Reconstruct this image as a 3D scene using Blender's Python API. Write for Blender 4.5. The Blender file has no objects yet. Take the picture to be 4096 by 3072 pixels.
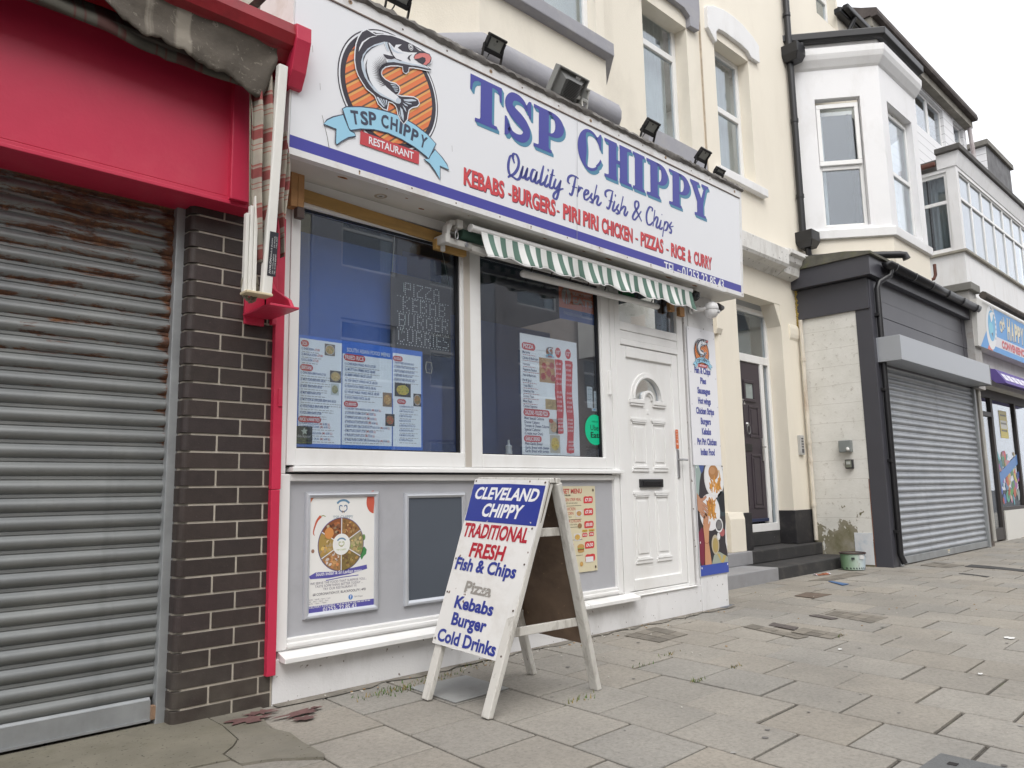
import bpy, bmesh, math, random
from math import radians as rad, sin, cos, pi, sqrt, atan2
from mathutils import Vector as V, Matrix
from mathutils.geometry import tessellate_polygon

random.seed(7)
SC = bpy.context.scene
COL = SC.collection

# ------------------------------------------------------------------ camera
cam_d = bpy.data.cameras.new("camera")
cam_d.sensor_width = 36.0
cam_d.lens = 36.0 * 1.5044 / 2
cam_d.clip_start = 0.05
cam_d.clip_end = 1000
cam = bpy.data.objects.new("camera", cam_d)
COL.objects.link(cam)
_yaw, _pit, _rol = rad(44.1636), rad(8.06516), rad(-1.10164)
_f = V((sin(_yaw) * cos(_pit), cos(_yaw) * cos(_pit), sin(_pit)))
_r = _f.cross(V((0, 0, 1))).normalized()
_u = _r.cross(_f)
_r2 = _r * cos(_rol) + _u * sin(_rol)
_u2 = -_r * sin(_rol) + _u * cos(_rol)
m = Matrix((_r2, _u2, -_f)).transposed().to_4x4()
m.translation = V((0, -3.5, 0.961))
cam.matrix_world = m
SC.camera = cam

# ------------------------------------------------------------------ sky, sun, exposure (bright overcast day)
SUN_EL, SUN_AZ = 52.0, 215.0          # azimuth clockwise from +y
w = bpy.data.worlds.new("World")
SC.world = w
w.use_nodes = True
nt = w.node_tree
nt.nodes.clear()
sky = nt.nodes.new("ShaderNodeTexSky")
sky.sky_type = 'NISHITA'
sky.sun_disc = False
sky.sun_elevation = rad(SUN_EL)
sky.sun_rotation = rad(SUN_AZ)
sky.air_density = 1.0
sky.dust_density = 6.0
sky.ozone_density = 1.0
hs = nt.nodes.new("ShaderNodeHueSaturation")
hs.inputs['Saturation'].default_value = 0.16       # cloud cover takes the blue out of the sky
mx = nt.nodes.new("ShaderNodeMix")
mx.data_type = 'RGBA'
mx.inputs[0].default_value = 0.6
mx.inputs[7].default_value = (10.4, 10.5, 10.9, 1)  # even cloud layer
bg = nt.nodes.new("ShaderNodeBackground")
bg.inputs['Strength'].default_value = 0.13
wo = nt.nodes.new("ShaderNodeOutputWorld")
nt.links.new(sky.outputs[0], hs.inputs['Color'])
nt.links.new(hs.outputs[0], mx.inputs[6])
nt.links.new(mx.outputs[2], bg.inputs[0])
nt.links.new(bg.outputs[0], wo.inputs[0])

sun_d = bpy.data.lights.new("sun", 'SUN')
sun_d.energy = 0.9
sun_d.angle = rad(35)
sun_d.color = (1.0, 0.965, 0.91)
sun = bpy.data.objects.new("sun", sun_d)
COL.objects.link(sun)
_d = V((sin(rad(SUN_AZ)) * cos(rad(SUN_EL)), cos(rad(SUN_AZ)) * cos(rad(SUN_EL)), sin(rad(SUN_EL))))
sun.rotation_euler = _d.to_track_quat('Z', 'Y').to_euler()
sun.location = (0, -10, 20)

SC.view_settings.view_transform = 'Standard'
SC.view_settings.look = 'None'
SC.view_settings.gamma = 1
SC.view_settings.use_curve_mapping = False
SC.view_settings.exposure = 0.5
SC.cycles.max_bounces = 8
SC.cycles.transparent_max_bounces = 16
SC.cycles.use_denoising = True

# ------------------------------------------------------------------ materials
MATS = {}


class NT:
    def __init__(s, name):
        s.mat = bpy.data.materials.new(name)
        s.mat.use_nodes = True
        s.t = s.mat.node_tree
        s.t.nodes.clear()
        s.out = s.t.nodes.new("ShaderNodeOutputMaterial")
        s.tc = None

    def n(s, typ, **kw):
        nd = s.t.nodes.new("ShaderNode" + typ)
        for k, v in kw.items():
            setattr(nd, k, v)
        return nd

    def l(s, a, b):
        s.t.links.new(a, b)

    def co(s, scale=(1, 1, 1), src='Object'):
        if s.tc is None:
            s.tc = s.n("TexCoord")
        mp = s.n("Mapping")
        mp.inputs['Scale'].default_value = scale
        s.l(s.tc.outputs[src], mp.inputs[0])
        return mp.outputs[0]

    def noise(s, scale, detail=4, rough=.55, stretch=(1, 1, 1), dist=0):
        nd = s.n("TexNoise")
        nd.inputs['Scale'].default_value = scale
        nd.inputs['Detail'].default_value = detail
        nd.inputs['Roughness'].default_value = rough
        nd.inputs['Distortion'].default_value = dist
        s.l(s.co(stretch), nd.inputs['Vector'])
        return nd.outputs[0]

    def ramp(s, fac, stops):
        r = s.n("ValToRGB")
        e = r.color_ramp.elements
        while len(e) < len(stops):
            e.new(0.5)
        for i, (p, c) in enumerate(stops):
            e[i].position = p
            e[i].color = c if len(c) == 4 else (*c, 1)
        s.l(fac, r.inputs[0])
        return r.outputs[0]

    def mix(s, fac, a, b, blend='MIX'):
        nd = s.n("Mix", data_type='RGBA', blend_type=blend)
        for i, x in ((0, fac), (6, a), (7, b)):
            if isinstance(x, (int, float)):
                nd.inputs[i].default_value = x
            elif isinstance(x, tuple):
                nd.inputs[i].default_value = x if len(x) == 4 else (*x, 1)
            else:
                s.l(x, nd.inputs[i])
        return nd.outputs[2]

    def math(s, op, a, b=0.0, clamp=False):
        nd = s.n("Math", operation=op, use_clamp=clamp)
        for i, x in ((0, a), (1, b)):
            if isinstance(x, (int, float)):
                nd.inputs[i].default_value = x
            else:
                s.l(x, nd.inputs[i])
        return nd.outputs[0]

    def bsdf(s, col, rough=.5, metal=0, bump=None, bstr=.2, bdist=.01, spec=.5):
        b = s.n("BsdfPrincipled")
        for k, x in (('Base Color', col), ('Roughness', rough), ('Metallic', metal)):
            if isinstance(x, (int, float)):
                b.inputs[k].default_value = x
            elif isinstance(x, tuple):
                b.inputs[k].default_value = x if len(x) == 4 else (*x, 1)
            else:
                s.l(x, b.inputs[k])
        b.inputs['Specular IOR Level'].default_value = spec
        if bump is not None:
            bp = s.n("Bump")
            bp.inputs['Strength'].default_value = bstr
            bp.inputs['Distance'].default_value = bdist
            s.l(bump, bp.inputs['Height'])
            s.l(bp.outputs[0], b.inputs['Normal'])
        s.l(b.outputs[0], s.out.inputs[0])
        return b


def M(name, col, rough=.5, var=.08, vs=2.5, bump=.0, bs=80, metal=0, dirt=None, speck=None, attr=False, spec=.5, stretch=(1, 1, 1)):
    """painted / plain surface: colour with soft large variation, optional stains, specks and a fine bump"""
    if name in MATS:
        return MATS[name]
    t = NT(name)
    if attr:
        a = t.n("Attribute")
        a.attribute_name = 'Col'
        base = t.mix(1.0, a.outputs[0], (*col, 1), 'MULTIPLY')
    else:
        base = (*col, 1)
    nz = t.noise(vs, 5, .6, stretch)
    v = t.ramp(nz, [(.25, (1 - var,) * 3), (.75, (1 + var * .5,) * 3)])
    c = t.mix(1.0, base, v, 'MULTIPLY')
    if dirt:
        dc, amt, ds, dst = dirt
        dn = t.noise(ds, 6, .65, dst, .3)
        f = t.ramp(dn, [(.5, (0, 0, 0)), (.78, (amt,) * 3)])
        c = t.mix(f, c, dc)
    if speck:
        sc_, th, ss = speck
        sn = t.noise(ss, 2, .5)
        f = t.ramp(sn, [(th, (0, 0, 0)), (th + .04, (1, 1, 1))])
        c = t.mix(f, c, sc_)
    b = t.noise(bs, 4, .6) if bump else None
    rn = t.math('ADD', t.math('MULTIPLY', nz, .16), rough - .08)
    t.bsdf(c, rn, metal, b, bump, .004, spec)
    MATS[name] = t.mat
    return t.mat


def glass_mat(name, tint=(.86, .9, .92), boost=1.0, base=.05):
    if name in MATS:
        return MATS[name]
    t = NT(name)
    lw = t.n("LayerWeight")
    lw.inputs[0].default_value = .5
    p = t.math('POWER', lw.outputs['Facing'], 4.0)
    f = t.math('ADD', t.math('MULTIPLY', p, .9 * boost), base, True)
    tr = t.n("BsdfTransparent")
    tr.inputs[0].default_value = (*tint, 1)
    gl = t.n("BsdfGlossy")
    gl.inputs['Roughness'].default_value = 0.015
    gl.inputs['Color'].default_value = (.95, .97, 1, 1)
    ms = t.n("MixShader")
    t.l(f, ms.inputs[0])
    t.l(tr.outputs[0], ms.inputs[1])
    t.l(gl.outputs[0], ms.inputs[2])
    t.l(ms.outputs[0], t.out.inputs[0])
    MATS[name] = t.mat
    return t.mat


# ------------------------------------------------------------------ mesh builder
ORIG = {}


class MB:
    def __init__(s):
        s.v, s.f, s.mi, s.c = [], [], [], []

    def add(s, vs, fs, mi=0, col=None):
        o = len(s.v)
        s.v += [tuple(x) for x in vs]
        for f in fs:
            s.f.append(tuple(i + o for i in f))
            s.mi.append(mi)
            s.c.append(col)
        return s

    def box(s, x0, x1, y0, y1, z0, z1, mi=0, col=None):
        vs = [(x, y, z) for z in (z0, z1) for y in (y0, y1) for x in (x0, x1)]
        return s.add(vs, [(0, 2, 3, 1), (4, 5, 7, 6), (0, 1, 5, 4), (2, 6, 7, 3), (0, 4, 6, 2), (1, 3, 7, 5)], mi, col)

    def obox(s, p, a, b, c, mi=0, col=None):
        p, a, b, c = V(p), V(a), V(b), V(c)
        if a.cross(b).dot(c) < 0:
            a, b = b, a
        vs = [p, p + a, p + b, p + a + b, p + c, p + a + c, p + b + c, p + a + b + c]
        return s.add(vs, [(0, 2, 3, 1), (4, 5, 7, 6), (0, 1, 5, 4), (2, 6, 7, 3), (0, 4, 6, 2), (1, 3, 7, 5)], mi, col)

    def bar(s, a, b, wv, hv, mi=0, col=None):
        """bar from a to b, centred, with half extents wv and hv (vectors)"""
        a, b, wv, hv = V(a), V(b), V(wv), V(hv)
        return s.obox(a - wv - hv, b - a, wv * 2, hv * 2, mi, col)

    def prism(s, pts, ext, mi=0, col=None):
        pts = [V(p) for p in pts]
        ext = V(ext)
        n = V((0, 0, 0))
        for i in range(len(pts)):
            n += pts[i].cross(pts[(i + 1) % len(pts)])
        if n.dot(ext) < 0:
            pts.reverse()
        k = len(pts)
        tris = tessellate_polygon([pts])
        fs = []
        nn = V((0, 0, 0))
        for i in range(k):
            nn += pts[i].cross(pts[(i + 1) % k])
        for t in tris:
            a, b, c = (pts[i] for i in t)
            t = tuple(t)
            if (b - a).cross(c - a).dot(nn) < 0:
                t = t[::-1]
            fs.append(t[::-1])
            fs.append(tuple(i + k for i in t))
        for i in range(k):
            j = (i + 1) % k
            fs.append((i, j, j + k, i + k))
        return s.add(pts + [p + ext for p in pts], fs, mi, col)

    def tube(s, path, r, n=8, mi=0, col=None, caps=True):
        path = [V(p) for p in path]
        rs = r if isinstance(r, (list, tuple)) else [r] * len(path)
        vs, fs = [], []
        up = None
        for i, p in enumerate(path):
            d = (path[min(i + 1, len(path) - 1)] - path[max(i - 1, 0)]).normalized()
            if up is None:
                up = d.orthogonal().normalized()
            up = (up - d * up.dot(d)).normalized()
            sd = d.cross(up)
            for k in range(n):
                a = 2 * pi * k / n
                vs.append(p + (up * cos(a) + sd * sin(a)) * rs[i])
        for i in range(len(path) - 1):
            for k in range(n):
                k2 = (k + 1) % n
                fs.append((i * n + k, i * n + k2, (i + 1) * n + k2, (i + 1) * n + k))
        if caps:
            fs.append(tuple(range(n - 1, -1, -1)))
            o = (len(path) - 1) * n
            fs.append(tuple(o + k for k in range(n)))
        return s.add(vs, fs, mi, col)

    def lathe(s, c, prof, n=24, ax=(0, 0, 1), mi=0, col=None):
        c, ax = V(c), V(ax).normalized()
        u = ax.orthogonal().normalized()
        w_ = ax.cross(u)
        vs, fs = [], []
        for r, h in prof:
            for k in range(n):
                a = 2 * pi * k / n
                vs.append(c + ax * h + (u * cos(a) + w_ * sin(a)) * r)
        for i in range(len(prof) - 1):
            for k in range(n):
                k2 = (k + 1) % n
                fs.append((i * n + k, i * n + k2, (i + 1) * n + k2, (i + 1) * n + k))
        return s.add(vs, fs, mi, col)

    def sweepx(s, prof, x0, x1, mi=0, col=None):
        """closed (y,z) profile extruded along x"""
        return s.prism([(x0, y, z) for y, z in prof], (x1 - x0, 0, 0), mi, col)

    def grid(s, fn, nu, nv, mi=0, col=None):
        vs = [fn(i / nu, j / nv) for j in range(nv + 1) for i in range(nu + 1)]
        fs = [(j * (nu + 1) + i, j * (nu + 1) + i + 1, (j + 1) * (nu + 1) + i + 1, (j + 1) * (nu + 1) + i) for j in range(nv) for i in range(nu)]
        return s.add(vs, fs, mi, col)

    def build(s, name, mats, parent=None, smooth=False, bevel=0, solid=0, origin=None, seg=2):
        me = bpy.data.meshes.new(name)
        ob = bpy.data.objects.new(name, me)
        if parent is not None:
            o = ORIG[parent.name]
            ob.parent = parent
        else:
            if origin is None:
                xs, ys, zs = zip(*s.v)
                origin = ((min(xs) + max(xs)) / 2, (min(ys) + max(ys)) / 2, min(zs))
            o = V(origin)
            ob.location = o
        COL.objects.link(ob)
        ORIG[ob.name] = V(o)
        me.from_pydata([(x - o[0], y - o[1], z - o[2]) for x, y, z in s.v], [], s.f)
        for mt in (mats if isinstance(mats, (list, tuple)) else [mats]):
            me.materials.append(mt)
        me.polygons.foreach_set('material_index', s.mi)
        if any(c is not None for c in s.c):
            at = me.color_attributes.new('Col', 'FLOAT_COLOR', 'CORNER')
            buf = []
            for p, c in zip(me.polygons, s.c):
                c = c or (1, 1, 1)
                buf += [c[0], c[1], c[2], 1.0] * p.loop_total
            at.data.foreach_set('color', buf)
        if smooth:
            me.polygons.foreach_set('use_smooth', [True] * len(me.polygons))
            try:
                me.set_sharp_from_angle(angle=rad(40))
            except Exception:
                pass
        me.update()
        if solid:
            md = ob.modifiers.new('solid', 'SOLIDIFY')
            md.thickness = solid
            md.offset = 0
        if bevel:
            md = ob.modifiers.new('bevel', 'BEVEL')
            md.width = bevel
            md.segments = seg
            md.limit_method = 'ANGLE'
            md.angle_limit = rad(50)
        return ob


def thing(name, label, cat, loc, group=None):
    o = bpy.data.objects.new(name, None)
    o.empty_display_size = .1
    COL.objects.link(o)
    o.location = loc
    ORIG[o.name] = V(loc)
    o['label'] = label
    o['category'] = cat
    if group:
        o['group'] = group
    return o


def tag(o, label=None, cat=None, group=None, kind=None):
    for k, v in (('label', label), ('category', cat), ('group', group), ('kind', kind)):
        if v:
            o[k] = v
    return o


def copy_tree(o, loc=None, label=None):
    c = o.copy()
    COL.objects.link(c)
    ORIG[c.name] = V(loc if loc else o.location)
    if loc:
        c.location = loc
    if label:
        c['label'] = label
    for ch in list(o.children):
        d = ch.copy()
        COL.objects.link(d)
        d.parent = c
        for g in list(ch.children):
            e = g.copy()
            COL.objects.link(e)
            e.parent = d
    return c


# ------------------------------------------------------------------ flat printing (letters and pictures on signs)
_TX = {}


def text_mesh(txt, bold=0.0):
    k = (txt, bold)
    if k not in _TX:
        cu = bpy.data.curves.new('t', 'FONT')
        cu.body = txt
        cu.offset = bold
        cu.resolution_u = 3
        ob = bpy.data.objects.new('t', cu)
        COL.objects.link(ob)
        dg = bpy.context.evaluated_depsgraph_get()
        dg.update()
        me = ob.evaluated_get(dg).to_mesh()
        vs = [(v.co.x, v.co.y) for v in me.vertices]
        fs = [tuple(p.vertices) for p in me.polygons]
        ob.evaluated_get(dg).to_mesh_clear()
        bpy.data.objects.remove(ob)
        bpy.data.curves.remove(cu)
        _TX[k] = (vs, fs)
    return _TX[k]


_h = text_mesh('H')
CAPH = max(y for x, y in _h[0])


def smooth_path(pts, k=4):
    if len(pts) < 3:
        return list(pts)
    out = []
    for i in range(len(pts) - 1):
        p0 = pts[max(i - 1, 0)]
        p1, p2 = pts[i], pts[i + 1]
        p3 = pts[min(i + 2, len(pts) - 1)]
        for j in range(k):
            t = j / k
            out.append(tuple(.5 * ((2 * p1[a]) + (-p0[a] + p2[a]) * t + (2 * p0[a] - 5 * p1[a] + 4 * p2[a] - p3[a]) * t * t + (-p0[a] + 3 * p1[a] - 3 * p2[a] + p3[a]) * t ** 3) for a in (0, 1)))
    out.append(tuple(pts[-1]))
    return out


LAY = 0.0006


class Print:
    """shapes on a plane: point = O + u*U + v*W, raised by layer*LAY along the normal"""

    def __init__(s, O=(0, 0, 0), U=(1, 0, 0), W=(0, 0, 1)):
        s.O, s.U, s.W = V(O), V(U), V(W)
        s.N = s.U.cross(s.W).normalized()
        s.mb = MB()
        s.T = None

    def P(s, u, v, layer):
        if s.T:
            u, v = s.T(u, v)
        return s.O + s.U * u + s.W * v + s.N * (layer * LAY)

    def tris(s, pts, fs, col, layer):
        vs = [s.P(u, v, layer) for u, v in pts]
        out = []
        for f in fs:
            a, b, c = vs[f[0]], vs[f[1]], vs[f[2]]
            out.append(f if (b - a).cross(c - a).dot(s.N) > 0 else tuple(f[::-1]))
        s.mb.add(vs, out, 0, col)

    def poly(s, pts, col, layer=1, sm=0):
        pts = list(pts)
        if sm:
            pts = smooth_path(pts + [pts[0]], sm)[:-1]
        s.tris(pts, [tuple(t) for t in tessellate_polygon([[V((p[0], p[1], 0)) for p in pts]])], col, layer)

    def rect(s, u0, v0, u1, v1, col, layer=1):
        s.tris([(u0, v0), (u1, v0), (u1, v1), (u0, v1)], [(0, 1, 2, 3)], col, layer)

    def rrect(s, u0, v0, u1, v1, col, layer=1, r=None):
        r = r or min(u1 - u0, v1 - v0) / 2
        pts = []
        for cu, cv, a0 in ((u1 - r, v1 - r, 0), (u0 + r, v1 - r, 90), (u0 + r, v0 + r, 180), (u1 - r, v0 + r, 270)):
            for k in range(5):
                a = rad(a0 + k * 22.5)
                pts.append((cu + r * cos(a), cv + r * sin(a)))
        s.tris(pts, [tuple(range(len(pts)))], col, layer)

    def ell(s, cu, cv, ru, rv, col, layer=1, n=28, a0=0, a1=2 * pi, rot=0):
        full = abs(a1 - a0 - 2 * pi) < 1e-6
        pts = [] if full else [(0, 0)]
        for k in range(n if full else n + 1):
            a = a0 + (a1 - a0) * k / n
            pts.append((ru * cos(a), rv * sin(a)))
        pts = [(cu + x * cos(rot) - y * sin(rot), cv + x * sin(rot) + y * cos(rot)) for x, y in pts]
        s.tris(pts, [tuple(range(len(pts)))], col, layer)

    def ring(s, cu, cv, r0, r1, col, layer=1, n=56):
        pts, fs = [], []
        for k in range(n):
            a = 2 * pi * k / n
            pts += [(cu + r0 * cos(a), cv + r0 * sin(a)), (cu + r1 * cos(a), cv + r1 * sin(a))]
        for k in range(n):
            k2 = (k + 1) % n
            fs.append((2 * k, 2 * k + 1, 2 * k2 + 1, 2 * k2))
        s.tris(pts, fs, col, layer)

    def stroke(s, pts, wd, col, layer=1, sm=0, closed=False, wf=None):
        pts = list(pts)
        if closed:
            pts.append(pts[0])
        if sm:
            pts = smooth_path(pts, sm)
        n = len(pts)
        L, R = [], []
        for i in range(n):
            a, b = pts[max(i - 1, 0)], pts[min(i + 1, n - 1)]
            if closed and i in (0, n - 1):
                a, b = pts[n - 2], pts[1]
            dx, dy = b[0] - a[0], b[1] - a[1]
            d = sqrt(dx * dx + dy * dy) or 1
            ww = wd / 2 * (wf(i / (n - 1), dx / d, dy / d) if wf else 1)
            L.append((pts[i][0] - dy / d * ww, pts[i][1] + dx / d * ww))
            R.append((pts[i][0] + dy / d * ww, pts[i][1] - dx / d * ww))
        s.tris(L + R, [(i, n + i, n + i + 1, i + 1) for i in range(n - 1)], col, layer)

    def text(s, txt, u0, v0, h, col, layer=1, u1=None, bold=0.0, shear=0, align='l', xs=1.0, rot=0):
        """cap height h, baseline v0; u1 stretches the line to end exactly there"""
        vs, fs = text_mesh(txt, bold)
        if not vs:
            return
        k = h / CAPH
        x0 = min(x for x, y in vs)
        x1 = max(x for x, y in vs)
        sx = k * xs if u1 is None else (u1 - u0) / (x1 - x0)
        wd = (x1 - x0) * sx
        off = {'l': 0, 'c': -wd / 2, 'r': -wd}[align]
        pts = [((x - x0) * sx + off + y * k * shear, y * k) for x, y in vs]
        if rot:
            pts = [(x * cos(rot) - y * sin(rot), x * sin(rot) + y * cos(rot)) for x, y in pts]
        s.tris([(u0 + x, v0 + y) for x, y in pts], fs, col, layer)

    def build(s, name, parent, mat=None):
        return s.mb.build(name, mat or PRINT, parent)


PRINT = M('printed_vinyl', (1, 1, 1), .38, .03, 3, attr=True)
PAPER = M('printed_paper', (1, 1, 1), .6, .05, 6, attr=True)


def srgb(r, g, b):
    return tuple(((c / 255) / 12.92 if c <= 10 else (((c / 255) + .055) / 1.055) ** 2.4) for c in (r, g, b))


# wall with openings: O corner, U along the wall (unit), N outward; holes (u0,u1,z0,z1) with reveal depth
def wall_panel(mb, O, U, N, L, z0, z1, holes, depth=.15, mi=0, th=None):
    O, U, N = V(O), V(U).normalized(), V(N).normalized()
    us = sorted({0, L} | {h[0] for h in holes} | {h[1] for h in holes})
    zs = sorted({z0, z1} | {h[2] for h in holes} | {h[3] for h in holes})
    us = [u for u in us if 0 <= u <= L]
    zs = [z for z in zs if z0 <= z <= z1]

    def pt(u, z, d=0):
        p = O + U * u - N * d
        return (p.x, p.y, z)
    flip = U.cross(V((0, 0, 1))).dot(N) < 0
    for i in range(len(us) - 1):
        for j in range(len(zs) - 1):
            cu, cz = (us[i] + us[i + 1]) / 2, (zs[j] + zs[j + 1]) / 2
            if any(h[0] < cu < h[1] and h[2] < cz < h[3] for h in holes):
                continue
            q = [pt(us[i], zs[j]), pt(us[i + 1], zs[j]), pt(us[i + 1], zs[j + 1]), pt(us[i], zs[j + 1])]
            mb.add(q[::-1] if flip else q, [(0, 1, 2, 3)], mi)
    for h in holes:
        a, b, c, d = h[0], h[1], max(h[2], z0), min(h[3], z1)
        ring = [(a, c), (b, c), (b, d), (a, d)]
        for i in range(4):
            p, q = ring[i], ring[(i + 1) % 4]
            quad = [pt(*p), pt(*p, depth), pt(*q, depth), pt(*q)]
            mb.add(quad[::-1] if flip else quad, [(0, 1, 2, 3)], mi)
    return mb


def window(parent, O, U, N, u0, u1, z0, z1, d, fw=.05, bars=(), vbars=(), fmat=None, gmat=None, curtain=None, name='window', room=(.03, .032, .036), th=.05):
    """upvc window set back d behind the wall face: frame > pane, curtain"""
    O, U, N = V(O), V(U).normalized(), V(N).normalized()
    fmat = fmat or UPVC
    mb = MB()

    def ob(ua, ub, za, zb, da, db, mi=0, m_=None):
        p = O + U * ua - N * da
        (m_ or mb).obox((p.x, p.y, za), U * (ub - ua), -N * (db - da), (0, 0, zb - za), mi)
    ob(u0, u0 + fw, z0, z1, d, d + th)
    ob(u1 - fw, u1, z0, z1, d, d + th)
    ob(u0 + fw, u1 - fw, z0, z0 + fw, d, d + th)
    ob(u0 + fw, u1 - fw, z1 - fw, z1, d, d + th)
    for z, h in bars:
        ob(u0 + fw, u1 - fw, z - h / 2, z + h / 2, d - .003, d + th)
    for u, h in vbars:
        ob(u - h / 2, u + h / 2, z0 + fw, z1 - fw, d + .002, d + th - .004)
    fr = mb.build(name, fmat, parent, bevel=.006)
    g = MB()
    ob(u0 + fw * .8, u1 - fw * .8, z0 + fw * .8, z1 - fw * .8, d + th * .45, d + th * .45 + .006, 0, g)
    g.build('pane', gmat or glass_mat('window_glass'), fr)
    if curtain:
        for (ca, cb, colr) in curtain:
            k = MB()
            n = max(4, int((cb - ca) / .03))

            def fn(a, b):
                u = ca + (cb - ca) * a
                p = O + U * u - N * (d + .14 + .02 * sin(a * n * 2.2))
                return (p.x, p.y, z0 + .02 + (z1 - z0 - .04) * b)
            k.grid(fn, n * 2, 1)
            k.build('curtain', M('curtain_%d' % int(colr[0] * 100), colr, .9, .15, 6), fr, smooth=True)
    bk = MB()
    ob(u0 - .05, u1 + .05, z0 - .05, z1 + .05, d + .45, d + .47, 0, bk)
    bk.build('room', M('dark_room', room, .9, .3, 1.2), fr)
    return fr
FISH_SCRIPT = [[[3.203,3.049],[3.177,3.034],[3.163,2.984],[3.165,2.941],[3.181,2.916],[3.213,2.933],[3.245,2.98],[3.252,3.028],[3.232,3.06],[3.206,3.058],[3.2,3.035],[3.206,3.019],[3.215,3.0]],[[3.159,2.894],[3.181,2.911],[3.208,2.908],[3.238,2.903],[3.261,2.918],[3.277,2.96],[3.292,3.006]],[[3.292,3.006],[3.273,2.939],[3.289,2.929],[3.312,2.952],[3.332,3.006]],[[3.332,3.006],[3.313,2.935],[3.327,2.927],[3.35,2.949]],[[3.407,3.009],[3.38,3.005],[3.361,2.961],[3.364,2.931],[3.381,2.93],[3.403,2.96],[3.419,3.007]],[[3.419,3.007],[3.4,2.939],[3.414,2.927],[3.443,2.957]],[[3.478,3.062],[3.448,2.947],[3.458,2.929],[3.487,2.956]],[[3.517,3.011],[3.489,2.945],[3.502,2.928],[3.528,2.953]],[[3.517,3.044],[3.525,3.044]],[[3.569,3.063],[3.536,2.948],[3.549,2.93],[3.58,2.949]],[[3.54,3.02],[3.585,3.024]],[[3.597,3.007],[3.577,2.955],[3.589,2.938],[3.617,2.959],[3.646,3.01]],[[3.646,3.01],[3.617,2.906],[3.598,2.87],[3.574,2.874],[3.58,2.901],[3.622,2.936],[3.67,2.959]],[[3.735,3.01],[3.714,3.02],[3.722,3.052],[3.756,3.074],[3.799,3.075],[3.822,3.069]],[[3.791,3.071],[3.765,2.971],[3.747,2.936],[3.726,2.945]],[[3.755,2.997],[3.812,3.001]],[[3.826,3.022],[3.807,2.939]],[[3.816,2.974],[3.843,3.011],[3.868,3.01]],[[3.879,2.968],[3.919,2.992],[3.921,3.012],[3.898,3.007],[3.879,2.974],[3.886,2.944],[3.911,2.946],[3.941,2.974]],[[3.967,3.007],[3.948,2.973],[3.966,2.957],[3.959,2.939],[3.936,2.938]],[[4.016,3.079],[3.972,2.933]],[[3.981,2.96],[4.014,2.998],[4.032,2.992],[4.016,2.947],[4.034,2.937],[4.067,2.967]],[[4.126,3.019],[4.109,3.03],[4.113,3.056],[4.153,3.077],[4.2,3.079]],[[4.191,3.077],[4.16,2.97],[4.139,2.938],[4.12,2.949]],[[4.145,3.0],[4.197,3.001]],[[4.218,3.057],[4.226,3.055]],[[4.215,3.014],[4.19,2.948],[4.202,2.936],[4.227,2.957]],[[4.262,3.003],[4.235,2.964],[4.256,2.949],[4.246,2.927],[4.223,2.929]],[[4.312,3.073],[4.268,2.93]],[[4.277,2.956],[4.315,2.997],[4.339,2.994],[4.323,2.946],[4.339,2.937],[4.369,2.976]],[[4.529,3.016],[4.452,2.934],[4.423,2.943],[4.444,2.984],[4.494,3.043],[4.488,3.078],[4.455,3.067],[4.453,3.028],[4.493,2.981],[4.532,2.938]],[[4.661,3.047],[4.668,3.071],[4.633,3.073],[4.598,3.022],[4.592,2.968],[4.61,2.935],[4.644,2.941],[4.672,2.968]],[[4.7,3.067],[4.673,2.934]],[[4.684,2.974],[4.716,3.015],[4.738,3.009],[4.715,2.946],[4.731,2.936],[4.759,2.961]],[[4.786,3.055],[4.794,3.051]],[[4.781,3.009],[4.757,2.945],[4.775,2.936],[4.8,2.955]],[[4.826,3.009],[4.796,2.88]],[[4.815,2.973],[4.847,3.009],[4.871,2.997],[4.851,2.949],[4.819,2.936]],[[4.922,3.026],[4.888,2.982],[4.914,2.96],[4.905,2.934],[4.882,2.938]],[[4.892,2.978],[4.944,2.997]]]
FISH_FISH_OUT = [[2.109,3.411],[2.139,3.406],[2.167,3.404],[2.203,3.423],[2.265,3.443],[2.328,3.45],[2.392,3.451],[2.454,3.446],[2.502,3.441],[2.528,3.442],[2.541,3.424],[2.537,3.4],[2.518,3.38],[2.506,3.364],[2.545,3.354],[2.519,3.343],[2.457,3.331],[2.415,3.321],[2.385,3.309],[2.381,3.283],[2.366,3.267],[2.351,3.27],[2.346,3.299],[2.31,3.291],[2.266,3.274],[2.231,3.253],[2.21,3.229],[2.204,3.206],[2.212,3.19],[2.234,3.179],[2.265,3.175],[2.303,3.181],[2.323,3.173],[2.328,3.155],[2.32,3.135],[2.305,3.12],[2.343,3.123],[2.388,3.137],[2.425,3.147],[2.453,3.144],[2.463,3.127],[2.45,3.108],[2.413,3.087],[2.392,3.065],[2.386,3.035],[2.383,3.007],[2.362,2.975],[2.343,2.99],[2.325,3.015],[2.316,3.047],[2.305,3.062],[2.282,3.07],[2.258,3.066],[2.253,3.04],[2.25,3.016],[2.227,3.016],[2.196,3.031],[2.175,3.066],[2.16,3.075],[2.121,3.088],[2.095,3.112],[2.069,3.14],[2.053,3.171],[2.043,3.216],[2.044,3.261],[2.048,3.304],[2.061,3.347],[2.08,3.385]]
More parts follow.
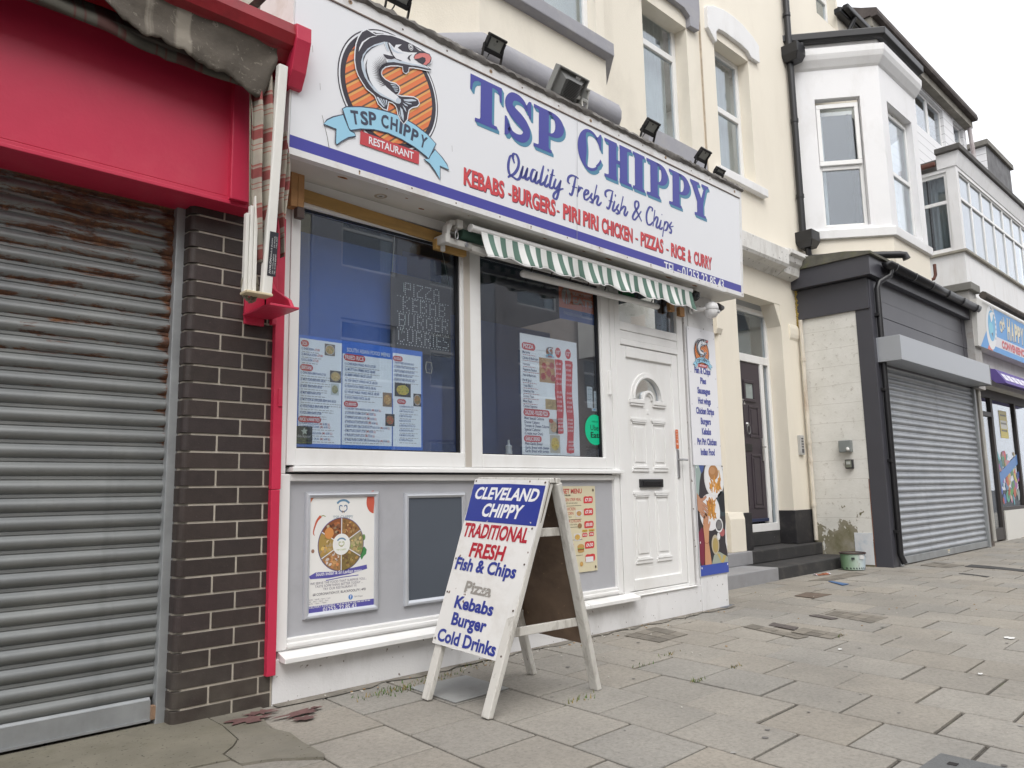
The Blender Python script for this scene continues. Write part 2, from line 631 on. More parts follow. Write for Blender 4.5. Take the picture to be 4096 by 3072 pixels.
FISH_BELLY = [[2.218,3.389],[2.158,3.348],[2.117,3.309],[2.089,3.264],[2.079,3.222],[2.085,3.183],[2.102,3.148],[2.133,3.115],[2.168,3.09],[2.211,3.079],[2.264,3.078],[2.313,3.073],[2.331,3.077],[2.339,3.099],[2.316,3.116],[2.276,3.128],[2.244,3.14],[2.208,3.165],[2.191,3.197],[2.19,3.22],[2.209,3.253],[2.239,3.278],[2.283,3.298],[2.337,3.311],[2.406,3.326],[2.476,3.349],[2.531,3.353],[2.494,3.364],[2.456,3.362],[2.428,3.367],[2.416,3.378],[2.423,3.397],[2.44,3.416],[2.38,3.393],[2.339,3.383],[2.307,3.39],[2.333,3.42],[2.295,3.403],[2.285,3.381],[2.253,3.397]]
FISH_BLUEBITS = [[[2.218,3.388],[2.158,3.348],[2.117,3.309],[2.089,3.264],[2.079,3.222],[2.085,3.183],[2.102,3.148],[2.133,3.115],[2.168,3.09],[2.211,3.079],[2.264,3.078],[2.311,3.073],[2.299,3.083],[2.237,3.088],[2.189,3.097],[2.149,3.125],[2.119,3.158],[2.1,3.2],[2.095,3.232],[2.102,3.261],[2.13,3.305],[2.167,3.341],[2.214,3.374]],[[2.248,3.296],[2.283,3.314],[2.345,3.327],[2.419,3.34],[2.485,3.357],[2.531,3.353],[2.457,3.34],[2.401,3.327],[2.337,3.312],[2.283,3.298],[2.239,3.278]],[[2.258,3.39],[2.285,3.369],[2.317,3.368],[2.353,3.377],[2.308,3.359],[2.277,3.358],[2.26,3.371]],[[2.314,3.108],[2.337,3.106],[2.339,3.089],[2.329,3.076],[2.311,3.074],[2.304,3.087]],[[2.22,3.388],[2.24,3.396],[2.25,3.367],[2.248,3.343],[2.232,3.36]],[[2.355,3.111],[2.412,3.133],[2.442,3.137],[2.44,3.131],[2.389,3.11],[2.36,3.104]],[[2.349,3.091],[2.381,3.087],[2.386,3.08],[2.367,3.08]],[[2.36,3.099],[2.408,3.106],[2.413,3.103],[2.39,3.096]],[[2.334,3.06],[2.35,3.051],[2.36,3.019],[2.359,2.987],[2.342,3.013]],[[2.325,3.046],[2.329,3.016],[2.347,2.991],[2.335,3.018]],[[2.349,3.076],[2.37,3.065],[2.377,3.044],[2.364,3.055]],[[2.265,3.167],[2.301,3.175],[2.304,3.172],[2.274,3.163]],[[2.277,3.158],[2.312,3.167],[2.317,3.165],[2.284,3.153]],[[2.286,3.148],[2.317,3.157],[2.319,3.154],[2.293,3.145]],[[2.293,3.14],[2.315,3.145],[2.314,3.141],[2.3,3.136]],[[2.18,3.064],[2.195,3.065],[2.235,3.026],[2.226,3.023],[2.198,3.04]],[[2.203,3.064],[2.212,3.064],[2.239,3.031],[2.233,3.033]],[[2.221,3.065],[2.229,3.066],[2.243,3.037],[2.239,3.038]],[[2.238,3.067],[2.249,3.069],[2.248,3.038],[2.245,3.045]]]
FISH_CRESC = [[[2.176,3.404],[2.128,3.373],[2.091,3.331],[2.072,3.291],[2.062,3.268],[2.064,3.291],[2.08,3.33],[2.115,3.367],[2.144,3.389]],[[2.152,3.417],[2.199,3.435],[2.22,3.438],[2.169,3.417]],[[2.421,3.442],[2.473,3.437],[2.454,3.433]]]
FISH_BLK = [[[2.188,3.358],[2.142,3.319],[2.106,3.271],[2.089,3.219],[2.092,3.25],[2.109,3.287],[2.142,3.327]],[[2.117,3.252],[2.112,3.213],[2.118,3.177],[2.136,3.139],[2.159,3.109],[2.123,3.141],[2.107,3.18],[2.106,3.218]],[[2.244,3.396],[2.261,3.363],[2.277,3.339],[2.298,3.324],[2.341,3.328],[2.323,3.321],[2.287,3.321],[2.264,3.341],[2.247,3.366],[2.238,3.391]],[[2.214,3.385],[2.226,3.357],[2.248,3.337],[2.235,3.347],[2.218,3.37]],[[2.214,3.317],[2.247,3.323],[2.28,3.329],[2.291,3.323],[2.269,3.309],[2.239,3.299],[2.221,3.307]],[[2.406,3.393],[2.381,3.372],[2.373,3.355],[2.396,3.347],[2.388,3.363],[2.392,3.375]],[[2.423,3.369],[2.455,3.386],[2.479,3.404],[2.498,3.404],[2.494,3.381],[2.478,3.36],[2.447,3.362]],[[2.346,3.299],[2.385,3.309],[2.381,3.283],[2.366,3.268],[2.351,3.271]]]
FISH_PINK = [[2.417,3.377],[2.427,3.399],[2.454,3.42],[2.492,3.436],[2.523,3.44],[2.539,3.423],[2.53,3.393],[2.504,3.365],[2.48,3.361],[2.498,3.391],[2.493,3.404],[2.476,3.402],[2.453,3.384],[2.423,3.368]]
FISH_EYE = [2.393,3.428]
FISH_SPINE = [[2.242,3.278],[2.218,3.261],[2.199,3.233],[2.192,3.209],[2.197,3.184],[2.21,3.164],[2.231,3.141]]
FISH_BAND = [[1.983,2.929],[2.003,2.944],[2.088,2.974],[2.171,2.994],[2.258,3.005],[2.347,3.008],[2.439,2.992],[2.525,2.965],[2.587,2.931],[2.539,2.832],[2.51,2.845],[2.443,2.868],[2.351,2.886],[2.262,2.892],[2.175,2.883],[2.092,2.86],[2.034,2.833],[2.023,2.841]]
FISH_LTAIL = [[1.985,2.897],[1.931,2.866],[1.897,2.839],[1.878,2.815],[1.951,2.812],[1.951,2.738],[1.956,2.732],[1.983,2.759],[2.021,2.791],[2.063,2.811],[2.057,2.821],[2.028,2.826],[2.011,2.851]]
FISH_RTAIL = [[2.585,2.894],[2.635,2.863],[2.671,2.833],[2.689,2.808],[2.622,2.813],[2.624,2.734],[2.589,2.774],[2.549,2.806],[2.511,2.817],[2.539,2.828]]
FISH_SCR = [[1.869,2.858],[1.889,2.797],[1.903,2.755],[1.917,2.695]]
# ------------------------------------------------------------------ shared materials
UPVC = M('white_upvc', (.80, .80, .79), .38, .05, 1.2, dirt=((.45, .42, .36), .28, 3.5, (1, 1, .35)))
WHITE_R = M('white_render', (.74, .74, .745), .75, .08, 1.5, .35, 90, dirt=((.34, .33, .31), .45, 4, (1, 1, .5)), speck=((.2, .17, .15), .68, 30))
CREAM = M('cream_render', (.80, .75, .645), .85, .06, .6, .5, 70, dirt=((.50, .46, .39), .38, 2.2, (1, 1, .4)))
CREAM2 = M('smooth_cream_render', (.82, .765, .655), .8, .05, .5, .35, 90, dirt=((.62, .56, .46), .25, 1.6, (1, 1, .3)))
GREYP = M('grey_masonry_paint', (.33, .33, .36), .7, .12, 2, .4, 50, dirt=((.5, .48, .44), .35, 5, (1, 1, 1)))
WHITEP = M('white_masonry_paint', (.80, .80, .80), .7, .05, 1, .3, 60, dirt=((.45, .42, .38), .3, 3, (1, 1, .4)))
BLACKP = M('black_masonry_paint', (.022, .021, .024), .6, .3, 3, .5, 60, dirt=((.10, .09, .08), .4, 9, (1, 1, 1)))
BLK = M('black_plastic', (.014, .014, .016), .38, .2, 4)
DARKG = M('anthracite_cladding', (.062, .062, .074), .42, .12, 1.5)
RED = M('red_gloss_paint', (.54, .026, .072), .42, .14, 1.6, .25, 30, dirt=((.62, .10, .13), .35, 3, (1, 1, 1)))
RED2 = M('dark_red_paint', (.27, .012, .02), .4, .25, 4, .3, 40, dirt=((.09, .012, .014), .6, 6, (1, 1, 1)))
WOOD = M('bare_pine', (.46, .245, .10), .7, .2, 5, .2, 60, stretch=(1, 6, 6))
LEAD = M('weathered_lead', (.16, .15, .14), .7, .35, 9, .9, 22, dirt=((.34, .32, .29), .7, 14, (1, 1, 1)))
GALV = M('galvanised_steel', (.33, .345, .355), .46, .22, 7, .15, 60, metal=.35, dirt=((.17, .165, .16), .5, 4, (1, 1, .3)))
ALU = M('silver_aluminium', (.60, .62, .66), .34, .06, 3, metal=.55)
STEEL = M('stainless_steel', (.45, .45, .46), .3, .1, 6, metal=.9)
GLASS = glass_mat('window_glass', (.82, .87, .90), 1.0, .12)
SGLASS = glass_mat('shopfront_glass', (.92, .95, .98), 1.0, .095)
CONC = M('grey_concrete', (.36, .355, .36), .85, .12, 2.5, .5, 70, dirt=((.22, .21, .2), .45, 5, (1, 1, 1)))


def shutter_mat(name, base, rust):
    t = NT(name)
    n1 = t.noise(5, 5, .6, (.5, 1, 1))
    c = t.mix(1.0, (*base, 1), t.ramp(n1, [(.25, (.72, .73, .75)), (.75, (1.12, 1.11, 1.08))]), 'MULTIPLY')
    ns = t.noise(2.2, 6, .7, (2.4, 1, .06))
    c = t.mix(t.ramp(ns, [(.52, (0, 0, 0)), (.75, (.45,) * 3)]), c, (base[0] * .5, base[1] * .5, base[2] * .5))
    if rust:
        g = t.n("NewGeometry")
        sx = t.n("SeparateXYZ")
        t.l(g.outputs['Position'], sx.inputs[0])
        hi = t.math('MULTIPLY', t.math('SUBTRACT', sx.outputs[2], 1.35), .62)          # rust grows towards the top
        ed = t.math('MULTIPLY', t.math('SUBTRACT', sx.outputs[0], 1.235), 4.0)          # and along the guide rail
        ed = t.math('MULTIPLY', t.math('MAXIMUM', ed, 0), t.math('SUBTRACT', sx.outputs[2], .1, True))
        # collects in the troughs between the slats
        ph = t.math('FRACT', t.math('DIVIDE', t.math('SUBTRACT', sx.outputs[2], .044), .0733))
        tr = t.math('MULTIPLY', t.math('POWER', t.math('ABSOLUTE', t.math('SUBTRACT', t.math('MULTIPLY', ph, 2), 1.05)), 2), .17)
        rn = t.noise(14, 9, .78, (.3, 1, 1.5), .5)
        rn2 = t.noise(1.6, 4, .6, (.8, 1, 1))
        s_ = t.math('ADD', t.math('ADD', rn, t.math('MULTIPLY', hi, .42)), t.math('ADD', ed, tr))
        s_ = t.math('ADD', s_, t.math('MULTIPLY', t.math('SUBTRACT', rn2, .5), .45))
        f = t.ramp(s_, [(.75, (0, 0, 0)), (.84, (.9, .9, .9))])
        rc = t.ramp(t.noise(30, 5, .7), [(.3, (.035, .016, .012)), (.55, (.13, .045, .016)), (.75, (.30, .13, .035))])
        c = t.mix(f, c, rc)
        rgh = t.math('ADD', t.math('MULTIPLY', f, .4), .42)
    else:
        rgh = .4
    t.bsdf(c, rgh, .35, t.noise(90, 3), .12, .003)
    return t.mat


def brick_mat():
    t = NT('dark_brown_brick')
    a = t.n("Attribute")
    a.attribute_name = 'Col'
    n1 = t.noise(26, 5, .65)
    c = t.mix(1.0, a.outputs[0], t.ramp(n1, [(.3, (.78, .77, .76)), (.75, (1.18, 1.16, 1.15))]), 'MULTIPLY')
    sp = t.noise(150, 2)
    c = t.mix(t.ramp(sp, [(.69, (0, 0, 0)), (.74, (.6,) * 3)]), c, (.16, .13, .12))
    g = t.n("NewGeometry")
    sx = t.n("SeparateXYZ")
    t.l(g.outputs['Position'], sx.inputs[0])
    low = t.math('SUBTRACT', 1.0, t.math('MULTIPLY', sx.outputs[2], 2.4), True)
    c = t.mix(t.math('MULTIPLY', low, t.ramp(t.noise(7, 4), [(.35, (.1,) * 3), (.7, (.7,) * 3)])), c, (.115, .105, .085))
    t.bsdf(c, .55, 0, t.noise(120, 4), .35, .002)
    return t.mat


def paving_mat():
    t = NT('paving_slab')
    a = t.n("Attribute")
    a.attribute_name = 'Col'
    n1 = t.noise(1.3, 6, .62)
    c = t.mix(1.0, a.outputs[0], t.ramp(n1, [(.3, (.80, .80, .79)), (.7, (1.10, 1.09, 1.06))]), 'MULTIPLY')
    n2 = t.noise(60, 6, .75)
    c = t.mix(1.0, c, t.ramp(n2, [(.32, (.74, .73, .72)), (.5, (1, 1, 1)), (.72, (1.18, 1.17, 1.15))]), 'MULTIPLY')
    n3 = t.noise(11, 6, .7, (1, 1, 1), .6)
    c = t.mix(t.ramp(n3, [(.58, (0, 0, 0)), (.8, (.42,) * 3)]), c, (.13, .125, .115))
    sp = t.noise(95, 2, .4)
    c = t.mix(t.ramp(sp, [(.70, (0, 0, 0)), (.74, (.5,) * 3)]), c, (.09, .085, .08))
    sp2 = t.noise(70, 2, .4, (1.3, 1, 1))
    c = t.mix(t.ramp(sp2, [(.71, (0, 0, 0)), (.75, (.45,) * 3)]), c, (.42, .40, .37))
    t.bsdf(c, .82, 0, n2, .35, .003, .35)
    return t.mat


PAVE = paving_mat()

# ------------------------------------------------------------------ ground
g = MB()
g.add([(-150, -150, -.13), (150, -150, -.13), (150, 150, -.13), (-150, 150, -.13)], [(0, 1, 2, 3)])
tag(g.build('road', M('asphalt', (.055, .055, .057), .85, .2, 1.5, .6, 60)), kind='structure')

g = MB()
g.add([(-8, -3.62, -.014), (40, -3.62, -.014), (40, 1.25, -.014), (-8, 1.25, -.014)], [(0, 1, 2, 3)])
g.add([(-8, -3.62, -.014), (-8, -3.62, -.13), (40, -3.62, -.13), (40, -3.62, -.014)], [(0, 1, 2, 3)])


def joint_mat():
    t = NT('paving_joint')
    n = t.noise(6, 6, .7)
    c = t.ramp(n, [(.3, (.045, .04, .035)), (.55, (.10, .09, .075)), (.66, (.075, .085, .03)), (.8, (.06, .11, .02))])
    t.bsdf(c, .95, 0, t.noise(90, 4), .6, .004)
    return t.mat


tag(g.build('pavement_bed', joint_mat()), kind='structure')


def slab_pt(i, j):
    y0 = -2.147 + .389 * j
    x0 = 3.79 + .386 * i
    return (x0 + .088 * (y0 + 2.1), y0 + .022 * (x0 - 3.8))


rnd = random.Random(3)
mb = MB()
for i in range(-16, 80):
    for j in range(-5, 11):
        jj = j + (.5 if i % 2 else 0) + rnd.uniform(-.012, .012)
        ga, gb = rnd.uniform(.003, .0075), rnd.uniform(.003, .009)
        a, b = slab_pt(i, jj), slab_pt(i + 1, jj)
        c, d = slab_pt(i + 1, jj + 1), slab_pt(i, jj + 1)
        cx, cy = (a[0] + c[0]) / 2, (a[1] + c[1]) / 2
        if cy > 1.1 or cy < -3.6 or cx < -6:
            continue
        tn = rnd.uniform(.93, 1.06)
        wm = rnd.uniform(-.008, .012)
        col = (.282 * tn + wm, .266 * tn + wm * .4, .241 * tn - wm * .3)
        hz = rnd.uniform(-.003, .0008)
        t1, t2 = rnd.uniform(-.004, .004), rnd.uniform(-.004, .004)
        pts = []
        for (px, py), sx_, sy_ in ((a, 1, 1), (b, -1, 1), (c, -1, -1), (d, 1, -1)):
            x, y = px + sx_ * ga, py + sy_ * gb
            pts.append((x, y, hz + t1 * (x - cx) + t2 * (y - cy)))
        e = .0035
        top = []
        for (x, y, z), sx_, sy_ in zip(pts, (1, -1, -1, 1), (1, 1, -1, -1)):
            top.append((x + sx_ * e, y + sy_ * e, z))
        mid = [(x, y, z - .003) for x, y, z in pts]
        low = [(x, y, -.013) for x, y, z in pts]
        mb.add(top + mid + low, [(0, 1, 2, 3)] + [(4 + k, 4 + (k + 1) % 4, (k + 1) % 4, k) for k in range(4)] + [(8 + k, 8 + (k + 1) % 4, 4 + (k + 1) % 4, 4 + k) for k in range(4)], 0, col)
tag(mb.build('pavement', PAVE), kind='structure')

# old concrete apron in front of the closed shop, cracked
ap = MB()


def apron_piece(pts, h, col):
    k = len(pts)
    ap.add([(x, y, h) for x, y in pts] + [(x, y, -.01) for x, y in pts], [tuple(range(k))] + [(k + i, k + (i + 1) % k, (i + 1) % k, i) for i in range(k)], 0, col)


apron_piece([(-3, -.62), (1.222, -.58), (1.330, -.60), (1.335, -.52), (1.40, -.46), (1.452, -.39), (1.49, -.16), (1.50, .10), (-3, .10)], .009, (.19, .175, .135))
apron_piece([(1.338, -.665), (1.45, -.71), (1.585, -.83), (1.604, -.80), (1.62, -.60), (1.645, -.46), (1.62, -.34), (1.66, -.20), (1.74, -.03), (1.75, .10), (1.507, .10), (1.497, -.16), (1.46, -.39), (1.405, -.465), (1.342, -.525)], .007, (.20, .185, .15))
apron_piece([(-3, -1.06), (.9, -.98), (1.30, -.92), (1.335, -.672), (1.33, -.607), (1.222, -.587), (-3, -.627)], .005, (.21, .195, .16))
tag(ap.build('concrete_apron', M('apron_concrete', (1, 1, 1), .9, .3, 3.5, .8, 45, attr=True, dirt=((.10, .095, .05), .6, 2.4, (1, 1, 1)), speck=((.07, .065, .05), .66, 60))), kind='structure')
# mortar and dirt band along the wall foot
fb = MB()
pts = []
r2 = random.Random(5)
for k in range(42):
    x = 1.8 + k * .1
    pts.append((x, -.018 - r2.random() * .06))
lo = [(x, y, .004) for x, y in pts] + [(x, .02, .007) for x, y in pts]
n = len(pts)
fb.add(lo, [(i, i + 1, n + i + 1, n + i) for i in range(n - 1)])
tag(fb.build('mortar_fillet', M('dirty_mortar', (.23, .21, .18), .9, .45, 9, .9, 40, dirt=((.07, .06, .045), .8, 8, (1, 1, 1)))), kind='structure')

# small patches of red paint spilled on the apron
pr = Print((0, 0, .0125), (1, 0, 0), (0, 1, 0))
for cx, cy, s_ in ((1.70, -.10, .07), (1.62, -.17, .09), (1.80, -.24, .08), (1.78, -.33, .05), (1.90, -.22, .03)):
    pp = []
    for k in range(22):
        a = 2 * pi * k / 22
        rr = s_ * (.45 + .75 * r2.random())
        pp.append((cx + rr * cos(a) * 1.3, cy + rr * sin(a) * .6))
    pr.poly(pp, (.145, .075, .07), 0, 3)
tag(pr.mb.build('paint_spill', M('spilt_paint', (1, 1, 1), .8, .4, 14, attr=True)), kind='structure')

# ================================================================== CLOSED RED SHOP (left)
rs = thing('closed_shop', 'closed shop with bright red fascia, rusty roller shutter and dark brick pier', 'building', (0, .1, 0))
mb = MB()
prof = []
z = .115
mb2 = MB()
while z < 2.40:
    pts = []
    for k in range(9):
        a = pi * k / 8
        pts.append((.120 - .017 * sin(a) ** .8, z + .054 * (k / 8)))
    pts += [(.1205, z + .0565), (.1165, z + .059), (.1165, z + .0705), (.1215, z + .0733)]
    prof += pts
    z += .0733
mb.add([(x, y, zz) for y, zz in prof for x in (-3.0, 1.312)], [(2 * i, 2 * i + 1, 2 * i + 3, 2 * i + 2) for i in range(len(prof) - 1)])
RUSTY = shutter_mat('rusty_shutter_steel', (.215, .225, .225), True)
sh = mb.build('roller_shutter', RUSTY, rs, smooth=True)
tag(sh, 'grey steel roller shutter, rusting towards the top')
mb = MB()
mb.sweepx([(.096, .030), (.124, .030), (.124, .118), (.112, .118), (.104, .108), (.096, .108)], -3.0, 1.285)
mb.sweepx([(.090, .022), (.13, .022), (.13, .031), (.090, .031)], -3.0, 1.285)
mb.build('bottom_bar', GALV, rs)
mb = MB()
mb.box(1.285, 1.318, .078, .108, .03, .085)
mb.build('bar_end', M('rusty_end', (.30, .19, .12), .8, .5, 20), rs)
mb = MB()
mb.box(1.30, 1.358, .076, .135, 0, 2.36)
mb.build('guide_rail', GALV, rs, bevel=.004)
# brick pier: mortar core and separate bricks
core = MB()
core.prism([(x, y, 0) for x, y in ((1.345, .30), (1.345, .045), (1.378, .0055), (1.797, .0055), (1.797, .30))], (0, 0, 2.36))
core.build('mortar', M('pale_mortar', (.50, .455, .385), .9, .2, 12, .6, 70, dirt=((.2, .18, .15), .4, 6, (1, 1, 1))), rs)
bk = MB()
rb = random.Random(11)
ch = .0792
for r in range(30):
    z0 = r * ch + .004 - .012
    z1 = z0 + ch - .0105
    x = 1.338
    first = .163 if r % 2 else .272
    xs = [x]
    x += first
    while x < 1.797:
        xs.append(x)
        x += .232
    xs.append(1.797 if r < 3 else 1.775)
    for a, b in zip(xs[:-1], xs[1:]):
        if b - a < .02:
            continue
        tn = rb.uniform(.84, 1.15)
        col = (.037 * tn, .0265 * tn, .0235 * tn * rb.uniform(.95, 1.1))
        j = rb.uniform(-.001, .001)
        x0 = a if a > 1.34 else 1.338
        # left-hand bricks are bullnosed round the corner
        if a <= 1.34:
            pts = [(b - .0105, 0 + j), (x0 + .03, 0 + j)]
            for k in range(1, 6):
                t_ = k / 5 * pi / 2
                pts.append((x0 + .03 - .03 * sin(t_), .03 - .03 * cos(t_) + j))
            pts += [(x0, .12), (b - .0105, .12)]
            bk.prism([(px, py, z0) for px, py in pts], (0, 0, z1 - z0), 0, col)
        else:
            bk.box(x0, b - .0105, j, .12, z0, z1, 0, col)
bk.build('brickwork', brick_mat(), rs, bevel=.0025, seg=1)
# red edge board between the two shops
mb = MB()
for (z0, z1, xo) in ((.14, 1.0, 0), (1.0, 1.9, .004), (1.9, 2.36, .001)):
    mb.box(1.755 + xo * .3, 1.800 + xo, -.028, .02, z0, z1 - .0015)
mb.box(1.778, 1.80, -.034, -.028, 1.40, 1.49)
mb.build('edge_board', RED, rs, bevel=.004)
# soffit, fascia, end block, cornice
mb = MB()
mb.box(-3, 1.600, -.118, .13, 2.324, 2.36)
mb.build('soffit', RED, rs, bevel=.003)
mb = MB()
mb.box(-3, 1.465, -.112, -.07, 2.362, 3.2)
mb.box(-3, 1.47, -.124, -.112, 2.324, 2.342)
mb.build('fascia_board', RED, rs, bevel=.003)
mb = MB()
mb.box(1.458, 1.55, -.142, -.05, 2.345, 3.2)
mb.build('end_block', RED, rs, bevel=.004)
mb = MB()
mb.sweepx([(.3, 3.34), (-.24, 3.235), (-.335, 3.215), (-.345, 3.16), (-.325, 3.11), (-.29, 3.095), (-.25, 3.05), (.3, 3.05)], -3, 1.735)
mb.build('cornice', RED2, rs, bevel=.004)
mb = MB()
mb.prism([(1.664, y, z) for y, z in ((-.355, 3.215), (-.355, 3.14), (-.31, 3.0), (-.27, 2.93), (-.05, 2.93), (-.05, 3.235), (-.24, 3.25))], (.078, 0, 0))
mb.build('corbel', RED, rs, bevel=.004)
mb = MB()
mb.box(1.60, 1.752, -.04, .3, 2.37, 3.05)
mb.build('side_board', RED2, rs)
# upper wall above the cornice
mb = MB()
mb.box(-5, 1.69, .36, .6, 3.2, 8.6)
mb.build('upper_wall', CREAM, rs)
mb = MB()
mb.box(-5, 1.755, .3, 8, -.01, 3.30)
mb.build('core_wall', M('inner_brick', (.2, .17, .15), .9, .2), rs)
mb = MB()
mb.box(-5, 1.69, .62, 8, 3.3, 8.5)
mb.build('rear_wall', M('inner_brick', (.2, .17, .15), .9, .2), rs)

# torn folded awning of the closed shop
aw = thing('torn_awning', 'old folded awning with torn grey canvas under the red cornice and white folded arms', 'awning', (1.55, -.25, 1.86))


def canvas_mat():
    t = NT('rotten_canvas')
    n1 = t.noise(3, 6, .65, (1, 1, 1))
    c = t.ramp(n1, [(.3, (.05, .042, .034)), (.6, (.105, .09, .073)), (.8, (.16, .14, .11))])
    st = t.noise(7, 4, .6, (1.0, .3, .05), .2)
    c = t.mix(t.ramp(st, [(.57, (0, 0, 0)), (.63, (.8,) * 3)]), c, (.25, .225, .185))
    cr = t.noise(16, 5, .7, (1, 1, 1), 2.2)
    c = t.mix(t.ramp(cr, [(.60, (0, 0, 0)), (.64, (.5,) * 3), (.68, (0, 0, 0))]), c, (.33, .30, .25))
    t.bsdf(c, .95, 0, t.noise(20, 6, .7), .8, .01)
    return t.mat


CANV = canvas_mat()
edge_pts = [(-3, 2.84), (-1, 2.87), (0, 2.93), (.45, 2.98), (.62, 2.965), (.70, 2.955), (.80, 2.985), (.86, 2.955), (.98, 2.895), (1.06, 2.90), (1.16, 2.885), (1.21, 2.875), (1.27, 2.855), (1.34, 2.868), (1.42, 2.85), (1.475, 2.80), (1.52, 2.815), (1.555, 2.86), (1.575, 2.94), (1.60, 3.0)]


def edge_z(x):
    for (a, za), (b, zb) in zip(edge_pts[:-1], edge_pts[1:]):
        if a <= x <= b:
            return za + (zb - za) * (x - a) / (b - a)
    return edge_pts[-1][1]


def cv(a, b):
    x = -3 + 4.6 * a
    zt = 3.105
    zb = edge_z(x) + .006 * sin(x * 61) + .004 * sin(x * 137)
    zz = zt + (zb - zt) * b
    y = -.282 + .010 * sin(x * 5.1) * b + .004 * sin(x * 17 + b * 4) + .005 * sin(b * 9 + x * 3) + .002 * sin(x * 41 + b * 7) - .012 * b
    return (x, y, zz)


mb = MB()
mb.grid(cv, 240, 12)
mb.build('torn_canvas', CANV, aw, smooth=True, solid=.003)


def cv2(a, b):
    x = -3 + 4.5 * a
    zt = 3.0
    zb = 2.865 + .012 * sin(x * 3.3) + .006 * sin(x * 11) - .012 * (1 if x > 1.1 else 0)
    a_ = b * 1.25 * pi
    return (x, -.235 + .03 * cos(a_) + .01 * sin(x * 7), zt + (zb - zt) * b + .004 * sin(x * 23))


mb = MB()
mb.grid(cv2, 160, 10)


def striped(name, base, col, sc, axis=2, red=(.27, .07, .065)):
    t = NT(name)
    g = t.n("NewGeometry")
    sx = t.n("SeparateXYZ")
    t.l(g.outputs['Position'], sx.inputs[0])
    ph = t.math('FRACT', t.math('MULTIPLY', sx.outputs[axis], sc))
    c = t.ramp(ph, [(0, base), (.28, base), (.30, col), (.32, base), (.40, base), (.42, col), (.44, base), (.55, base), (.57, red), (.80, red), (.82, base), (.90, col), (.92, base)])
    c = t.mix(1.0, c, t.ramp(t.noise(5, 5), [(.3, (.55,) * 3), (.7, (1.1,) * 3)]), 'MULTIPLY')
    t.bsdf(c, .95, 0, t.noise(200, 2), .2, .002)
    return t.mat


mb.build('inner_canvas', striped('striped_canvas_x', (.105, .098, .08), (.12, .04, .035), 3.1, 0, red=(.10, .045, .04)), aw, smooth=True, solid=.003)
mb = MB()
mb.tube([(-3, -.235, 2.93), (1.52, -.235, 2.915)], .024, 10)
mb.build('roller', M('grimy_tube', (.07, .06, .05), .7, .3, 8), aw)


def cv3(a, b):
    # bunched striped cloth hanging beside the arm
    zt, zb = 2.95, 2.02
    zz = zt + (zb - zt) * b
    xc = 1.545 + .02 * b
    wv = .066 * (1 - .42 * b)
    k = (a - .5) * 2
    return (xc + wv * k + .006 * sin(b * 7), -.235 - .035 * min(1, b * 4) + .026 * sin(a * 15 + b * 1.5) - .02 * (1 - b) + .012 * sin(b * 6), zz)


mb = MB()
mb.grid(cv3, 40, 40)
STRZ = striped('striped_canvas_z', (.38, .35, .29), (.33, .06, .05), 5.2)
mb.build('bunched_cloth', STRZ, aw, smooth=True, solid=.003)


def cv4(a, b):
    zz = 2.70 - .62 * b
    k = (a - .5)
    return (1.668 + .03 * k * sin(pi * min(1, b * 1.15 + .12)) * 2 + .004 * sin(b * 8), -.245 + .02 * sin(a * 9 + b * 2), zz)


mb = MB()
mb.grid(cv4, 20, 24)
mb.build('cloth_edge', STRZ, aw, smooth=True, solid=.003)
ARM = M('white_coated_arm', (.72, .71, .67), .45, .1, 4, dirt=((.42, .38, .3), .35, 5, (1, 1, .3)))
mb = MB()
mb.bar((1.566, -.30, 1.868), (1.620, -.30, 3.00), (.0235, 0, 0), (0, .018, 0))
mb.build('front_arm', ARM, aw, bevel=.006)
for k, (dx, top) in enumerate(((-.032, 2.33), (-.050, 2.28), (-.068, 2.24))):
    mb = MB()
    mb.bar((1.545 + dx * .9, -.28 + .01 * k, 1.875), (1.556 + dx * 1.1, -.27, top), (.0082, 0, 0), (0, .014, 0))
    mb.build('fold_arm', ARM, aw, bevel=.003)
mb = MB()
mb.box(1.468, 1.592, -.322, -.25, 1.862, 1.874)
mb.build('end_plate', M('brass_plate', (.62, .53, .36), .4, .1), aw, bevel=.003)
p = Print((0, -.3195, 0))
p.T = lambda u, v: (1.588 - v + u * .048, 2.06 + u)
p.rect(-.105, -.020, .105, .022, (.02, .02, .028), 0)
p.text('AVALON', -.095, .006, .0085, (.7, .7, .7), 1, u1=-.02, bold=.01)
p.text('blinds & shutters', -.015, .006, .007, (.6, .6, .6), 1, u1=.075)
p.text('TEL: 01772 494933', -.095, -.006, .0055, (.6, .6, .6), 1, u1=.0)
p.text('TEL: 01253 898989', -.095, -.016, .0055, (.6, .6, .6), 1, u1=.0)
p.text('24 HOUR', .03, -.006, .0055, (.6, .6, .6), 1, u1=.085)
p.text('CALL OUT', .03, -.016, .0055, (.6, .6, .6), 1, u1=.085)
p.build('maker_label', aw)
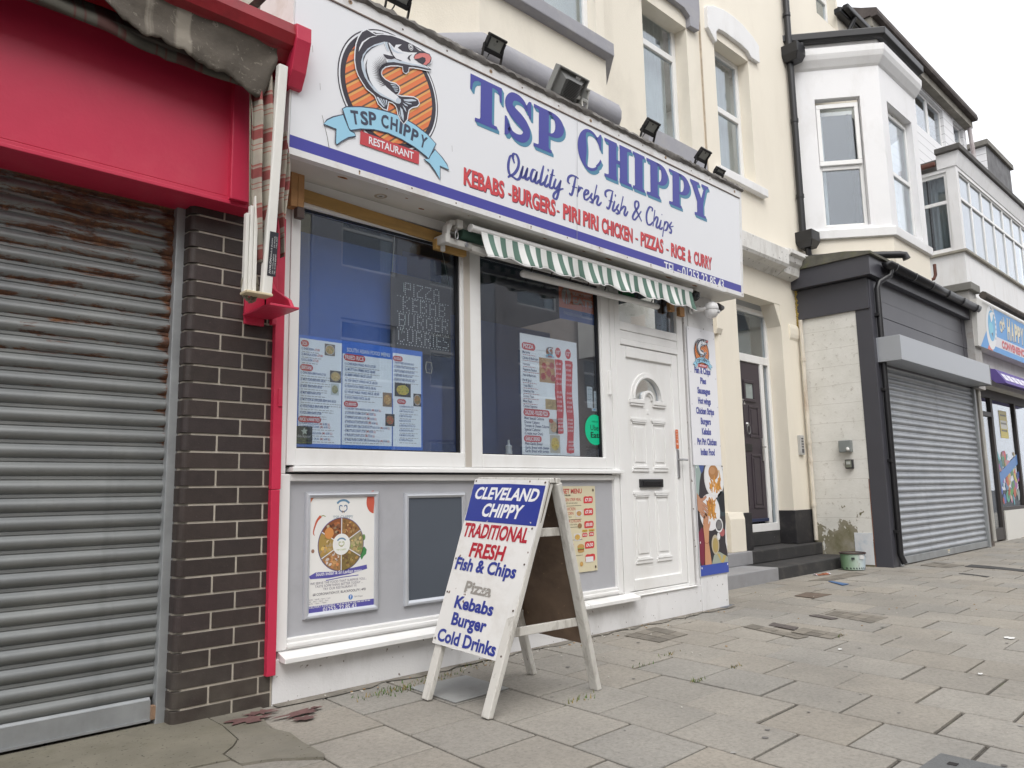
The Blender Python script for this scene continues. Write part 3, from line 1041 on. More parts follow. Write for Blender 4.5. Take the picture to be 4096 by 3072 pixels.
# red painted wall bracket
mb = MB()
mb.box(1.590, 1.735, -.30, -.02, 1.826, 1.838)
mb.prism([(1.705, y, z) for y, z in ((-.02, 1.838), (-.28, 1.838), (-.25, 1.88), (-.10, 1.96), (-.02, 2.06))], (.018, 0, 0))
mb.box(1.726, 1.752, -.05, -.02, 1.80, 2.10)
mb.box(1.60, 1.70, -.022, -.004, 1.79, 1.95)
mb.build('wall_bracket', RED, aw, bevel=.003)
ROPE = M('grey_rope', (.25, .23, .18), .95, .3, 40, .6, 120)
mb = MB()
mb.tube([(1.492, -.24, 2.93), (1.500, -.245, 2.5), (1.506, -.25, 2.2), (1.508, -.25, 1.96)], .0042, 6)
mb.tube([(1.512, -.23, 2.93), (1.514, -.24, 2.4), (1.513, -.245, 1.97)], .0042, 6)
rr = random.Random(2)
for k in range(7):
    pts = []
    for a in range(13):
        t_ = 2 * pi * a / 12
        pts.append((1.512 + .022 * cos(t_) * (1 + .3 * rr.random()) + .004 * k - .012, -.255 + .01 * sin(2 * t_ + k), 1.915 + (.065 + .008 * k % .02) * sin(t_) + rr.uniform(-.012, .012)))
    mb.tube(pts, .0042, 6)
mb.build('rope', ROPE, aw, smooth=True)
# ================================================================== FISH AND CHIP SHOP
cs = thing('takeaway_shop', 'white fronted takeaway shop with two windows, grey panels and cream wall above', 'building', (3.8, .1, 0))
# ---- white rendered base and right-hand pillar
mb = MB()
mb.box(1.800, 5.462, 0, .25, -.01, .205)
mb.build('stall_riser', WHITE_R, cs, bevel=.004)
mb = MB()
mb.box(5.466, 5.860, -.004, .30, -.01, 2.62)
mb.box(5.418, 5.4655, .004, .30, .205, 2.62)
mb.build('pillar', WHITE_R, cs, bevel=.006)
mb = MB()
mb.box(5.385, 5.417, .03, .2, .205, 2.60)
mb.build('gap_filler', M('crumbling_mortar', (.17, .11, .08), .95, .5, 18, .9, 60, dirt=((.4, .37, .33), .8, 16, (1, 1, 1))), cs)
mb = MB()
mb.prism([(1.828, y, z) for y, z in ((.03, .2405), (-.062, .212), (-.062, .190), (.03, .197))], (2.20, 0, 0))
mb.prism([(4.030, y, z) for y, z in ((.03, .2405), (-.063, .213), (-.063, .190), (.03, .197))], (.55, 0, 0))
mb.build('lower_sill', UPVC, cs, bevel=.002)
# ---- panel surround
mb = MB()
mb.box(1.803, 1.872, .004, .10, .238, 1.075)
mb.box(4.412, 4.474, .004, .10, .238, 1.075)
mb.box(1.872, 4.412, .006, .10, 1.040, 1.075)
mb.box(1.872, 4.412, .006, .10, .238, .292)
mb.box(1.866, 4.42, -.004, .01, .248, .270)
mb.build('panel_frame', UPVC, cs, bevel=.006)
PANEL = M('grey_laminate', (.42, .425, .45), .5, .06, 1.3, dirt=((.28, .28, .3), .35, 6, (1, 1, 1)))
mb = MB()
mb.box(1.872, 4.412, .030, .06, .292, 1.040)
mb.build('grey_panel', PANEL, cs)
mb = MB()
mb.box(1.866, 4.486, -.028, .05, 1.086, 1.108)
mb.box(1.885, 4.47, -.010, .05, 1.108, 1.117)
mb.build('upper_sill', UPVC, cs, bevel=.003)


# ---- two shop windows
def shopwin(x0, x1, gx0, gx1, z0, z1, gz0, gz1, lab=None):
    m_ = MB()
    m_.box(x0, gx0, .0, .075, z0, z1)
    m_.box(gx1, x1, .0, .075, z0, z1)
    m_.box(gx0, gx1, .0, .075, z0, gz0)
    m_.box(gx0, gx1, .0, .075, gz1, z1)
    fr = m_.build('shop_window', UPVC, cs, bevel=.005)
    b = MB()
    e = .011
    b.box(gx0, gx0 + e, .012, .05, gz0, gz1)
    b.box(gx1 - e, gx1, .012, .05, gz0, gz1)
    b.build('glazing_bead', UPVC if x0 < 2 else UPVC, fr)
    gsk = MB()
    for (a, b_, c, d) in ((gx0 + e, gx0 + e + .005, gz0, gz1), (gx1 - e - .012, gx1 - e, gz0, gz1), (gx0 + e, gx1 - e, gz0, gz0 + .006), (gx0 + e, gx1 - e, gz1 - .006, gz1)):
        gsk.box(a, b_, .022, .05, c, d)
    gsk.build('gasket', BLK, fr)
    p_ = MB()
    p_.box(gx0, gx1, .040, .046, gz0, gz1)
    p_.build('pane', SGLASS, fr)
    return fr


w1 = shopwin(1.846, 2.9945, 1.892, 2.992, 1.119, 2.52, 1.203, 2.462)
w2 = shopwin(3.048, 4.396, 3.138, 4.322, 1.119, 2.52, 1.200, 2.462)
tag(w1, 'wider pane over blue backing with food menu')
for bx_ in ((2.9955, 3.047, -.004, .07, 1.117, 2.50), (1.802, 1.845, .006, .08, 1.075, 2.60), (4.397, 4.426, .008, .08, 1.075, 2.60), (4.4285, 4.482, .005, .08, 1.075, 2.60)):
    MB().box(*bx_).build('window_post', UPVC, cs, bevel=.004)
mb = MB()
mb.box(2.996, 3.046, -.006, -.0042, 1.12, 2.49)
mb.build('post_cap', M('aged_upvc', (.50, .46, .41), .5, .1, 2), cs)
# interior behind the glass
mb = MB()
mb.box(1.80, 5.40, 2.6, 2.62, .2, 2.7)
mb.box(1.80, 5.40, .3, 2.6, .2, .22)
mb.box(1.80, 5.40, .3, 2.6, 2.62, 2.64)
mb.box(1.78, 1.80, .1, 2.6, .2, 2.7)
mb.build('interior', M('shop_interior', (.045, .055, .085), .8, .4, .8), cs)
mb = MB()
mb.box(1.85, 2.72, .20, .215, 1.15, 2.40)
mb.build('blue_blind', M('blue_board', (.075, .17, .50), .7, .12, 1.5), cs)
mb = MB()
mb.box(2.722, 3.02, .24, .25, 1.15, 2.45)
mb.box(3.10, 4.36, .55, .56, 1.15, 2.2)
mb.build('interior_tint_sheet', M('blue_tint_sheet', (.07, .11, .28), .7, .3, 1.5), cs)  # added sheets, their blue stands in for glass reflections and the dim interior
mb = MB()
mb.box(1.85, 4.36, .05, .60, 1.10, 1.16)
mb.build('window_board', M('window_shelf', (.18, .19, .2), .6, .2), cs)
# ---- head: white board, timber beam, timber blocks
mb = MB()
mb.box(1.803, 5.42, .010, .10, 2.545, 2.635)
mb.build('head_board', UPVC, cs, bevel=.003)
mb = MB()
mb.prism([(1.884, -.016, 2.552), (1.884, -.016, 2.486), (2.87, -.016, 2.452), (2.87, -.016, 2.520)], (0, .024, 0))
mb.box(2.746, 2.982, -.055, -.018, 2.398, 2.462)
mb.build('timber_beam', M('stained_pine', (.40, .24, .075), .65, .25, 6, .2, 60, stretch=(.4, 6, 6), dirt=((.16, .1, .05), .5, 5, (1, 1, 1))), cs, bevel=.003)
for bx_ in ((1.810, 1.847, -.055, .004, 2.427, 2.630), (1.848, 1.884, -.055, .004, 2.431, 2.630), (5.17, 5.235, -.03, .003, 2.40, 2.47), (5.31, 5.38, -.03, .003, 2.38, 2.455)):
    MB().box(*bx_).build('timber_block', WOOD, cs, bevel=.003)
mb = MB()
mb.box(1.846, 1.886, -.056, -.02, 2.375, 2.429)
mb.build('angle_bracket', M('old_zinc', (.12, .085, .075), .6, .3, 12, metal=.3), cs)
# ---- door with transom light
dm = MB()
dm.box(4.483, 4.545, .004, .08, .215, 2.60)
dm.box(5.300, 5.384, .004, .08, .215, 2.60)
dm.box(4.545, 5.300, .004, .08, 2.055, 2.10)
dm.box(4.545, 5.300, .010, .08, 2.10, 2.165)
dm.box(4.545, 5.300, .006, .08, 2.167, 2.232)
dm.box(4.545, 5.300, .006, .08, 2.545, 2.60)
dm.box(4.575, 5.30, .004, .08, .212, .236)
dm.box(4.50, 5.40, -.012, .06, .203, .214)
door_frame = dm.build('door_frame', UPVC, cs, bevel=.005)
tm = MB()
tm.box(4.545, 5.300, .030, .036, 2.232, 2.545)
tm.build('transom_pane', SGLASS, door_frame)
tm = MB()
tm.box(4.55, 4.82, .06, .064, 2.44, 2.52)
tm.build('green_sticker', M('green_vinyl', (.02, .22, .05), .5), door_frame)
d = MB()
for a, b_, c, e in ((4.549, 4.615, .240, 2.051), (5.215, 5.296, .240, 2.051), (4.615, 5.215, .240, .322), (4.615, 5.215, 1.965, 2.051)):
    d.box(a, b_, .012, .07, c, e)
door = d.build('front_door', UPVC, cs, bevel=.006)
tag(door, 'white panelled door with half moon glass and black letterbox')
d = MB()
cx, cz, r_ = 4.885, 1.655, .168
hole = [(cx + r_ * cos(rad(a)), cz + r_ * sin(rad(a))) for a in range(0, 181, 9)] + [(cx - .062, cz), (cx - .055, cz + .04), (cx - .03, cz + .065), (cx, cz + .072), (cx + .03, cz + .065), (cx + .055, cz + .04), (cx + .062, cz)]
outer = [(4.615, .322), (5.215, .322), (5.215, 1.965), (4.615, 1.965)]
pts3 = [[V((x, z, 0)) for x, z in outer], [V((x, z, 0)) for x, z in hole[::-1]]]
tri = tessellate_polygon(pts3)
allp = [(x, .028, z) for x, z in outer] + [(x, .028, z) for x, z in hole[::-1]]
tf = []
for t in tri:
    a, b_, c = (V(allp[i]) for i in t)
    tf.append(tuple(t) if (b_ - a).cross(c - a).y < 0 else tuple(t[::-1]))
d.add(allp, tf)
hr = hole
d.add([(x, .028, z) for x, z in hr] + [(x, .06, z) for x, z in hr], [(i, (i + 1) % len(hr), len(hr) + (i + 1) % len(hr), len(hr) + i) for i in range(len(hr))])
d.build('door_panel', UPVC, door)
d = MB()


def arch(r0, r1, y0, y1, a0=0, a1=180, c=(cx, cz), kz=1):
    n = 24
    for k in range(n):
        t0, t1 = rad(a0 + (a1 - a0) * k / n), rad(a0 + (a1 - a0) * (k + 1) / n)
        q = [(c[0] + r * cos(t), y0, c[1] + r * sin(t) * kz) for r, t in ((r0, t0), (r1, t0), (r1, t1), (r0, t1))]
        q2 = [(x, y1, z) for x, _, z in q]
        d.add(q + q2, [(0, 1, 2, 3), (4, 7, 6, 5), (1, 5, 6, 2), (0, 3, 7, 4)])


arch(.170, .186, .010, .03)
arch(.186, .212, .018, .03)
arch(.056, .076, .008, .03, c=(cx, cz - .004))
arch(.040, .056, .018, .03, c=(cx, cz - .004))
d.box(cx - .232, cx - .058, .008, .03, cz - .034, cz - .004)
d.box(cx + .058, cx + .232, .008, .03, cz - .034, cz - .004)
d.box(cx - .222, cx - .06, .014, .03, cz - .052, cz - .034)
d.box(cx + .06, cx + .222, .014, .03, cz - .052, cz - .034)
for (a, b_, c, e) in ((4.665, 4.855, 1.115, 1.50), (4.925, 5.105, 1.115, 1.50), (4.665, 4.855, .44, .945), (4.925, 5.105, .44, .945)):
    d.box(a - .008, b_ + .008, .018, .03, c - .012, c + .012)
    d.box(a, b_, .013, .03, c + .012, c + .024)
    d.box(a + .012, b_ - .012, .017, .03, c + .024, c + .034)
    d.box(a - .008, b_ + .008, .018, .03, e - .010, e + .010)
    d.box(a + .006, b_ - .006, .014, .03, e - .022, e - .012)
    d.box(a + .012, b_ - .012, .018, .03, e - .034, e - .024)
    d.box(a + .004, a + .016, .0225, .03, c + .034, e - .034)
    d.box(b_ - .016, b_ - .004, .0225, .03, c + .034, e - .034)
    d.box(a + .034, b_ - .034, .0215, .03, c + .06, e - .06)
d.build('door_moulding', UPVC, door, bevel=.0025)
d = MB()
d.box(cx - .175, cx + .175, .044, .050, cz - .005, cz + .175)
d.build('half_moon_pane', SGLASS, door)
d = MB()
d.box(4.735, 5.020, .006, .03, .984, 1.047)
d.build('letterbox', BLK, door, bevel=.004)
d = MB()
d.box(4.762, 4.995, .002, .006, .997, 1.032)
d.build('letterbox_flap', M('black_gloss', (.008, .008, .009), .25, .1), door, bevel=.003)
d = MB()
d.box(5.222, 5.252, .002, .014, 1.052, 1.282)
d.build('handle_plate', STEEL, door, bevel=.006)
d = MB()
d.tube([(5.238, .01, 1.198), (5.238, -.035, 1.198)], .009, 8)
d.tube([(5.195, -.035, 1.199), (5.255, -.038, 1.199), (5.302, -.036, 1.198)], .0085, 8)
d.build('handle', STEEL, door, smooth=True)
d = MB()
d.box(cx - .012, cx + .008, .022, .03, 1.545, 1.578)
d.build('bell_push', UPVC, door, bevel=.003)
ps = Print((0, .0045, 0))
ps.rrect(5.212, 1.287, 5.250, 1.440, (.62, .13, .03), 0, .006)
for k, ch_ in enumerate('PUSH'):
    ps.text(ch_, 5.231, 1.418 - k * .021, .0125, (.8, .78, .75), 1, align='c', bold=.02)
ps.rect(5.218, 1.318, 5.244, 1.333, (.8, .5, .42), 1)
ps.build('push_sticker', door)
d = MB()
d.box(4.374, 4.394, -.022, .002, 1.655, 1.832)
d.build('window_handle', UPVC, cs, bevel=.005)

# ---- upper storey: main wall, canted bay, tall window
up = MB()
wall_panel(up, (1.70, 1.04, 0), (1, 0, 0), (0, -1, 0), 5.965, 3.0, 9.4, [(4.80, 5.675, 4.80, 6.34)], .2)
up.build('upper_wall', CREAM, cs)
bm = MB()
bay = [(3.15, 1.04), (3.66, .55), (5.20, .55), (5.66, 1.04)]
for (a, b_) in zip(bay[:-1], bay[1:]):
    U_ = V((b_[0] - a[0], b_[1] - a[1], 0))
    N_ = U_.cross(V((0, 0, 1))).normalized()
    hl = [(.24, 1.42, 5.0, 6.6)] if a[1] == b_[1] else [(.14, U_.length - .14, 5.0, 6.6)]
    wall_panel(bm, (a[0], a[1], 0), U_.normalized(), N_, U_.length, 4.20, 8.0, hl, .12)
bm.build('bay_wall', CREAM, cs)
window(cs, (3.66, .55, 0), (1, 0, 0), (0, -1, 0), .24, 1.42, 5.0, 6.6, .09, .06, gmat=GLASS, name='bay_window')
a, b_ = bay[2], bay[3]
U_ = V((b_[0] - a[0], b_[1] - a[1], 0))
window(cs, (a[0], a[1], 0), U_.normalized(), U_.cross(V((0, 0, 1))).normalized(), .14, U_.length - .14, 5.0, 6.6, .09, .06, name='bay_window')
a, b_ = bay[0], bay[1]
U_ = V((b_[0] - a[0], b_[1] - a[1], 0))
window(cs, (a[0], a[1], 0), U_.normalized(), U_.cross(V((0, 0, 1))).normalized(), .14, U_.length - .14, 5.0, 6.6, .09, .06, name='bay_window')


def canted(prof, plan_off):
    """profile [(offset outward, z)] carried round the bay plan"""
    m_ = MB()
    rings = []
    c45 = .41
    for o_, z_ in prof:
        rings.append([(bay[0][0] - o_ * 1.41, 1.04, z_), (bay[1][0] - o_ * c45, .55 - o_, z_), (bay[2][0] + o_ * c45, .55 - o_, z_), (bay[3][0] + o_ * 1.41, 1.04, z_)])
    vs = [q for r in rings for q in r]
    fs = []
    for i in range(len(rings) - 1):
        for k in range(3):
            fs.append((i * 4 + k, i * 4 + k + 1, (i + 1) * 4 + k + 1, (i + 1) * 4 + k))
    m_.add(vs, fs)
    return m_


canted([(0, 4.84), (.075, 4.862), (.075, 4.985), (.06, 4.995), (-.12, 5.02)], 0).build('bay_sill', GREYP, cs, bevel=.008)
canted([(-.05, 4.16), (.03, 4.17), (.085, 4.20), (.115, 4.25), (.12, 4.32), (.10, 4.385), (.05, 4.425), (-.02, 4.44)], 0).build('bay_base', GREYP, cs, smooth=True)
# tall first-floor window
mb = MB()
arc = [(6.40, 7.05), (6.40, 6.36), (6.505, 6.34), (6.505, 6.46), (6.62, 6.52), (7.26, 6.52), (7.376, 6.46), (7.376, 6.34), (7.565, 6.36), (7.60, 6.60), (7.60, 7.05)]
mb.prism([(x, .975, z) for x, z in arc], (0, .09, 0))
mb.build('window_lintel', GREYP, cs, bevel=.008)
mb = MB()
mb.prism([(6.40, y, z) for y, z in ((1.2, 4.81), (.95, 4.775), (.95, 4.58), (1.1, 4.58))], (1.13, 0, 0))
mb.build('window_sill', GREYP, cs, bevel=.006)
window(cs, (1.70, 1.04, 0), (1, 0, 0), (0, -1, 0), 4.80, 5.675, 4.80, 6.60, .16, .07, bars=((5.985, .075),), curtain=((4.85, 5.63, (.55, .54, .5)),))
# flat roof and lead edge over the sign
mb = MB()
mb.box(1.70, 5.99, -.20, 1.04, 3.50, 3.56)
mb.build('flat_roof', LEAD, cs)
lf = MB()
rl = random.Random(4)
N_ = 150
rings = []
for k in range(N_ + 1):
    x = 1.69 + 4.315 * k / N_
    j = lambda a: rl.uniform(-a, a)
    lift = .012 * max(0, sin(x * 2.9)) ** 6
    rings.append([(x, .30, 3.63), (x, -.10 + j(.004), 3.60 + j(.004)), (x, -.262 + j(.006), 3.596 + j(.006) + lift), (x, -.292 + j(.005), 3.582 + j(.006)), (x, -.296 + j(.005), 3.562 + j(.006)), (x, -.283 + j(.005), 3.548 + j(.006) - lift * .8), (x, -.262, 3.552)])
vs = [q for r in rings for q in r]
lf.add(vs, [(i * 7 + k, (i + 1) * 7 + k, (i + 1) * 7 + k + 1, i * 7 + k + 1) for i in range(N_) for k in range(6)])
lf.build('lead_flashing', LEAD, cs, smooth=True)

# ================================================================== FASCIA SIGN
sg = thing('shop_sign', 'long white fascia sign reading TSP CHIPPY with fish emblem and blue stripe', 'sign', (3.84, -.2, 2.6))


def sy(z):
    return -.232 - (z - 2.609) * .0436


SIGNW = M('white_sign_panel', (.80, .815, .85), .35, .02, .6)
mb = MB()
mb.prism([(1.700, sy(z), z) for z in (2.609,)] + [(1.700, sy(3.549), 3.549), (1.700, -.16, 3.549), (1.700, -.16, 2.609)], (4.262, 0, 0))
mb.build('sign_panel', SIGNW, sg)
TRIM = M('sign_trim', (.76, .76, .76), .4, .08, 2, dirt=((.42, .33, .24), .5, 7, (1, 1, 1)))
mb = MB()
# bottom trim, top trim, end caps
for x0, x1 in ((1.690, 4.045), (4.047, 5.990)):
    mb.prism([(x0, y, z) for y, z in ((-.2335, 2.640), (-.2385, 2.640), (-.2375, 2.606), (-.20, 2.603), (-.20, 2.609), (-.2315, 2.611))], (x1 - x0, 0, 0))
mb.prism([(1.690, y, z) for y, z in ((sy(3.488) - .0035, 3.488), (sy(3.55) - .0035, 3.555), (-.2, 3.555), (-.2, 3.55), (sy(3.55) + .001, 3.548), (sy(3.488) + .001, 3.488))], (4.30, 0, 0))
mb.prism([(5.957, sy(2.64) - .0035, 2.6405), (5.957, sy(3.487) - .0035, 3.4875), (5.957, sy(3.487) + .001, 3.4875), (5.957, sy(2.64) + .001, 2.6405)], (.033, 0, 0))
mb.prism([(5.984, y, z) for y, z in ((sy(2.61), 2.611), (sy(3.545), 3.545), (.1, 3.545), (.1, 2.611))], (.005, 0, 0))
mb.prism([(1.690, y, z) for y, z in ((sy(2.61), 2.611), (sy(3.545), 3.545), (.1, 3.545), (.1, 2.611))], (.008, 0, 0))
mb.build('sign_trim', TRIM, sg)
mb = MB()
mb.prism([(1.69, y, z) for y, z in ((sy(3.492) - .0052, 3.4815), (sy(3.492) - .0052, 3.4885), (sy(3.488) + .001, 3.4885), (sy(3.488) + .001, 3.4815))], (4.27, 0, 0))
mb.build('trim_bead', M('brown_bead', (.17, .12, .10), .6, .3, 8), sg)


def soffit_mat():
    t = NT('rusty_white_soffit')
    n1 = t.noise(1.8, 5, .6, (.5, 1, 1))
    c = t.ramp(n1, [(.3, (.52, .51, .48)), (.7, (.70, .69, .66))])
    n2 = t.noise(13, 6, .7)
    c = t.mix(t.ramp(n2, [(.66, (0, 0, 0)), (.78, (.5,) * 3)]), c, (.35, .22, .11))
    t.bsdf(c, .5)
    return t.mat


mb = MB()
mb.box(1.695, 4.045, -.2, .012, 2.605, 2.609)
mb.box(4.047, 5.985, -.2, .012, 2.605, 2.609)
mb.build('soffit', soffit_mat(), sg)
pr = Print((0, 0, 2.6045), (1, 0, 0), (0, -1, 0))
RST = (.20, .075, .02)
for (x, y, a, b_) in ((2.045, .16, .03, .012), (2.62, .075, .022, .01), (4.224, .167, .035, .012), (4.961, .173, .045, .012), (5.327, .171, .032, .010), (3.55, .18, .02, .006), (3.95, .17, .018, .006), (2.30, .19, .006, .005), (2.9, .17, .006, .004), (2.46, .15, .009, .006)):
    pp = []
    for k in range(16):
        t_ = 2 * pi * k / 16
        q = .7 + .5 * rl.random()
        pp.append((x + a * q * cos(t_), y + b_ * q * sin(t_)))
    pr.poly(pp, tuple(c * 1.9 for c in RST), 0)
    pr.poly([(x + (u - x) * .55, y + (v - y) * .55) for u, v in pp], tuple(c * .7 for c in RST), 1)
pr.ring(2.335, .080, .022, .036, (.42, .36, .28), 0, 24)
pr.ell(2.335, .080, .022, .022, (.55, .54, .52), 1)
pr.ell(2.335, .080, .010, .010, (.22, .2, .17), 2)
pr.build('rust_mark', sg, M('rust_stain', (1, 1, 1), .85, .3, 20, attr=True))

S_BLUE, S_NAVY, S_TEAL, S_RED = (.058, .062, .34), (.065, .075, .32), (.075, .25, .38), (.62, .06, .07)


def facep(off=.0008):
    # plane of the tilted sign face in (x, z) coordinates
    return Print((0, -.232 + 2.609 * .0436 - off, 0), (1, 0, 0), (0, -.0436, 1))


p = facep()
p.rect(1.700, 2.640, 5.957, 2.704, (.062, .062, .34), 0)
p.rect(3.8035, 2.64, 3.8065, 3.487, (.40, .41, .43), 4)
# telephone number, its lower part cut off by the trim
p.text('TEL :', 4.812, 2.610, .080, (.82, .83, .87), 2, u1=5.005, bold=.012)
p.text('01253 22 85 43', 5.055, 2.616, .080, (.82, .83, .87), 2, u1=5.672, bold=.012)
p.rect(5.01, 2.652, 5.04, 2.658, (.80, .81, .85), 2)
p.rect(4.80, 2.60, 5.70, 2.6405, (.76, .76, .76), 7)


# --- slab-serif capitals drawn as outlines (unit height)
def G_T(w_):
    return [[(0, 1), (w_, 1), (w_, .66), (w_ - .055, .66), (w_ - .07, .80), (w_ - .13, .89), (w_ - .24, .915), (w_ * .69, .905), (w_ * .69, .13), (w_ * .71, .085), (w_ * .86, .075), (w_ * .86, 0), (w_ * .16, 0), (w_ * .16, .075), (w_ * .30, .085), (w_ * .325, .13), (w_ * .325, .905), (.22, .915), (.12, .87), (.07, .80), (.05, .66), (0, .66)]]


def stem(x0, x1, s0, s1):
    return [(s0, 1), (s1, 1), (s1, .925), (x1 + .02, .915), (x1, .88), (x1, .12), (x1 + .02, .085), (s1, .075), (s1, 0), (s0, 0), (s0, .075), (x0 - .02, .085), (x0, .12), (x0, .88), (x0 - .02, .915), (s0, .925)]


def bowl(xc, w_, z0, z1, thick):
    out, inn = [], []
    zc, rz = (z0 + z1) / 2, (z1 - z0) / 2
    for k in range(21):
        a = pi / 2 - pi * k / 20
        out.append((xc + w_ * max(0, cos(a)) ** .8, zc + rz * sin(a)))
        inn.append((xc + (w_ - thick) * max(0, cos(a)) ** .8, zc + (rz - .075) * sin(a)))
    return out, inn


def draw_letter(pr_, ch, x0, x1, z0, z1, col, lay):
    H_ = z1 - z0
    w_ = (x1 - x0) / H_

    def tr(pts):
        return [(x0 + a * H_, z0 + b * H_) for a, b in pts]
    if ch == 'T':
        pr_.poly(tr(G_T(w_)[0]), col, lay)
    elif ch == 'I':
        pr_.poly(tr(stem(w_ / 2 - .165, w_ / 2 + .165, 0, w_)), col, lay)
    elif ch == 'H':
        pr_.poly(tr(stem(.17, .48, 0, w_ * .45)), col, lay)
        pr_.poly(tr(stem(w_ - .48, w_ - .17, w_ * .55, w_)), col, lay)
        pr_.rect(x0 + .46 * H_, z0 + .46 * H_, x0 + (w_ - .46) * H_, z0 + .56 * H_, col, lay)
    elif ch == 'P':
        pr_.poly(tr(stem(.17, .50, 0, .60)), col, lay)
        o_, i_ = bowl(.52, w_ - .52, .40, 1.0, .30)
        pr_.poly(tr([(.48, 1.0)] + o_ + [(.48, .40), (.48, .475)] + i_[::-1] + [(.48, .925)]), col, lay)
    elif ch == 'Y':
        c_ = w_ * .53
        pr_.poly(tr([(0, 1), (.46, 1), (.46, .925), (.36, .915), (.345, .88), (c_ + .06, .56), (w_ - .24, .88), (w_ - .26, .915), (w_ - .36, .925), (w_ - .36, 1), (w_, 1), (w_, .925), (w_ - .08, .915), (w_ - .13, .87), (c_ + .16, .42), (c_ + .16, .12), (c_ + .18, .085), (c_ + .29, .075), (c_ + .29, 0), (c_ - .29, 0), (c_ - .29, .075), (c_ - .18, .085), (c_ - .16, .12), (c_ - .16, .42), (.06, .90), (0, .925)]), col, lay)
    elif ch == 'C':
        n = 40
        L_, R_ = [], []
        for k in range(n + 1):
            a = rad(48 + (312 - 48) * k / n)
            th = .045 + .29 * max(0, -cos(a)) ** 1.1
            ox, oz = w_ / 2 * cos(a), .52 * sin(a)
            ix, iz = (w_ / 2 - th) * cos(a), (.52 - .075) * sin(a)
            L_.append((w_ / 2 + ox, .5 + oz))
            R_.append((w_ / 2 + ix, .5 + iz))
        pr_.tris(tr(L_ + R_), [(i, n + 1 + i, n + 2 + i, i + 1) for i in range(n)], col, lay)
        pr_.poly(tr([(w_ * .78, .90), (w_ * .86, .93), (w_ * .93, 1.02), (w_ * .99, 1.02), (w_ * .99, .62), (w_ * .93, .62), (w_ * .86, .76), (w_ * .74, .86)]), col, lay)
        pr_.poly(tr([(w_ * .80, .13), (w_ * .92, .22), (w_ * 1.0, .34), (w_ * .95, .38), (w_ * .88, .28), (w_ * .76, .17)]), col, lay)
    elif ch == 'S':
        sp = [(.80, .74), (.70, .88), (.50, .955), (.28, .93), (.16, .80), (.18, .66), (.36, .55), (.60, .45), (.76, .34), (.80, .20), (.68, .07), (.46, .035), (.24, .10), (.10, .28)]
        sp = [(a * w_, b) for a, b in sp]
        pr_.stroke(tr(sp), .155 * H_, col, lay, 5, wf=lambda t, dx, dy: .45 + 1.45 * (1 - abs(2 * t - 1)) ** .8)
        pr_.poly(tr([(w_ * .78, .86), (w_ * .88, .99), (w_ * .97, 1.0), (w_ * .97, .60), (w_ * .90, .60), (w_ * .80, .78), (w_ * .70, .88)]), col, lay)
        pr_.poly(tr([(w_ * .24, .14), (w_ * .11, 0), (w_ * .01, -.01), (w_ * .01, .42), (w_ * .08, .42), (w_ * .18, .22), (w_ * .30, .08)]), col, lay)


LET = (('T', 2.841, 3.098), ('S', 3.124, 3.366), ('P', 3.382, 3.672), ('C', 3.811, 4.066), ('H', 4.098, 4.409), ('I', 4.427, 4.572), ('P', 4.597, 4.874), ('P', 4.889, 5.180), ('Y', 5.185, 5.454))
for ch_, a, b_ in LET:
    for k in range(5):
        draw_letter(p, ch_, a + .004 * (k + 1), b_ + .004 * (k + 1), 3.166 - .0043 * (k + 1), 3.449 - .0043 * (k + 1), S_TEAL, .2 + k * .1)
    draw_letter(p, ch_, a, b_, 3.166, 3.449, S_BLUE, 2)
p.build('lettering', sg)

p = facep()
for st in FISH_SCRIPT:
    if len(st) == 2 and abs(st[0][0] - st[1][0]) + abs(st[0][1] - st[1][1]) < .012:
        p.ell((st[0][0] + st[1][0]) / 2, (st[0][1] + st[1][1]) / 2, .0078, .0095, S_NAVY, 1, 12)
        continue
    p.stroke(st, .0205, S_NAVY, 1, 5, wf=lambda t, dx, dy: (.55 + .55 * abs(dy)) * (.55 + .45 * min(1, 6 * t, 6 * (1 - t))))
p.build('script_lettering', sg)

p = facep()
for lay, col, dx, dz in ((0, (.10, .05, .09), .005, -.005), (1, S_RED, 0, 0)):
    for txt, a, b_ in (('KEBABS', 2.803, 3.129), ('BURGERS', 3.198, 3.592), ('PIRI', 3.666, 3.838), ('PIRI', 3.868, 4.031), ('CHICKEN', 4.067, 4.419), ('PIZZAS', 4.517, 4.803), ('RICE', 4.907, 5.099), ('&', 5.137, 5.184), ('CURRY', 5.224, 5.491)):
        p.text(txt, a + dx, 2.757 + dz, .096, col, lay, u1=b_ + dx, bold=.037)
    for a, b_ in ((3.163, 3.189), (3.604, 3.630), (4.452, 4.484), (4.842, 4.874)):
        p.rect(a + dx, 2.786 + dz, b_ + dx, 2.797 + dz, col, lay)
p.build('small_lettering', sg)

# --- emblem: leaping fish on an orange disc with ribbon
E_BLK, E_WHT, E_LB, E_PINK, E_OR, E_YE = (.035, .03, .045), (.80, .82, .86), (.55, .63, .72), (.68, .20, .19), (.78, .20, .07), (.80, .40, .12)
E_RIB = (.33, .62, .80)


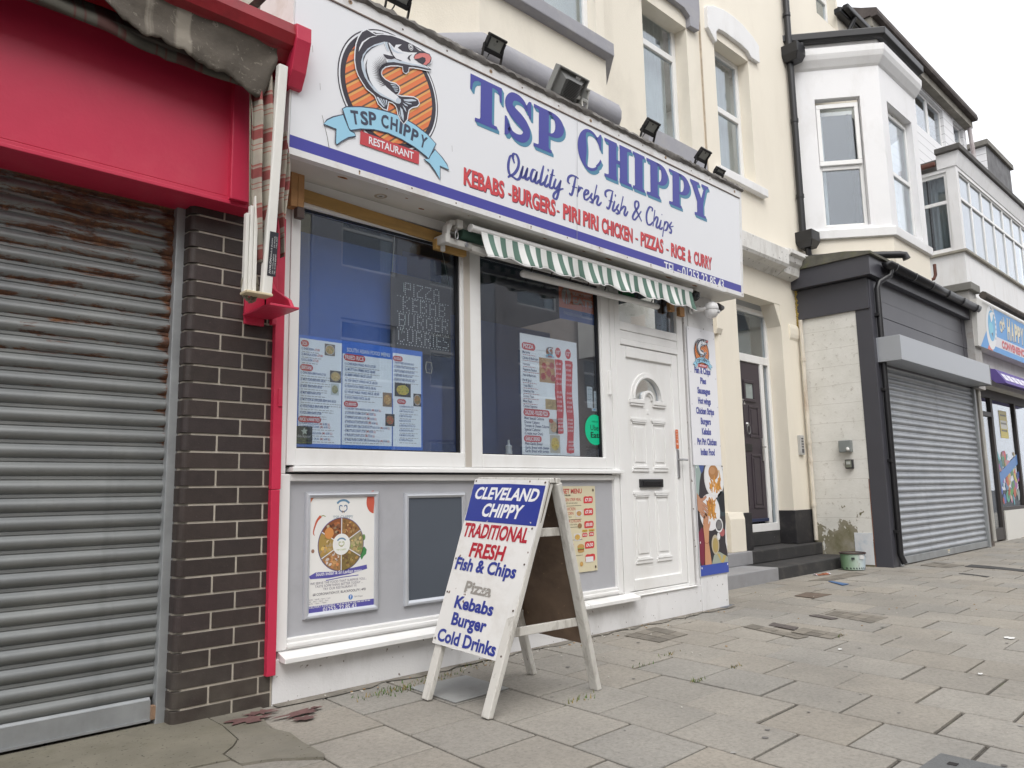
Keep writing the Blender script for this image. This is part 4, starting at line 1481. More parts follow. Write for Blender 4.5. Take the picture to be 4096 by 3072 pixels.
def emblem(pr_, tf=None, fine=True):
    pr_.T = tf
    c = (2.2745, 3.132)
    pr_.ell(*c, .3285, .3285, E_BLK, 0, 64)
    pr_.ell(*c, .3215, .3215, E_WHT, 1, 64)
    pr_.ell(*c, .312, .312, E_BLK, 2, 64)
    R_ = .284
    pr_.ell(*c, R_, R_, E_OR, 3, 64)
    # diagonal bars clipped to the disc
    ang = rad(40.5)
    dx, dz = cos(ang), sin(ang)
    nx, nz = -dz, dx
    for k in range(-7, 8):
        for (o0, o1, col, ly) in ((-.0235, -.011, E_YE, 4), (-.0115, -.0035, (.17, .09, .06), 5)):
            q = []
            for o_ in (o0, o1):
                oo = k * .0435 + o_ + .008
                if abs(oo) >= R_:
                    q = []
                    break
                h_ = sqrt(R_ * R_ - oo * oo)
                q += [(c[0] + nx * oo - dx * h_, c[1] + nz * oo - dz * h_), (c[0] + nx * oo + dx * h_, c[1] + nz * oo + dz * h_)]
            if q:
                pr_.tris(q, [(0, 1, 3, 2)], col, ly)
    pr_.rect(2.093, 2.777, 2.475, 2.848, (.55, .06, .075), 6)
    pr_.poly([(2.10, 2.8485), (2.135, 2.872), (2.20, 2.90), (2.10, 2.91)], (.55, .06, .075), 6)
    pr_.text('RESTAURANT', 2.146, 2.795, .039, E_WHT, 7, u1=2.437, bold=.02)
    for nm, sh in (('t', FISH_LTAIL), ('t', FISH_RTAIL), ('b', FISH_BAND)):
        ly = 8 if nm == 't' else 10
        pr_.stroke(sh, .0125, (.05, .06, .10), ly, closed=True)
        pr_.poly(sh, E_RIB, ly + .5)
    for k, (ch_, lx, lz) in enumerate(zip('TSPCHIPPY', (2.056, 2.112, 2.163, 2.240, 2.300, 2.345, 2.387, 2.440, 2.499), (2.905, 2.920, 2.933, 2.945, 2.948, 2.945, 2.939, 2.929, 2.913))):
        an = -(lx - 2.275) * 1.0
        wd = .019 if ch_ == 'I' else .047
        vs, fs = text_mesh(ch_, .035)
        xa, xb = min(x for x, y in vs), max(x for x, y in vs)
        sx_, sy_ = wd / (xb - xa), .066 / CAPH
        pts = []
        for x, y in vs:
            a_, b2 = (x - (xa + xb) / 2) * sx_, y * sy_ - .031
            pts.append((lx + a_ * cos(an) - b2 * sin(an), lz + a_ * sin(an) + b2 * cos(an)))
        pr_.tris(pts, fs, (.05, .06, .10), 12)
    pr_.stroke(FISH_FISH_OUT, .013, E_WHT, 13, closed=True)
    pr_.poly(FISH_FISH_OUT, E_BLK, 14)
    pr_.poly(FISH_BELLY, E_WHT, 15)
    for q in FISH_BLUEBITS:
        pr_.poly(q, E_LB, 16)
    for q in FISH_CRESC:
        pr_.poly(q, E_WHT, 16)
    for q in FISH_BLK:
        pr_.poly(q, E_BLK, 17)
    pr_.poly(FISH_PINK, E_PINK, 16.5)
    pr_.stroke(FISH_PINK, .004, E_BLK, 17.5, closed=True)
    ex, ez = FISH_EYE
    for r_, col, ly in ((.019, E_WHT, 18), (.0155, E_BLK, 19), (.012, E_WHT, 20), (.0062, E_BLK, 21)):
        pr_.ell(ex, ez, r_ * .9, r_, col, ly, 18)
    sp = smooth_path(FISH_SPINE, 4)
    for i in range(1, len(sp) - 1):
        dx, dz = sp[i + 1][0] - sp[i - 1][0], sp[i + 1][1] - sp[i - 1][1]
        d_ = sqrt(dx * dx + dz * dz)
        nx, nz = dz / d_, -dx / d_
        ln = .034 + .018 * sin(pi * i / len(sp))
        bx, bz = sp[i]
        pr_.tris([(bx - nx * .012 - dx / d_ * .0028, bz - nz * .012 - dz / d_ * .0028), (bx - nx * .012 + dx / d_ * .0028, bz - nz * .012 + dz / d_ * .0028), (bx + nx * ln, bz + nz * ln + .008)], [(0, 1, 2)], E_BLK, 18)
    pr_.T = None


p = facep()
emblem(p)
p.build('fish_emblem', sg)
p = facep()
p.stroke(FISH_SCR, .004, (.12, .11, .10), 1, wf=lambda t, dx, dy: .5 + .9 * abs(sin(t * 9)))
for x, z in ((1.745, 3.20), (1.752, 3.06), (1.80, 3.20), (1.85, 3.02), (2.71, 2.96)):
    p.stroke([(x, z), (x + .004, z - .035)], .0028, (.45, .44, .45), 1)
for k in range(13):
    x = 2.05 + k * .315 + rl.uniform(-.05, .05)
    p.ell(x, 3.522 + rl.uniform(-.01, .01), .006, .006, (.10, .06, .04), 8, 8)
    if k % 3 == 0:
        p.ell(x, 3.522, .013, .012, (.34, .22, .12), 7.5, 10)
    p.ell(x + .09, 2.627 + rl.uniform(-.006, .006), .0055, .0055, (.13, .08, .06), 9, 8)
    if k % 4 == 0:
        p.stroke([(x + .09, 2.625), (x + .09, 2.612)], .008, (.42, .30, .18), 8.5)
p.build('scratch_and_screw', sg)
# ================================================================== STRIPED AWNING under the sign
ga = thing('striped_awning', 'small green and white striped awning rolled up under the sign', 'awning', (4.1, -.1, 2.35))
ALW = M('white_coated_bar', (.74, .74, .73), .38, .06, 3, dirt=((.4, .38, .34), .3, 6, (1, 1, 1)))
mb = MB()
mb.tube([(2.925, -.165, 2.536), (5.265, -.165, 2.552)], [.021, .021], 14)
mb.tube([(2.915, -.165, 2.536), (2.93, -.165, 2.536)], .0245, 14)
mb.tube([(5.262, -.165, 2.552), (5.272, -.165, 2.552)], .0245, 14)
mb.build('front_bar', ALW, ga, smooth=True)


def val_mat():
    t = NT('striped_canvas_green')
    tc = t.n("UVMap")
    sx = t.n("SeparateXYZ")
    t.l(tc.outputs[0], sx.inputs[0])
    ph = t.math('FRACT', sx.outputs[0])
    c = t.ramp(ph, [(0, (.80, .81, .80)), (.52, (.80, .81, .80)), (.535, (.115, .205, .165)), (.985, (.115, .205, .165)), (1.0, (.8, .81, .8))])
    seam = t.ramp(sx.outputs[1], [(.90, (1, 1, 1)), (.915, (.80, .80, .80)), (.93, (1, 1, 1))])
    c = t.mix(1.0, c, seam, 'MULTIPLY')
    c = t.mix(1.0, c, t.ramp(t.noise(4, 5), [(.3, (.84, .84, .83)), (.7, (1.05, 1.05, 1.05))]), 'MULTIPLY')
    b = t.bsdf(c, .75, 0, t.noise(300, 2), .1, .001)
    return t.mat


VX0, VX1 = 2.990, 5.262


def vbot(x):
    # scalloped lower edge
    ph = (x - VX0) / (VX1 - VX0) * 7.0
    return 2.388 + .010 * (x - VX0) / 2.2 - .017 * sin(2 * pi * (ph + .1)) - .006 * sin(4 * pi * (ph + .1) + .8)


def vfn(a, b):
    x = VX0 + (VX1 - VX0) * a
    zt = 2.527 + .016 * a
    z = vbot(x) + (zt - vbot(x)) * b
    y = -.180 - .022 * sin(2 * pi * (x - VX0) / (VX1 - VX0) * 7 + .6) * (1 - b) ** 1.2 - .012 * (1 - b)
    return (x + .028 * (1 - b) ** 2, y, z)


nu, nv = 280, 10
mb = MB()
mb.grid(vfn, nu, nv)
val = mb.build('valance', val_mat(), ga, smooth=True, solid=.002)
uv = val.data.uv_layers.new(name='UVMap')
for pl in val.data.polygons:
    for li in pl.loop_indices:
        vi = val.data.loops[li].vertex_index
        i, j = vi % (nu + 1), vi // (nu + 1)
        uv.data[li].uv = (i / nu * 21.9 + .04, j / nv)
mb = MB()
mb.tube([vfn(k / nu, 0) for k in range(nu + 1)], .0032, 6)
mb.build('edge_binding', M('white_binding', (.8, .8, .8), .7), ga, smooth=True)
mb = MB()
mb.tube([(2.90, -.085, 2.515), (5.20, -.085, 2.53)], .034, 14)
mb.build('roller', M('green_roll', (.05, .11, .085), .8, .2), ga, smooth=True)
mb = MB()
mb.tube([(3.45, -.075, 2.372), (4.92, -.075, 2.385)], [.024, .024], 12)
mb.lathe((3.45, -.075, 2.372), [(.024, 0), (.021, .014), (.012, .022), (0, .025)], 12, (-1, 0, 0))
mb.lathe((4.92, -.075, 2.385), [(.024, 0), (.021, .014), (.012, .022), (0, .025)], 12, (1, 0, 0))
mb.build('torsion_bar', ALW, ga, smooth=True)
mb = MB()
for k in range(8):
    x = 3.52 + k * .19
    mb.tube([(x, -.075, 2.40), (x + .004, -.085, 2.43)], .005, 6)
mb.build('hook', M('dark_bracket', (.06, .05, .045), .6), ga)
CAST = M('cast_aluminium', (.56, .55, .52), .5, .2, 14, metal=.1)
mb = MB()
mb.box(2.752, 2.790, -.135, -.02, 2.42, 2.475)
mb.prism([(x, -.13, z) for x, z in ((2.762, 2.47), (2.772, 2.53), (2.800, 2.57), (2.835, 2.575), (2.835, 2.545), (2.812, 2.535), (2.795, 2.50), (2.79, 2.47))], (0, .05, 0))
mb.box(2.835, 2.882, -.145, -.06, 2.525, 2.578)
mb.bar((2.78, -.09, 2.445), (2.98, -.09, 2.445), (0, .022, 0), (0, 0, .019))
mb.bar((2.98, -.09, 2.44), (3.08, -.12, 2.42), (0, .02, 0), (0, 0, .02))
mb.box(2.773, 2.800, -.075, -.055, 2.385, 2.43)
mb.build('arm_bracket', CAST, ga, bevel=.006)
mb = MB()
mb.tube([(2.845, -.12, 2.53), (2.845, -.12, 2.50)], .008, 8)
for k in range(10):
    a0, a1 = 2 * pi * k / 10, 2 * pi * (k + 1) / 10
    mb.tube([(2.842 + .012 * cos(a0), -.125, 2.482 + .024 * sin(a0)), (2.842 + .012 * cos(a1), -.125, 2.482 + .024 * sin(a1))], .0048, 6)
mb.tube([(2.93, -.118, 2.445), (2.93, -.06, 2.445)], .014, 10)
mb.build('crank_eye', STEEL, ga, smooth=True)
mb = MB()
mb.bar((3.05, -.11, 2.43), (4.6, -.11, 2.46), (0, .014, 0), (0, 0, .016))
mb.build('folding_arm', ALW, ga, bevel=.004)

# ================================================================== FLOODLIGHTS
LENS = M('floodlight_glass', (.33, .345, .33), .3, .12, 12)


def floodlight(name, label, x, w_, h, lean, body, big=False, y=-.27, z=3.64, grp='floodlights along the top of the sign', yaw=0, flip=False):
    t = thing(name, label, 'floodlight', (x, y, 3.585), grp)
    up_ = V((0, sin(lean), cos(lean)))
    rt = V((cos(yaw), sin(yaw), 0))
    nrm = rt.cross(up_).normalized() * 1.0      # outward, away from the wall
    if nrm.y > 0:
        nrm = -nrm
    c0 = V((x - w_ / 2, y, z))
    m_ = MB()
    fwid = .13 * w_
    m_.obox(c0, rt * w_, up_ * fwid * 1.5, -nrm * .035)
    m_.obox(c0 + up_ * (h - fwid), rt * w_, up_ * fwid, -nrm * .035)
    m_.obox(c0 + up_ * fwid * 1.5, rt * fwid, up_ * (h - fwid * 2.5), -nrm * .035)
    m_.obox(c0 + rt * (w_ - fwid) + up_ * fwid * 1.5, rt * fwid, up_ * (h - fwid * 2.5), -nrm * .035)
    m_.obox(c0 - nrm * .022 + up_ * .01 + rt * .008, rt * (w_ - .016), up_ * (h - .02), -nrm * .02)
    m_.build('housing', body, t, bevel=.006)
    m_ = MB()
    m_.obox(c0 + rt * fwid * .8 + up_ * fwid * 1.3 - nrm * .010, rt * (w_ - fwid * 1.6), up_ * (h - fwid * 2.2), -nrm * .008)
    m_.build('lens', LENS, t)
    m_ = MB()
    m_.obox(c0 + rt * (w_ / 2 - .006) + up_ * (h * .68) + nrm * -.009, rt * .012, up_ * .012, -nrm * .002)
    m_.build('sensor', BLK, t)
    m_ = MB()
    piv = c0 + up_ * (h * .42) - nrm * .018
    ft = V((x - w_ / 2, y + .015, 3.588))
    for s_, e_ in ((0, -.007), (w_, .004)):
        m_.bar(piv + rt * (s_ + e_), ft + rt * (s_ + e_), rt * .003, (0, .009, 0))
    m_.bar(ft - rt * .007, ft + rt * (w_ + .004), (0, .009, 0), (0, 0, .0025))
    m_.build('bracket', body, t)
    m_ = MB()
    a = c0 + rt * w_ * .5 - nrm * .03 + up_ * .02
    m_.tube([a, a + V((.0, .03, -.02)), V((x - w_ * .2, y + .05, 3.60)), V((x - w_ * .5, y + .08, 3.605))], .004, 6)
    m_.build('cable', BLK, t)
    return t


floodlight('floodlight', 'black floodlight above the fish emblem, cut by the top edge', 2.31, .140, .110, rad(-45), BLK)
floodlight('floodlight', 'black floodlight on the lead edge above the letter T', 3.022, .142, .112, rad(-40), BLK)
floodlight('floodlight', 'black floodlight above the letters C H', 4.628, .150, .112, rad(-45), BLK)
floodlight('floodlight', 'smaller black floodlight between the two upstairs windows', 5.357, .140, .108, rad(-47), BLK)
floodlight('floodlight', 'tiny black floodlight lowest down at the right end of the sign', 5.642, .125, .060, rad(-40), BLK, z=3.605)
floodlight('small_floodlight', 'small white floodlight in front of the big grey one', 3.856, .132, .098, rad(-24), M('white_metal', (.56, .56, .54), .45, .1, 6))
# large old floodlight seen from behind
t = thing('large_floodlight', 'large grey floodlight with finned back behind the small white one', 'floodlight', (3.72, -.22, 3.585), 'floodlights along the top of the sign')
GR = M('grey_cast_housing', (.26, .265, .26), .5, .15, 6)
lean = rad(-36)
up_ = V((0, sin(lean), cos(lean)))
nr = V((0, -cos(lean), sin(lean)))
c0 = V((3.555, -.245, 3.598))
w_, h = .300, .190
m_ = MB()
fr_ = .012
m_.obox(c0, (fr_, 0, 0), up_ * h, -nr * .05)
m_.obox(c0 + V((w_ - fr_, 0, 0)), (fr_, 0, 0), up_ * h, -nr * .05)
m_.obox(c0 + up_ * (h - fr_) + V((fr_, 0, 0)), (w_ - 2 * fr_, 0, 0), up_ * fr_, -nr * .05)
m_.obox(c0 + V((fr_, 0, 0)), (w_ - 2 * fr_, 0, 0), up_ * fr_, -nr * .05)
# sloping back of the housing, stepping out towards the camera side
A = [c0 + V((fr_, 0, 0)) + up_ * fr_ - nr * .03, c0 + V((w_ - fr_, 0, 0)) + up_ * fr_ - nr * .03, c0 + V((w_ - fr_, 0, 0)) + up_ * (h - fr_) - nr * .03, c0 + V((fr_, 0, 0)) + up_ * (h - fr_) - nr * .03]
B = [c0 + V((w_ * .25, 0, 0)) + up_ * (h * .10) + nr * .02, c0 + V((w_ * .75, 0, 0)) + up_ * (h * .10) + nr * .02, c0 + V((w_ * .75, 0, 0)) + up_ * (h * .68) + nr * .02, c0 + V((w_ * .25, 0, 0)) + up_ * (h * .68) + nr * .02]
m_.add(A + B, [(0, 1, 5, 4), (1, 2, 6, 5), (2, 3, 7, 6), (3, 0, 4, 7), (4, 5, 6, 7)])
m_.build('housing', GR, t, bevel=.003)
m_ = MB()
for k in range(13):
    zz = .11 + .56 * k / 12
    m_.obox(c0 + V((w_ * .27, 0, 0)) + up_ * (h * zz) + nr * .021, (w_ * .46, 0, 0), up_ * .005, nr * .022)
m_.build('heat_sink', M('dark_fins', (.09, .09, .088), .6, .2), t)
m_ = MB()
m_.bar((3.60, -.262, 3.70), (3.665, -.275, 3.592), (.006, 0, 0), (0, .012, 0))
m_.bar((3.86, -.262, 3.68), (3.85, -.275, 3.592), (.006, 0, 0), (0, .012, 0))
m_.bar((3.665, -.275, 3.592), (3.80, -.28, 3.628), (0, .012, 0), (0, 0, .004))
m_.build('bracket', M('pale_bracket', (.50, .49, .45), .6, .2, 10), t)
m_ = MB()
q = c0 + V((w_ * .60, 0, 0)) + up_ * (h * .82) - nr * .012
m_.obox(q, (.045, 0, 0), up_ * .02, nr * .001)
m_.build('sticker', M('white_sticker', (.8, .8, .8), .5), t)

# ================================================================== CAMERAS ON THE PILLAR
t = thing('dome_camera', 'white dome security camera hanging on a bracket under the sign end', 'security camera', (5.62, -.13, 2.38))
WP = M('white_camera_plastic', (.74, .74, .74), .35, .05, 6)
mb = MB()
mb.lathe((5.612, -.14, 2.455), [(0, .066), (.03, .062), (.052, .045), (.060, .02), (.061, 0), (.058, -.004)], 24)
mb.build('cap', WP, t, smooth=True)
mb = MB()
mb.lathe((5.612, -.14, 2.450), [(.056, 0), (.057, -.02), (.050, -.045), (.034, -.062), (.012, -.070), (0, -.071)], 24)
mb.build('dome', WP, t, smooth=True)
mb = MB()
mb.lathe((5.628, -.196, 2.43), [(.0, .012), (.014, .012), (.016, 0), (.016, -.02)], 14, (.25, -1, -.1))
mb.build('lens', M('grey_lens', (.42, .42, .42), .3), t, smooth=True)
mb = MB()
mb.tube([(5.60, -.14, 2.47), (5.55, -.09, 2.455), (5.50, -.03, 2.46)], [.022, .019, .024], 10)
mb.lathe((5.495, -.012, 2.46), [(.0, .016), (.034, .014), (.038, 0)], 16, (.2, -1, 0))
mb.tube([(5.50, -.03, 2.47), (5.53, -.06, 2.56), (5.545, -.08, 2.604)], .012, 8)
mb.build('bracket', WP, t, smooth=True)
t = thing('bullet_camera', 'black bullet security camera at the right end of the striped awning', 'security camera', (5.36, -.12, 2.48))
mb = MB()
ax_ = V((.0, -.9, -.42)).normalized()
mb.lathe(V((5.385, -.155, 2.527)), [(.0, 0), (.034, 0), (.040, -.006), (.043, -.03), (.040, -.085), (.02, -.09), (0, -.09)], 22, ax_)
mb.build('housing', BLK, t, smooth=True)
mb = MB()
mb.lathe(V((5.385, -.155, 2.527)), [(.0, .004), (.018, .004), (.024, .002), (.026, -.002)], 18, ax_)
mb.build('lens', M('dark_lens', (.03, .032, .035), .12), t, smooth=True)
mb = MB()
mb.tube([(5.385, -.08, 2.56), (5.385, -.06, 2.605)], .012, 8)
mb.build('mount', BLK, t)
t = thing('horn_speaker', 'small dark grey cone shaped siren half hidden behind the white dome camera', 'siren', (5.79, -.08, 2.45))
mb = MB()
mb.lathe((5.775, -.115, 2.50), [(.002, .06), (.018, .05), (.030, .02), (.044, -.012), (.044, -.016), (.0, -.016)], 20, (.9, -.25, .1))
mb.build('cone', M('dark_grey_plastic', (.065, .06, .065), .5), t, smooth=True)
mb = MB()
mb.box(5.765, 5.785, -.11, .0, 2.49, 2.515)
mb.build('mount', BLK, t)
# ================================================================== POSTERS, MENUS, STICKERS
NAVY, MRED, SKYB = (.035, .10, .30), (.52, .045, .045), (.055, .18, .62)


def food(pr_, u0, v0, u1, v1, seed, cols, bgc=(.05, .045, .05), plate=None, lay=3):
    """small photograph of a dish: dark ground, plate, many small pieces"""
    rr_ = random.Random(seed)
    if bgc:
        pr_.rect(u0, v0, u1, v1, bgc, lay)
    cu, cv_ = (u0 + u1) / 2, (v0 + v1) / 2
    ru, rv = (u1 - u0) * .44, (v1 - v0) * .42
    if plate:
        pr_.ell(cu, cv_, ru * 1.05, rv * 1.05, plate, lay + .5, 20)
    pr_.ell(cu, cv_, ru * .88, rv * .88, cols[0], lay + 1, 18)
    for k in range(46):
        a, q = rr_.uniform(0, 2 * pi), sqrt(rr_.random()) * .82
        c_ = cols[rr_.randrange(len(cols))]
        f = rr_.uniform(.7, 1.25)
        pr_.ell(cu + ru * q * cos(a), cv_ + rv * q * sin(a), ru * rr_.uniform(.06, .2), rv * rr_.uniform(.05, .13), tuple(min(.8, x * f) for x in c_), lay + 1.2 + k * .02, 7, rot=rr_.uniform(0, 3))


def filler(pr_, u0, v, u1, h, col, seed, lay=2):
    """a line of print too small to read: runs of short marks"""
    rr_ = random.Random(seed)
    u = u0
    while u < u1:
        wd = rr_.uniform(.008, .022)
        pr_.rect(u, v, min(u + wd, u1), v + h, col, lay)
        u += wd + .0045


# ---- South Asian menu
t = thing('food_menu', 'white and blue printed South Asian food menu stuck inside the left window', 'poster', (2.32, .052, 1.22))
p = Print((0, .0515, 0))
p.rect(1.912, 1.214, 2.722, 1.792, SKYB, 0)
PW = (.78, .83, .85)
p.rect(1.932, 1.232, 2.180, 1.775, PW, 1)
p.rect(2.186, 1.232, 2.506, 1.722, PW, 1)
p.rect(2.512, 1.232, 2.711, 1.762, PW, 1)
p.rect(2.510, 1.232, 2.514, 1.50, (.06, .12, .34), 1.5)
p.rect(2.182, 1.232, 2.186, 1.76, (.06, .12, .34), 1.5)
p.text('SOUTH ASIAN FOOD MENU', 2.212, 1.735, .021, (.72, .78, .82), 2, u1=2.492, bold=.012)


def head(txt, u0, u1, v, h=.024):
    p.rrect(u0, v - .005, u1, v + h + .005, MRED, 2)
    p.text(txt, u0 + .008, v + .003, h - .006, (.75, .75, .75), 3, u1=u1 - .010, bold=.02)


GREYT = (.33, .33, .34)


def item(txt, price, u, v, h=.0125, u1=None, extra=None, n=1):
    s_ = txt + (' ' + price if price else '')
    p.text(s_, u, v, h, NAVY, 3, u1=u1, bold=.012)
    for k in range(n):
        filler(p, u + .004, v - .0125 - .0115 * k, min(u1 + .03, u1 + .05), .0032, GREYT, len(s_) * 7 + k, 2)


head('DOSA', 1.938, 1.984, 1.737)
for k, (a, pr_c, u1) in enumerate((('1) GHEE DOSA', '£7.00', 2.046), ('2) MASALA DOSA', '£7.50', 2.064), ('3) EGG DOSA', '£7.25', 2.040))):
    v = 1.716 - k * .029
    item(a, '', 1.942, v, .0115, u1 - .034)
    p.text(pr_c, u1 - .029, v, .0115, MRED, 3, u1=u1, bold=.01)
head('BIRIYANI', 1.936, 2.010, 1.611)
BIR = ('1) CHICKEN BIRIYANI £7.50', '2) MUTTON BIRIYANI £8.50', '3) BEEF BIRIYANI £8.50', '4) MIX BIRIYANI £9.00', '5) MUTTON & CHICKEN BIRIYANI £8.50', '6) VEGETABLE BIRIYANI £7.00', '7) EGG BIRIYANI £7.00')
for k, (a, u1) in enumerate(zip(BIR, (2.086, 2.083, 2.064, 2.058, 2.148, 2.104, 2.062))):
    item(a, '', 1.940, 1.590 - k * .0345, .0115, u1, n=2)
head('RICE VARIETIES', 1.931, 2.062, 1.345, .021)
for k, (a, u1) in enumerate((('1) PLAIN RICE £2.50', 2.046), ('2) LEMON RICE £4.00', 2.050), ('3) TOMATO RICE £4.50', 2.062), ('4) GHEE RICE £4.50', 2.050))):
    v = 1.330 - (0, .016, .048, .078)[k]
    p.text(a, 1.938, v, .0105, NAVY, 3, u1=u1, bold=.01)
    p.text('(M)', u1 + .006, v, .0105, MRED, 3, u1=u1 + .023, bold=.01)
    p.text('6.00', u1 + .028, v, .0105, NAVY, 3, u1=u1 + .050, bold=.01)
    p.text('(L)', u1 + .054, v, .0105, MRED, 3, u1=u1 + .066, bold=.01)
    if k != 0:
        filler(p, 1.95, v - .012, 2.14, .003, GREYT, k + 50)
food(p, 2.076, 1.700, 2.138, 1.762, 1, ((.50, .33, .12), (.58, .45, .2), (.2, .28, .08)), (.18, .15, .12), (.45, .45, .43))
food(p, 2.110, 1.560, 2.176, 1.622, 2, ((.55, .42, .16), (.6, .5, .25), (.5, .3, .1)), (.045, .04, .045), (.3, .26, .18))
food(p, 2.116, 1.492, 2.164, 1.552, 3, ((.34, .33, .17), (.42, .38, .2), (.2, .24, .1)), (.52, .58, .58), None)
head('FRIIED RICE', 2.192, 2.328, 1.690, .028)
FR = ('1) CHICKEN FRIED RICE £7.50', '2) MUTTON FRIED RICE £8.00', '3) BEEF FRIED RICE £8.00', '4) TSP SPICY FRIED RICE £8.50', '5) SEAFOOD FRIED RICE £8.50', '6) VEGETABLE FRIED RICE £8.50', '7) EGG FRIED RICE £6.50')
for k, (a, u1) in enumerate(zip(FR, (2.395, 2.392, 2.370, 2.408, 2.398, 2.420, 2.360))):
    item(a, '', 2.200, 1.663 - k * .0305, .0125, u1, n=1)
head('CURRIES', 2.196, 2.284, 1.440, .021)
CU = ('1) CHICKEN TIKKA MASALA £6.50', '2) CHICKEN KORMA £6.50', '3) PEPPER CHICKEN £6.50', '4) VINDALOO CHICKEN £6.50', '5) BEEF CURRY (SRI LANKAN STYLE) £7.50', '6) MUTTON CURRY £7.00', '7) PRAWN CURRY £7.50', '8) FRIED PORK CURRY (SRI LANKAN) £7.50')
for k, (a, u1) in enumerate(zip(CU, (2.366, 2.332, 2.338, 2.346, 2.424, 2.332, 2.326, 2.424))):
    v = 1.421 - k * .0238
    item(a, '', 2.203, v, .0105, u1, n=1)
    p.text('(M)', u1 + .005, v, .0105, MRED, 3, u1=u1 + .022, bold=.01)
    p.text('8.50', u1 + .026, v, .0105, NAVY, 3, u1=u1 + .050, bold=.01)
    p.text('(L)', u1 + .053, v, .0105, MRED, 3, u1=u1 + .066, bold=.01)
food(p, 2.444, 1.452, 2.506, 1.530, 4, ((.50, .28, .08), (.55, .38, .14), (.62, .46, .2)), (.25, .17, .1), None)
food(p, 2.462, 1.345, 2.524, 1.412, 5, ((.40, .09, .03), (.5, .2, .06), (.12, .2, .04)), (.03, .03, .03), (.06, .05, .05))
head('NOODLES', 2.512, 2.580, 1.722, .020)
for k, a in enumerate(('1) PRAWN FRIED NOODLES £8.50', '2) CHICKEN FRIED NOODLES £8.00', '3) MUTTON FRIED NOODLES £8.50', '4) BEEF FRIED NOODLES £8.50', '5) SEAFOOD FRIED NOODLES £8.50')):
    item(a, '', 2.518, 1.703 - k * .0245, .0105, (2.658, 2.664, 2.662, 2.648, 2.664)[k], n=1)
food(p, 2.524, 1.515, 2.636, 1.592, 6, ((.52, .44, .05), (.58, .5, .1), (.25, .3, .05), (.6, .35, .06)), (.04, .04, .045), (.03, .03, .03))
food(p, 2.655, 1.467, 2.711, 1.540, 7, ((.38, .2, .06), (.45, .3, .1), (.16, .22, .06)), (.045, .04, .04), (.42, .4, .38))
head('KOTHU', 2.542, 2.602, 1.478, .018)
for k, a in enumerate(('1) CHICKEN KOTHU £7.50', '2) MUTTON KOTHU £8.50', '3) BEEF KOTHU £8.50', '4) EGG KOTHU £7.00', '5) VEGETABLE KOTHU £7.50', '6) SEAFOOD KOTHU £8.50', '7) MIX MEAT KOTHU £9.00', '8) CHEESE KOTHU £7.50')):
    item(a, '', 2.556, 1.455 - k * .0272, .0095, (2.655, 2.655, 2.642, 2.636, 2.668, 2.655, 2.660, 2.650)[k], n=1)
p.build('menu_print', t, PAPER)

t = thing('window_sticker', 'small black square sticker with a star in the bottom left window corner', 'sticker', (1.965, .049, 1.23))
p = Print((0, .0485, 0))
p.rect(1.914, 1.229, 2.011, 1.319, (.012, .02, .02), 0)
st = []
for k in range(10):
    r_ = .021 if k % 2 == 0 else .0095
    a = rad(97 + 36 * k)
    st.append((1.966 + r_ * cos(a), 1.293 + r_ * sin(a)))
p.poly(st, (.38, .44, .38), 1)
p.text('Blackpool', 1.928, 1.262, .0125, (.45, .47, .45), 1, u1=1.998, shear=.15)
p.text('ILLUMINATIONS', 1.924, 1.252, .0045, (.16, .22, .04), 1, u1=1.999)
p.text('2021', 1.952, 1.244, .005, (.16, .22, .04), 1, u1=1.972)
p.text('PROUDLY SUPPORTED BY', 1.918, 1.233, .0055, (.2, .28, .04), 1, u1=2.007)
p.build('sticker_print', t)

# ---- unlit LED sign hanging in the window
t = thing('led_sign', 'unlit LED sign of small white dots reading PIZZA KEBAB BURGER CURRIES behind the glass', 'sign', (2.78, .13, 1.80))
mb = MB()
mb.box(2.552, 3.004, .130, .136, 1.795, 2.262)
mb.build('board', M('smoked_acrylic', (.055, .052, .055), .3, .1, 2), t, bevel=.004)
mb = MB()
p = Print((0, .1295, 0))
DOT = (.78, .82, .80)
F5 = {'P': '1111 1001 1001 1111 1000 1000 1000', 'I': '1 1 1 1 1 1 1', 'Z': '1111 0001 0010 0100 1000 1000 1111', 'A': '0110 1001 1001 1111 1001 1001 1001', 'K': '1001 1010 1100 1000 1100 1010 1001', 'E': '111 100 100 111 100 100 111', 'B': '1110 1001 1001 1110 1001 1001 1110', 'U': '1001 1001 1001 1001 1001 1001 0110', 'R': '1110 1001 1001 1110 1010 1001 1001', 'G': '0110 1001 1000 1011 1001 1001 0110', 'C': '0110 1001 1000 1000 1000 1001 0110', 'S': '0111 1000 1000 0110 0001 0001 1110'}
for row, (wd, a, b_, zt) in enumerate((('PIZZA', 2.655, 2.91, 2.212), ('KEBAB', 2.64, 2.955, 2.118), ('BURGER', 2.612, 2.975, 2.020), ('CURRIES', 2.608, 2.982, 1.925))):
    n_ = len(wd)
    tot = sum(len(F5[c].split()[0]) for c in wd) + n_ - 1
    du = (b_ - a) / (tot - 1)
    u = a
    for c in wd:
        rows = F5[c].split()
        for ri, rw in enumerate(rows):
            for ci, q in enumerate(rw):
                if q == '1':
                    p.ell(u + ci * du, zt - ri * .0118, .0036, .0036, DOT, 1, 7)
        u += (len(rows[0]) + 1) * du
    for k in range(19):
        p.ell(2.60 + k * .0212, zt - .086, .0032, .0032, DOT, 1, 7)
p.build('led_dots', t)
mb = MB()
mb.tube([(2.64, .125, 2.21), (2.642, .125, 2.17), (2.640, .125, 2.155)], .0022, 5)
mb.tube([(2.650, .122, 2.02), (2.652, .122, 1.98), (2.640, .122, 1.945), (2.630, .122, 1.925), (2.624, .122, 1.90)], .0018, 5)
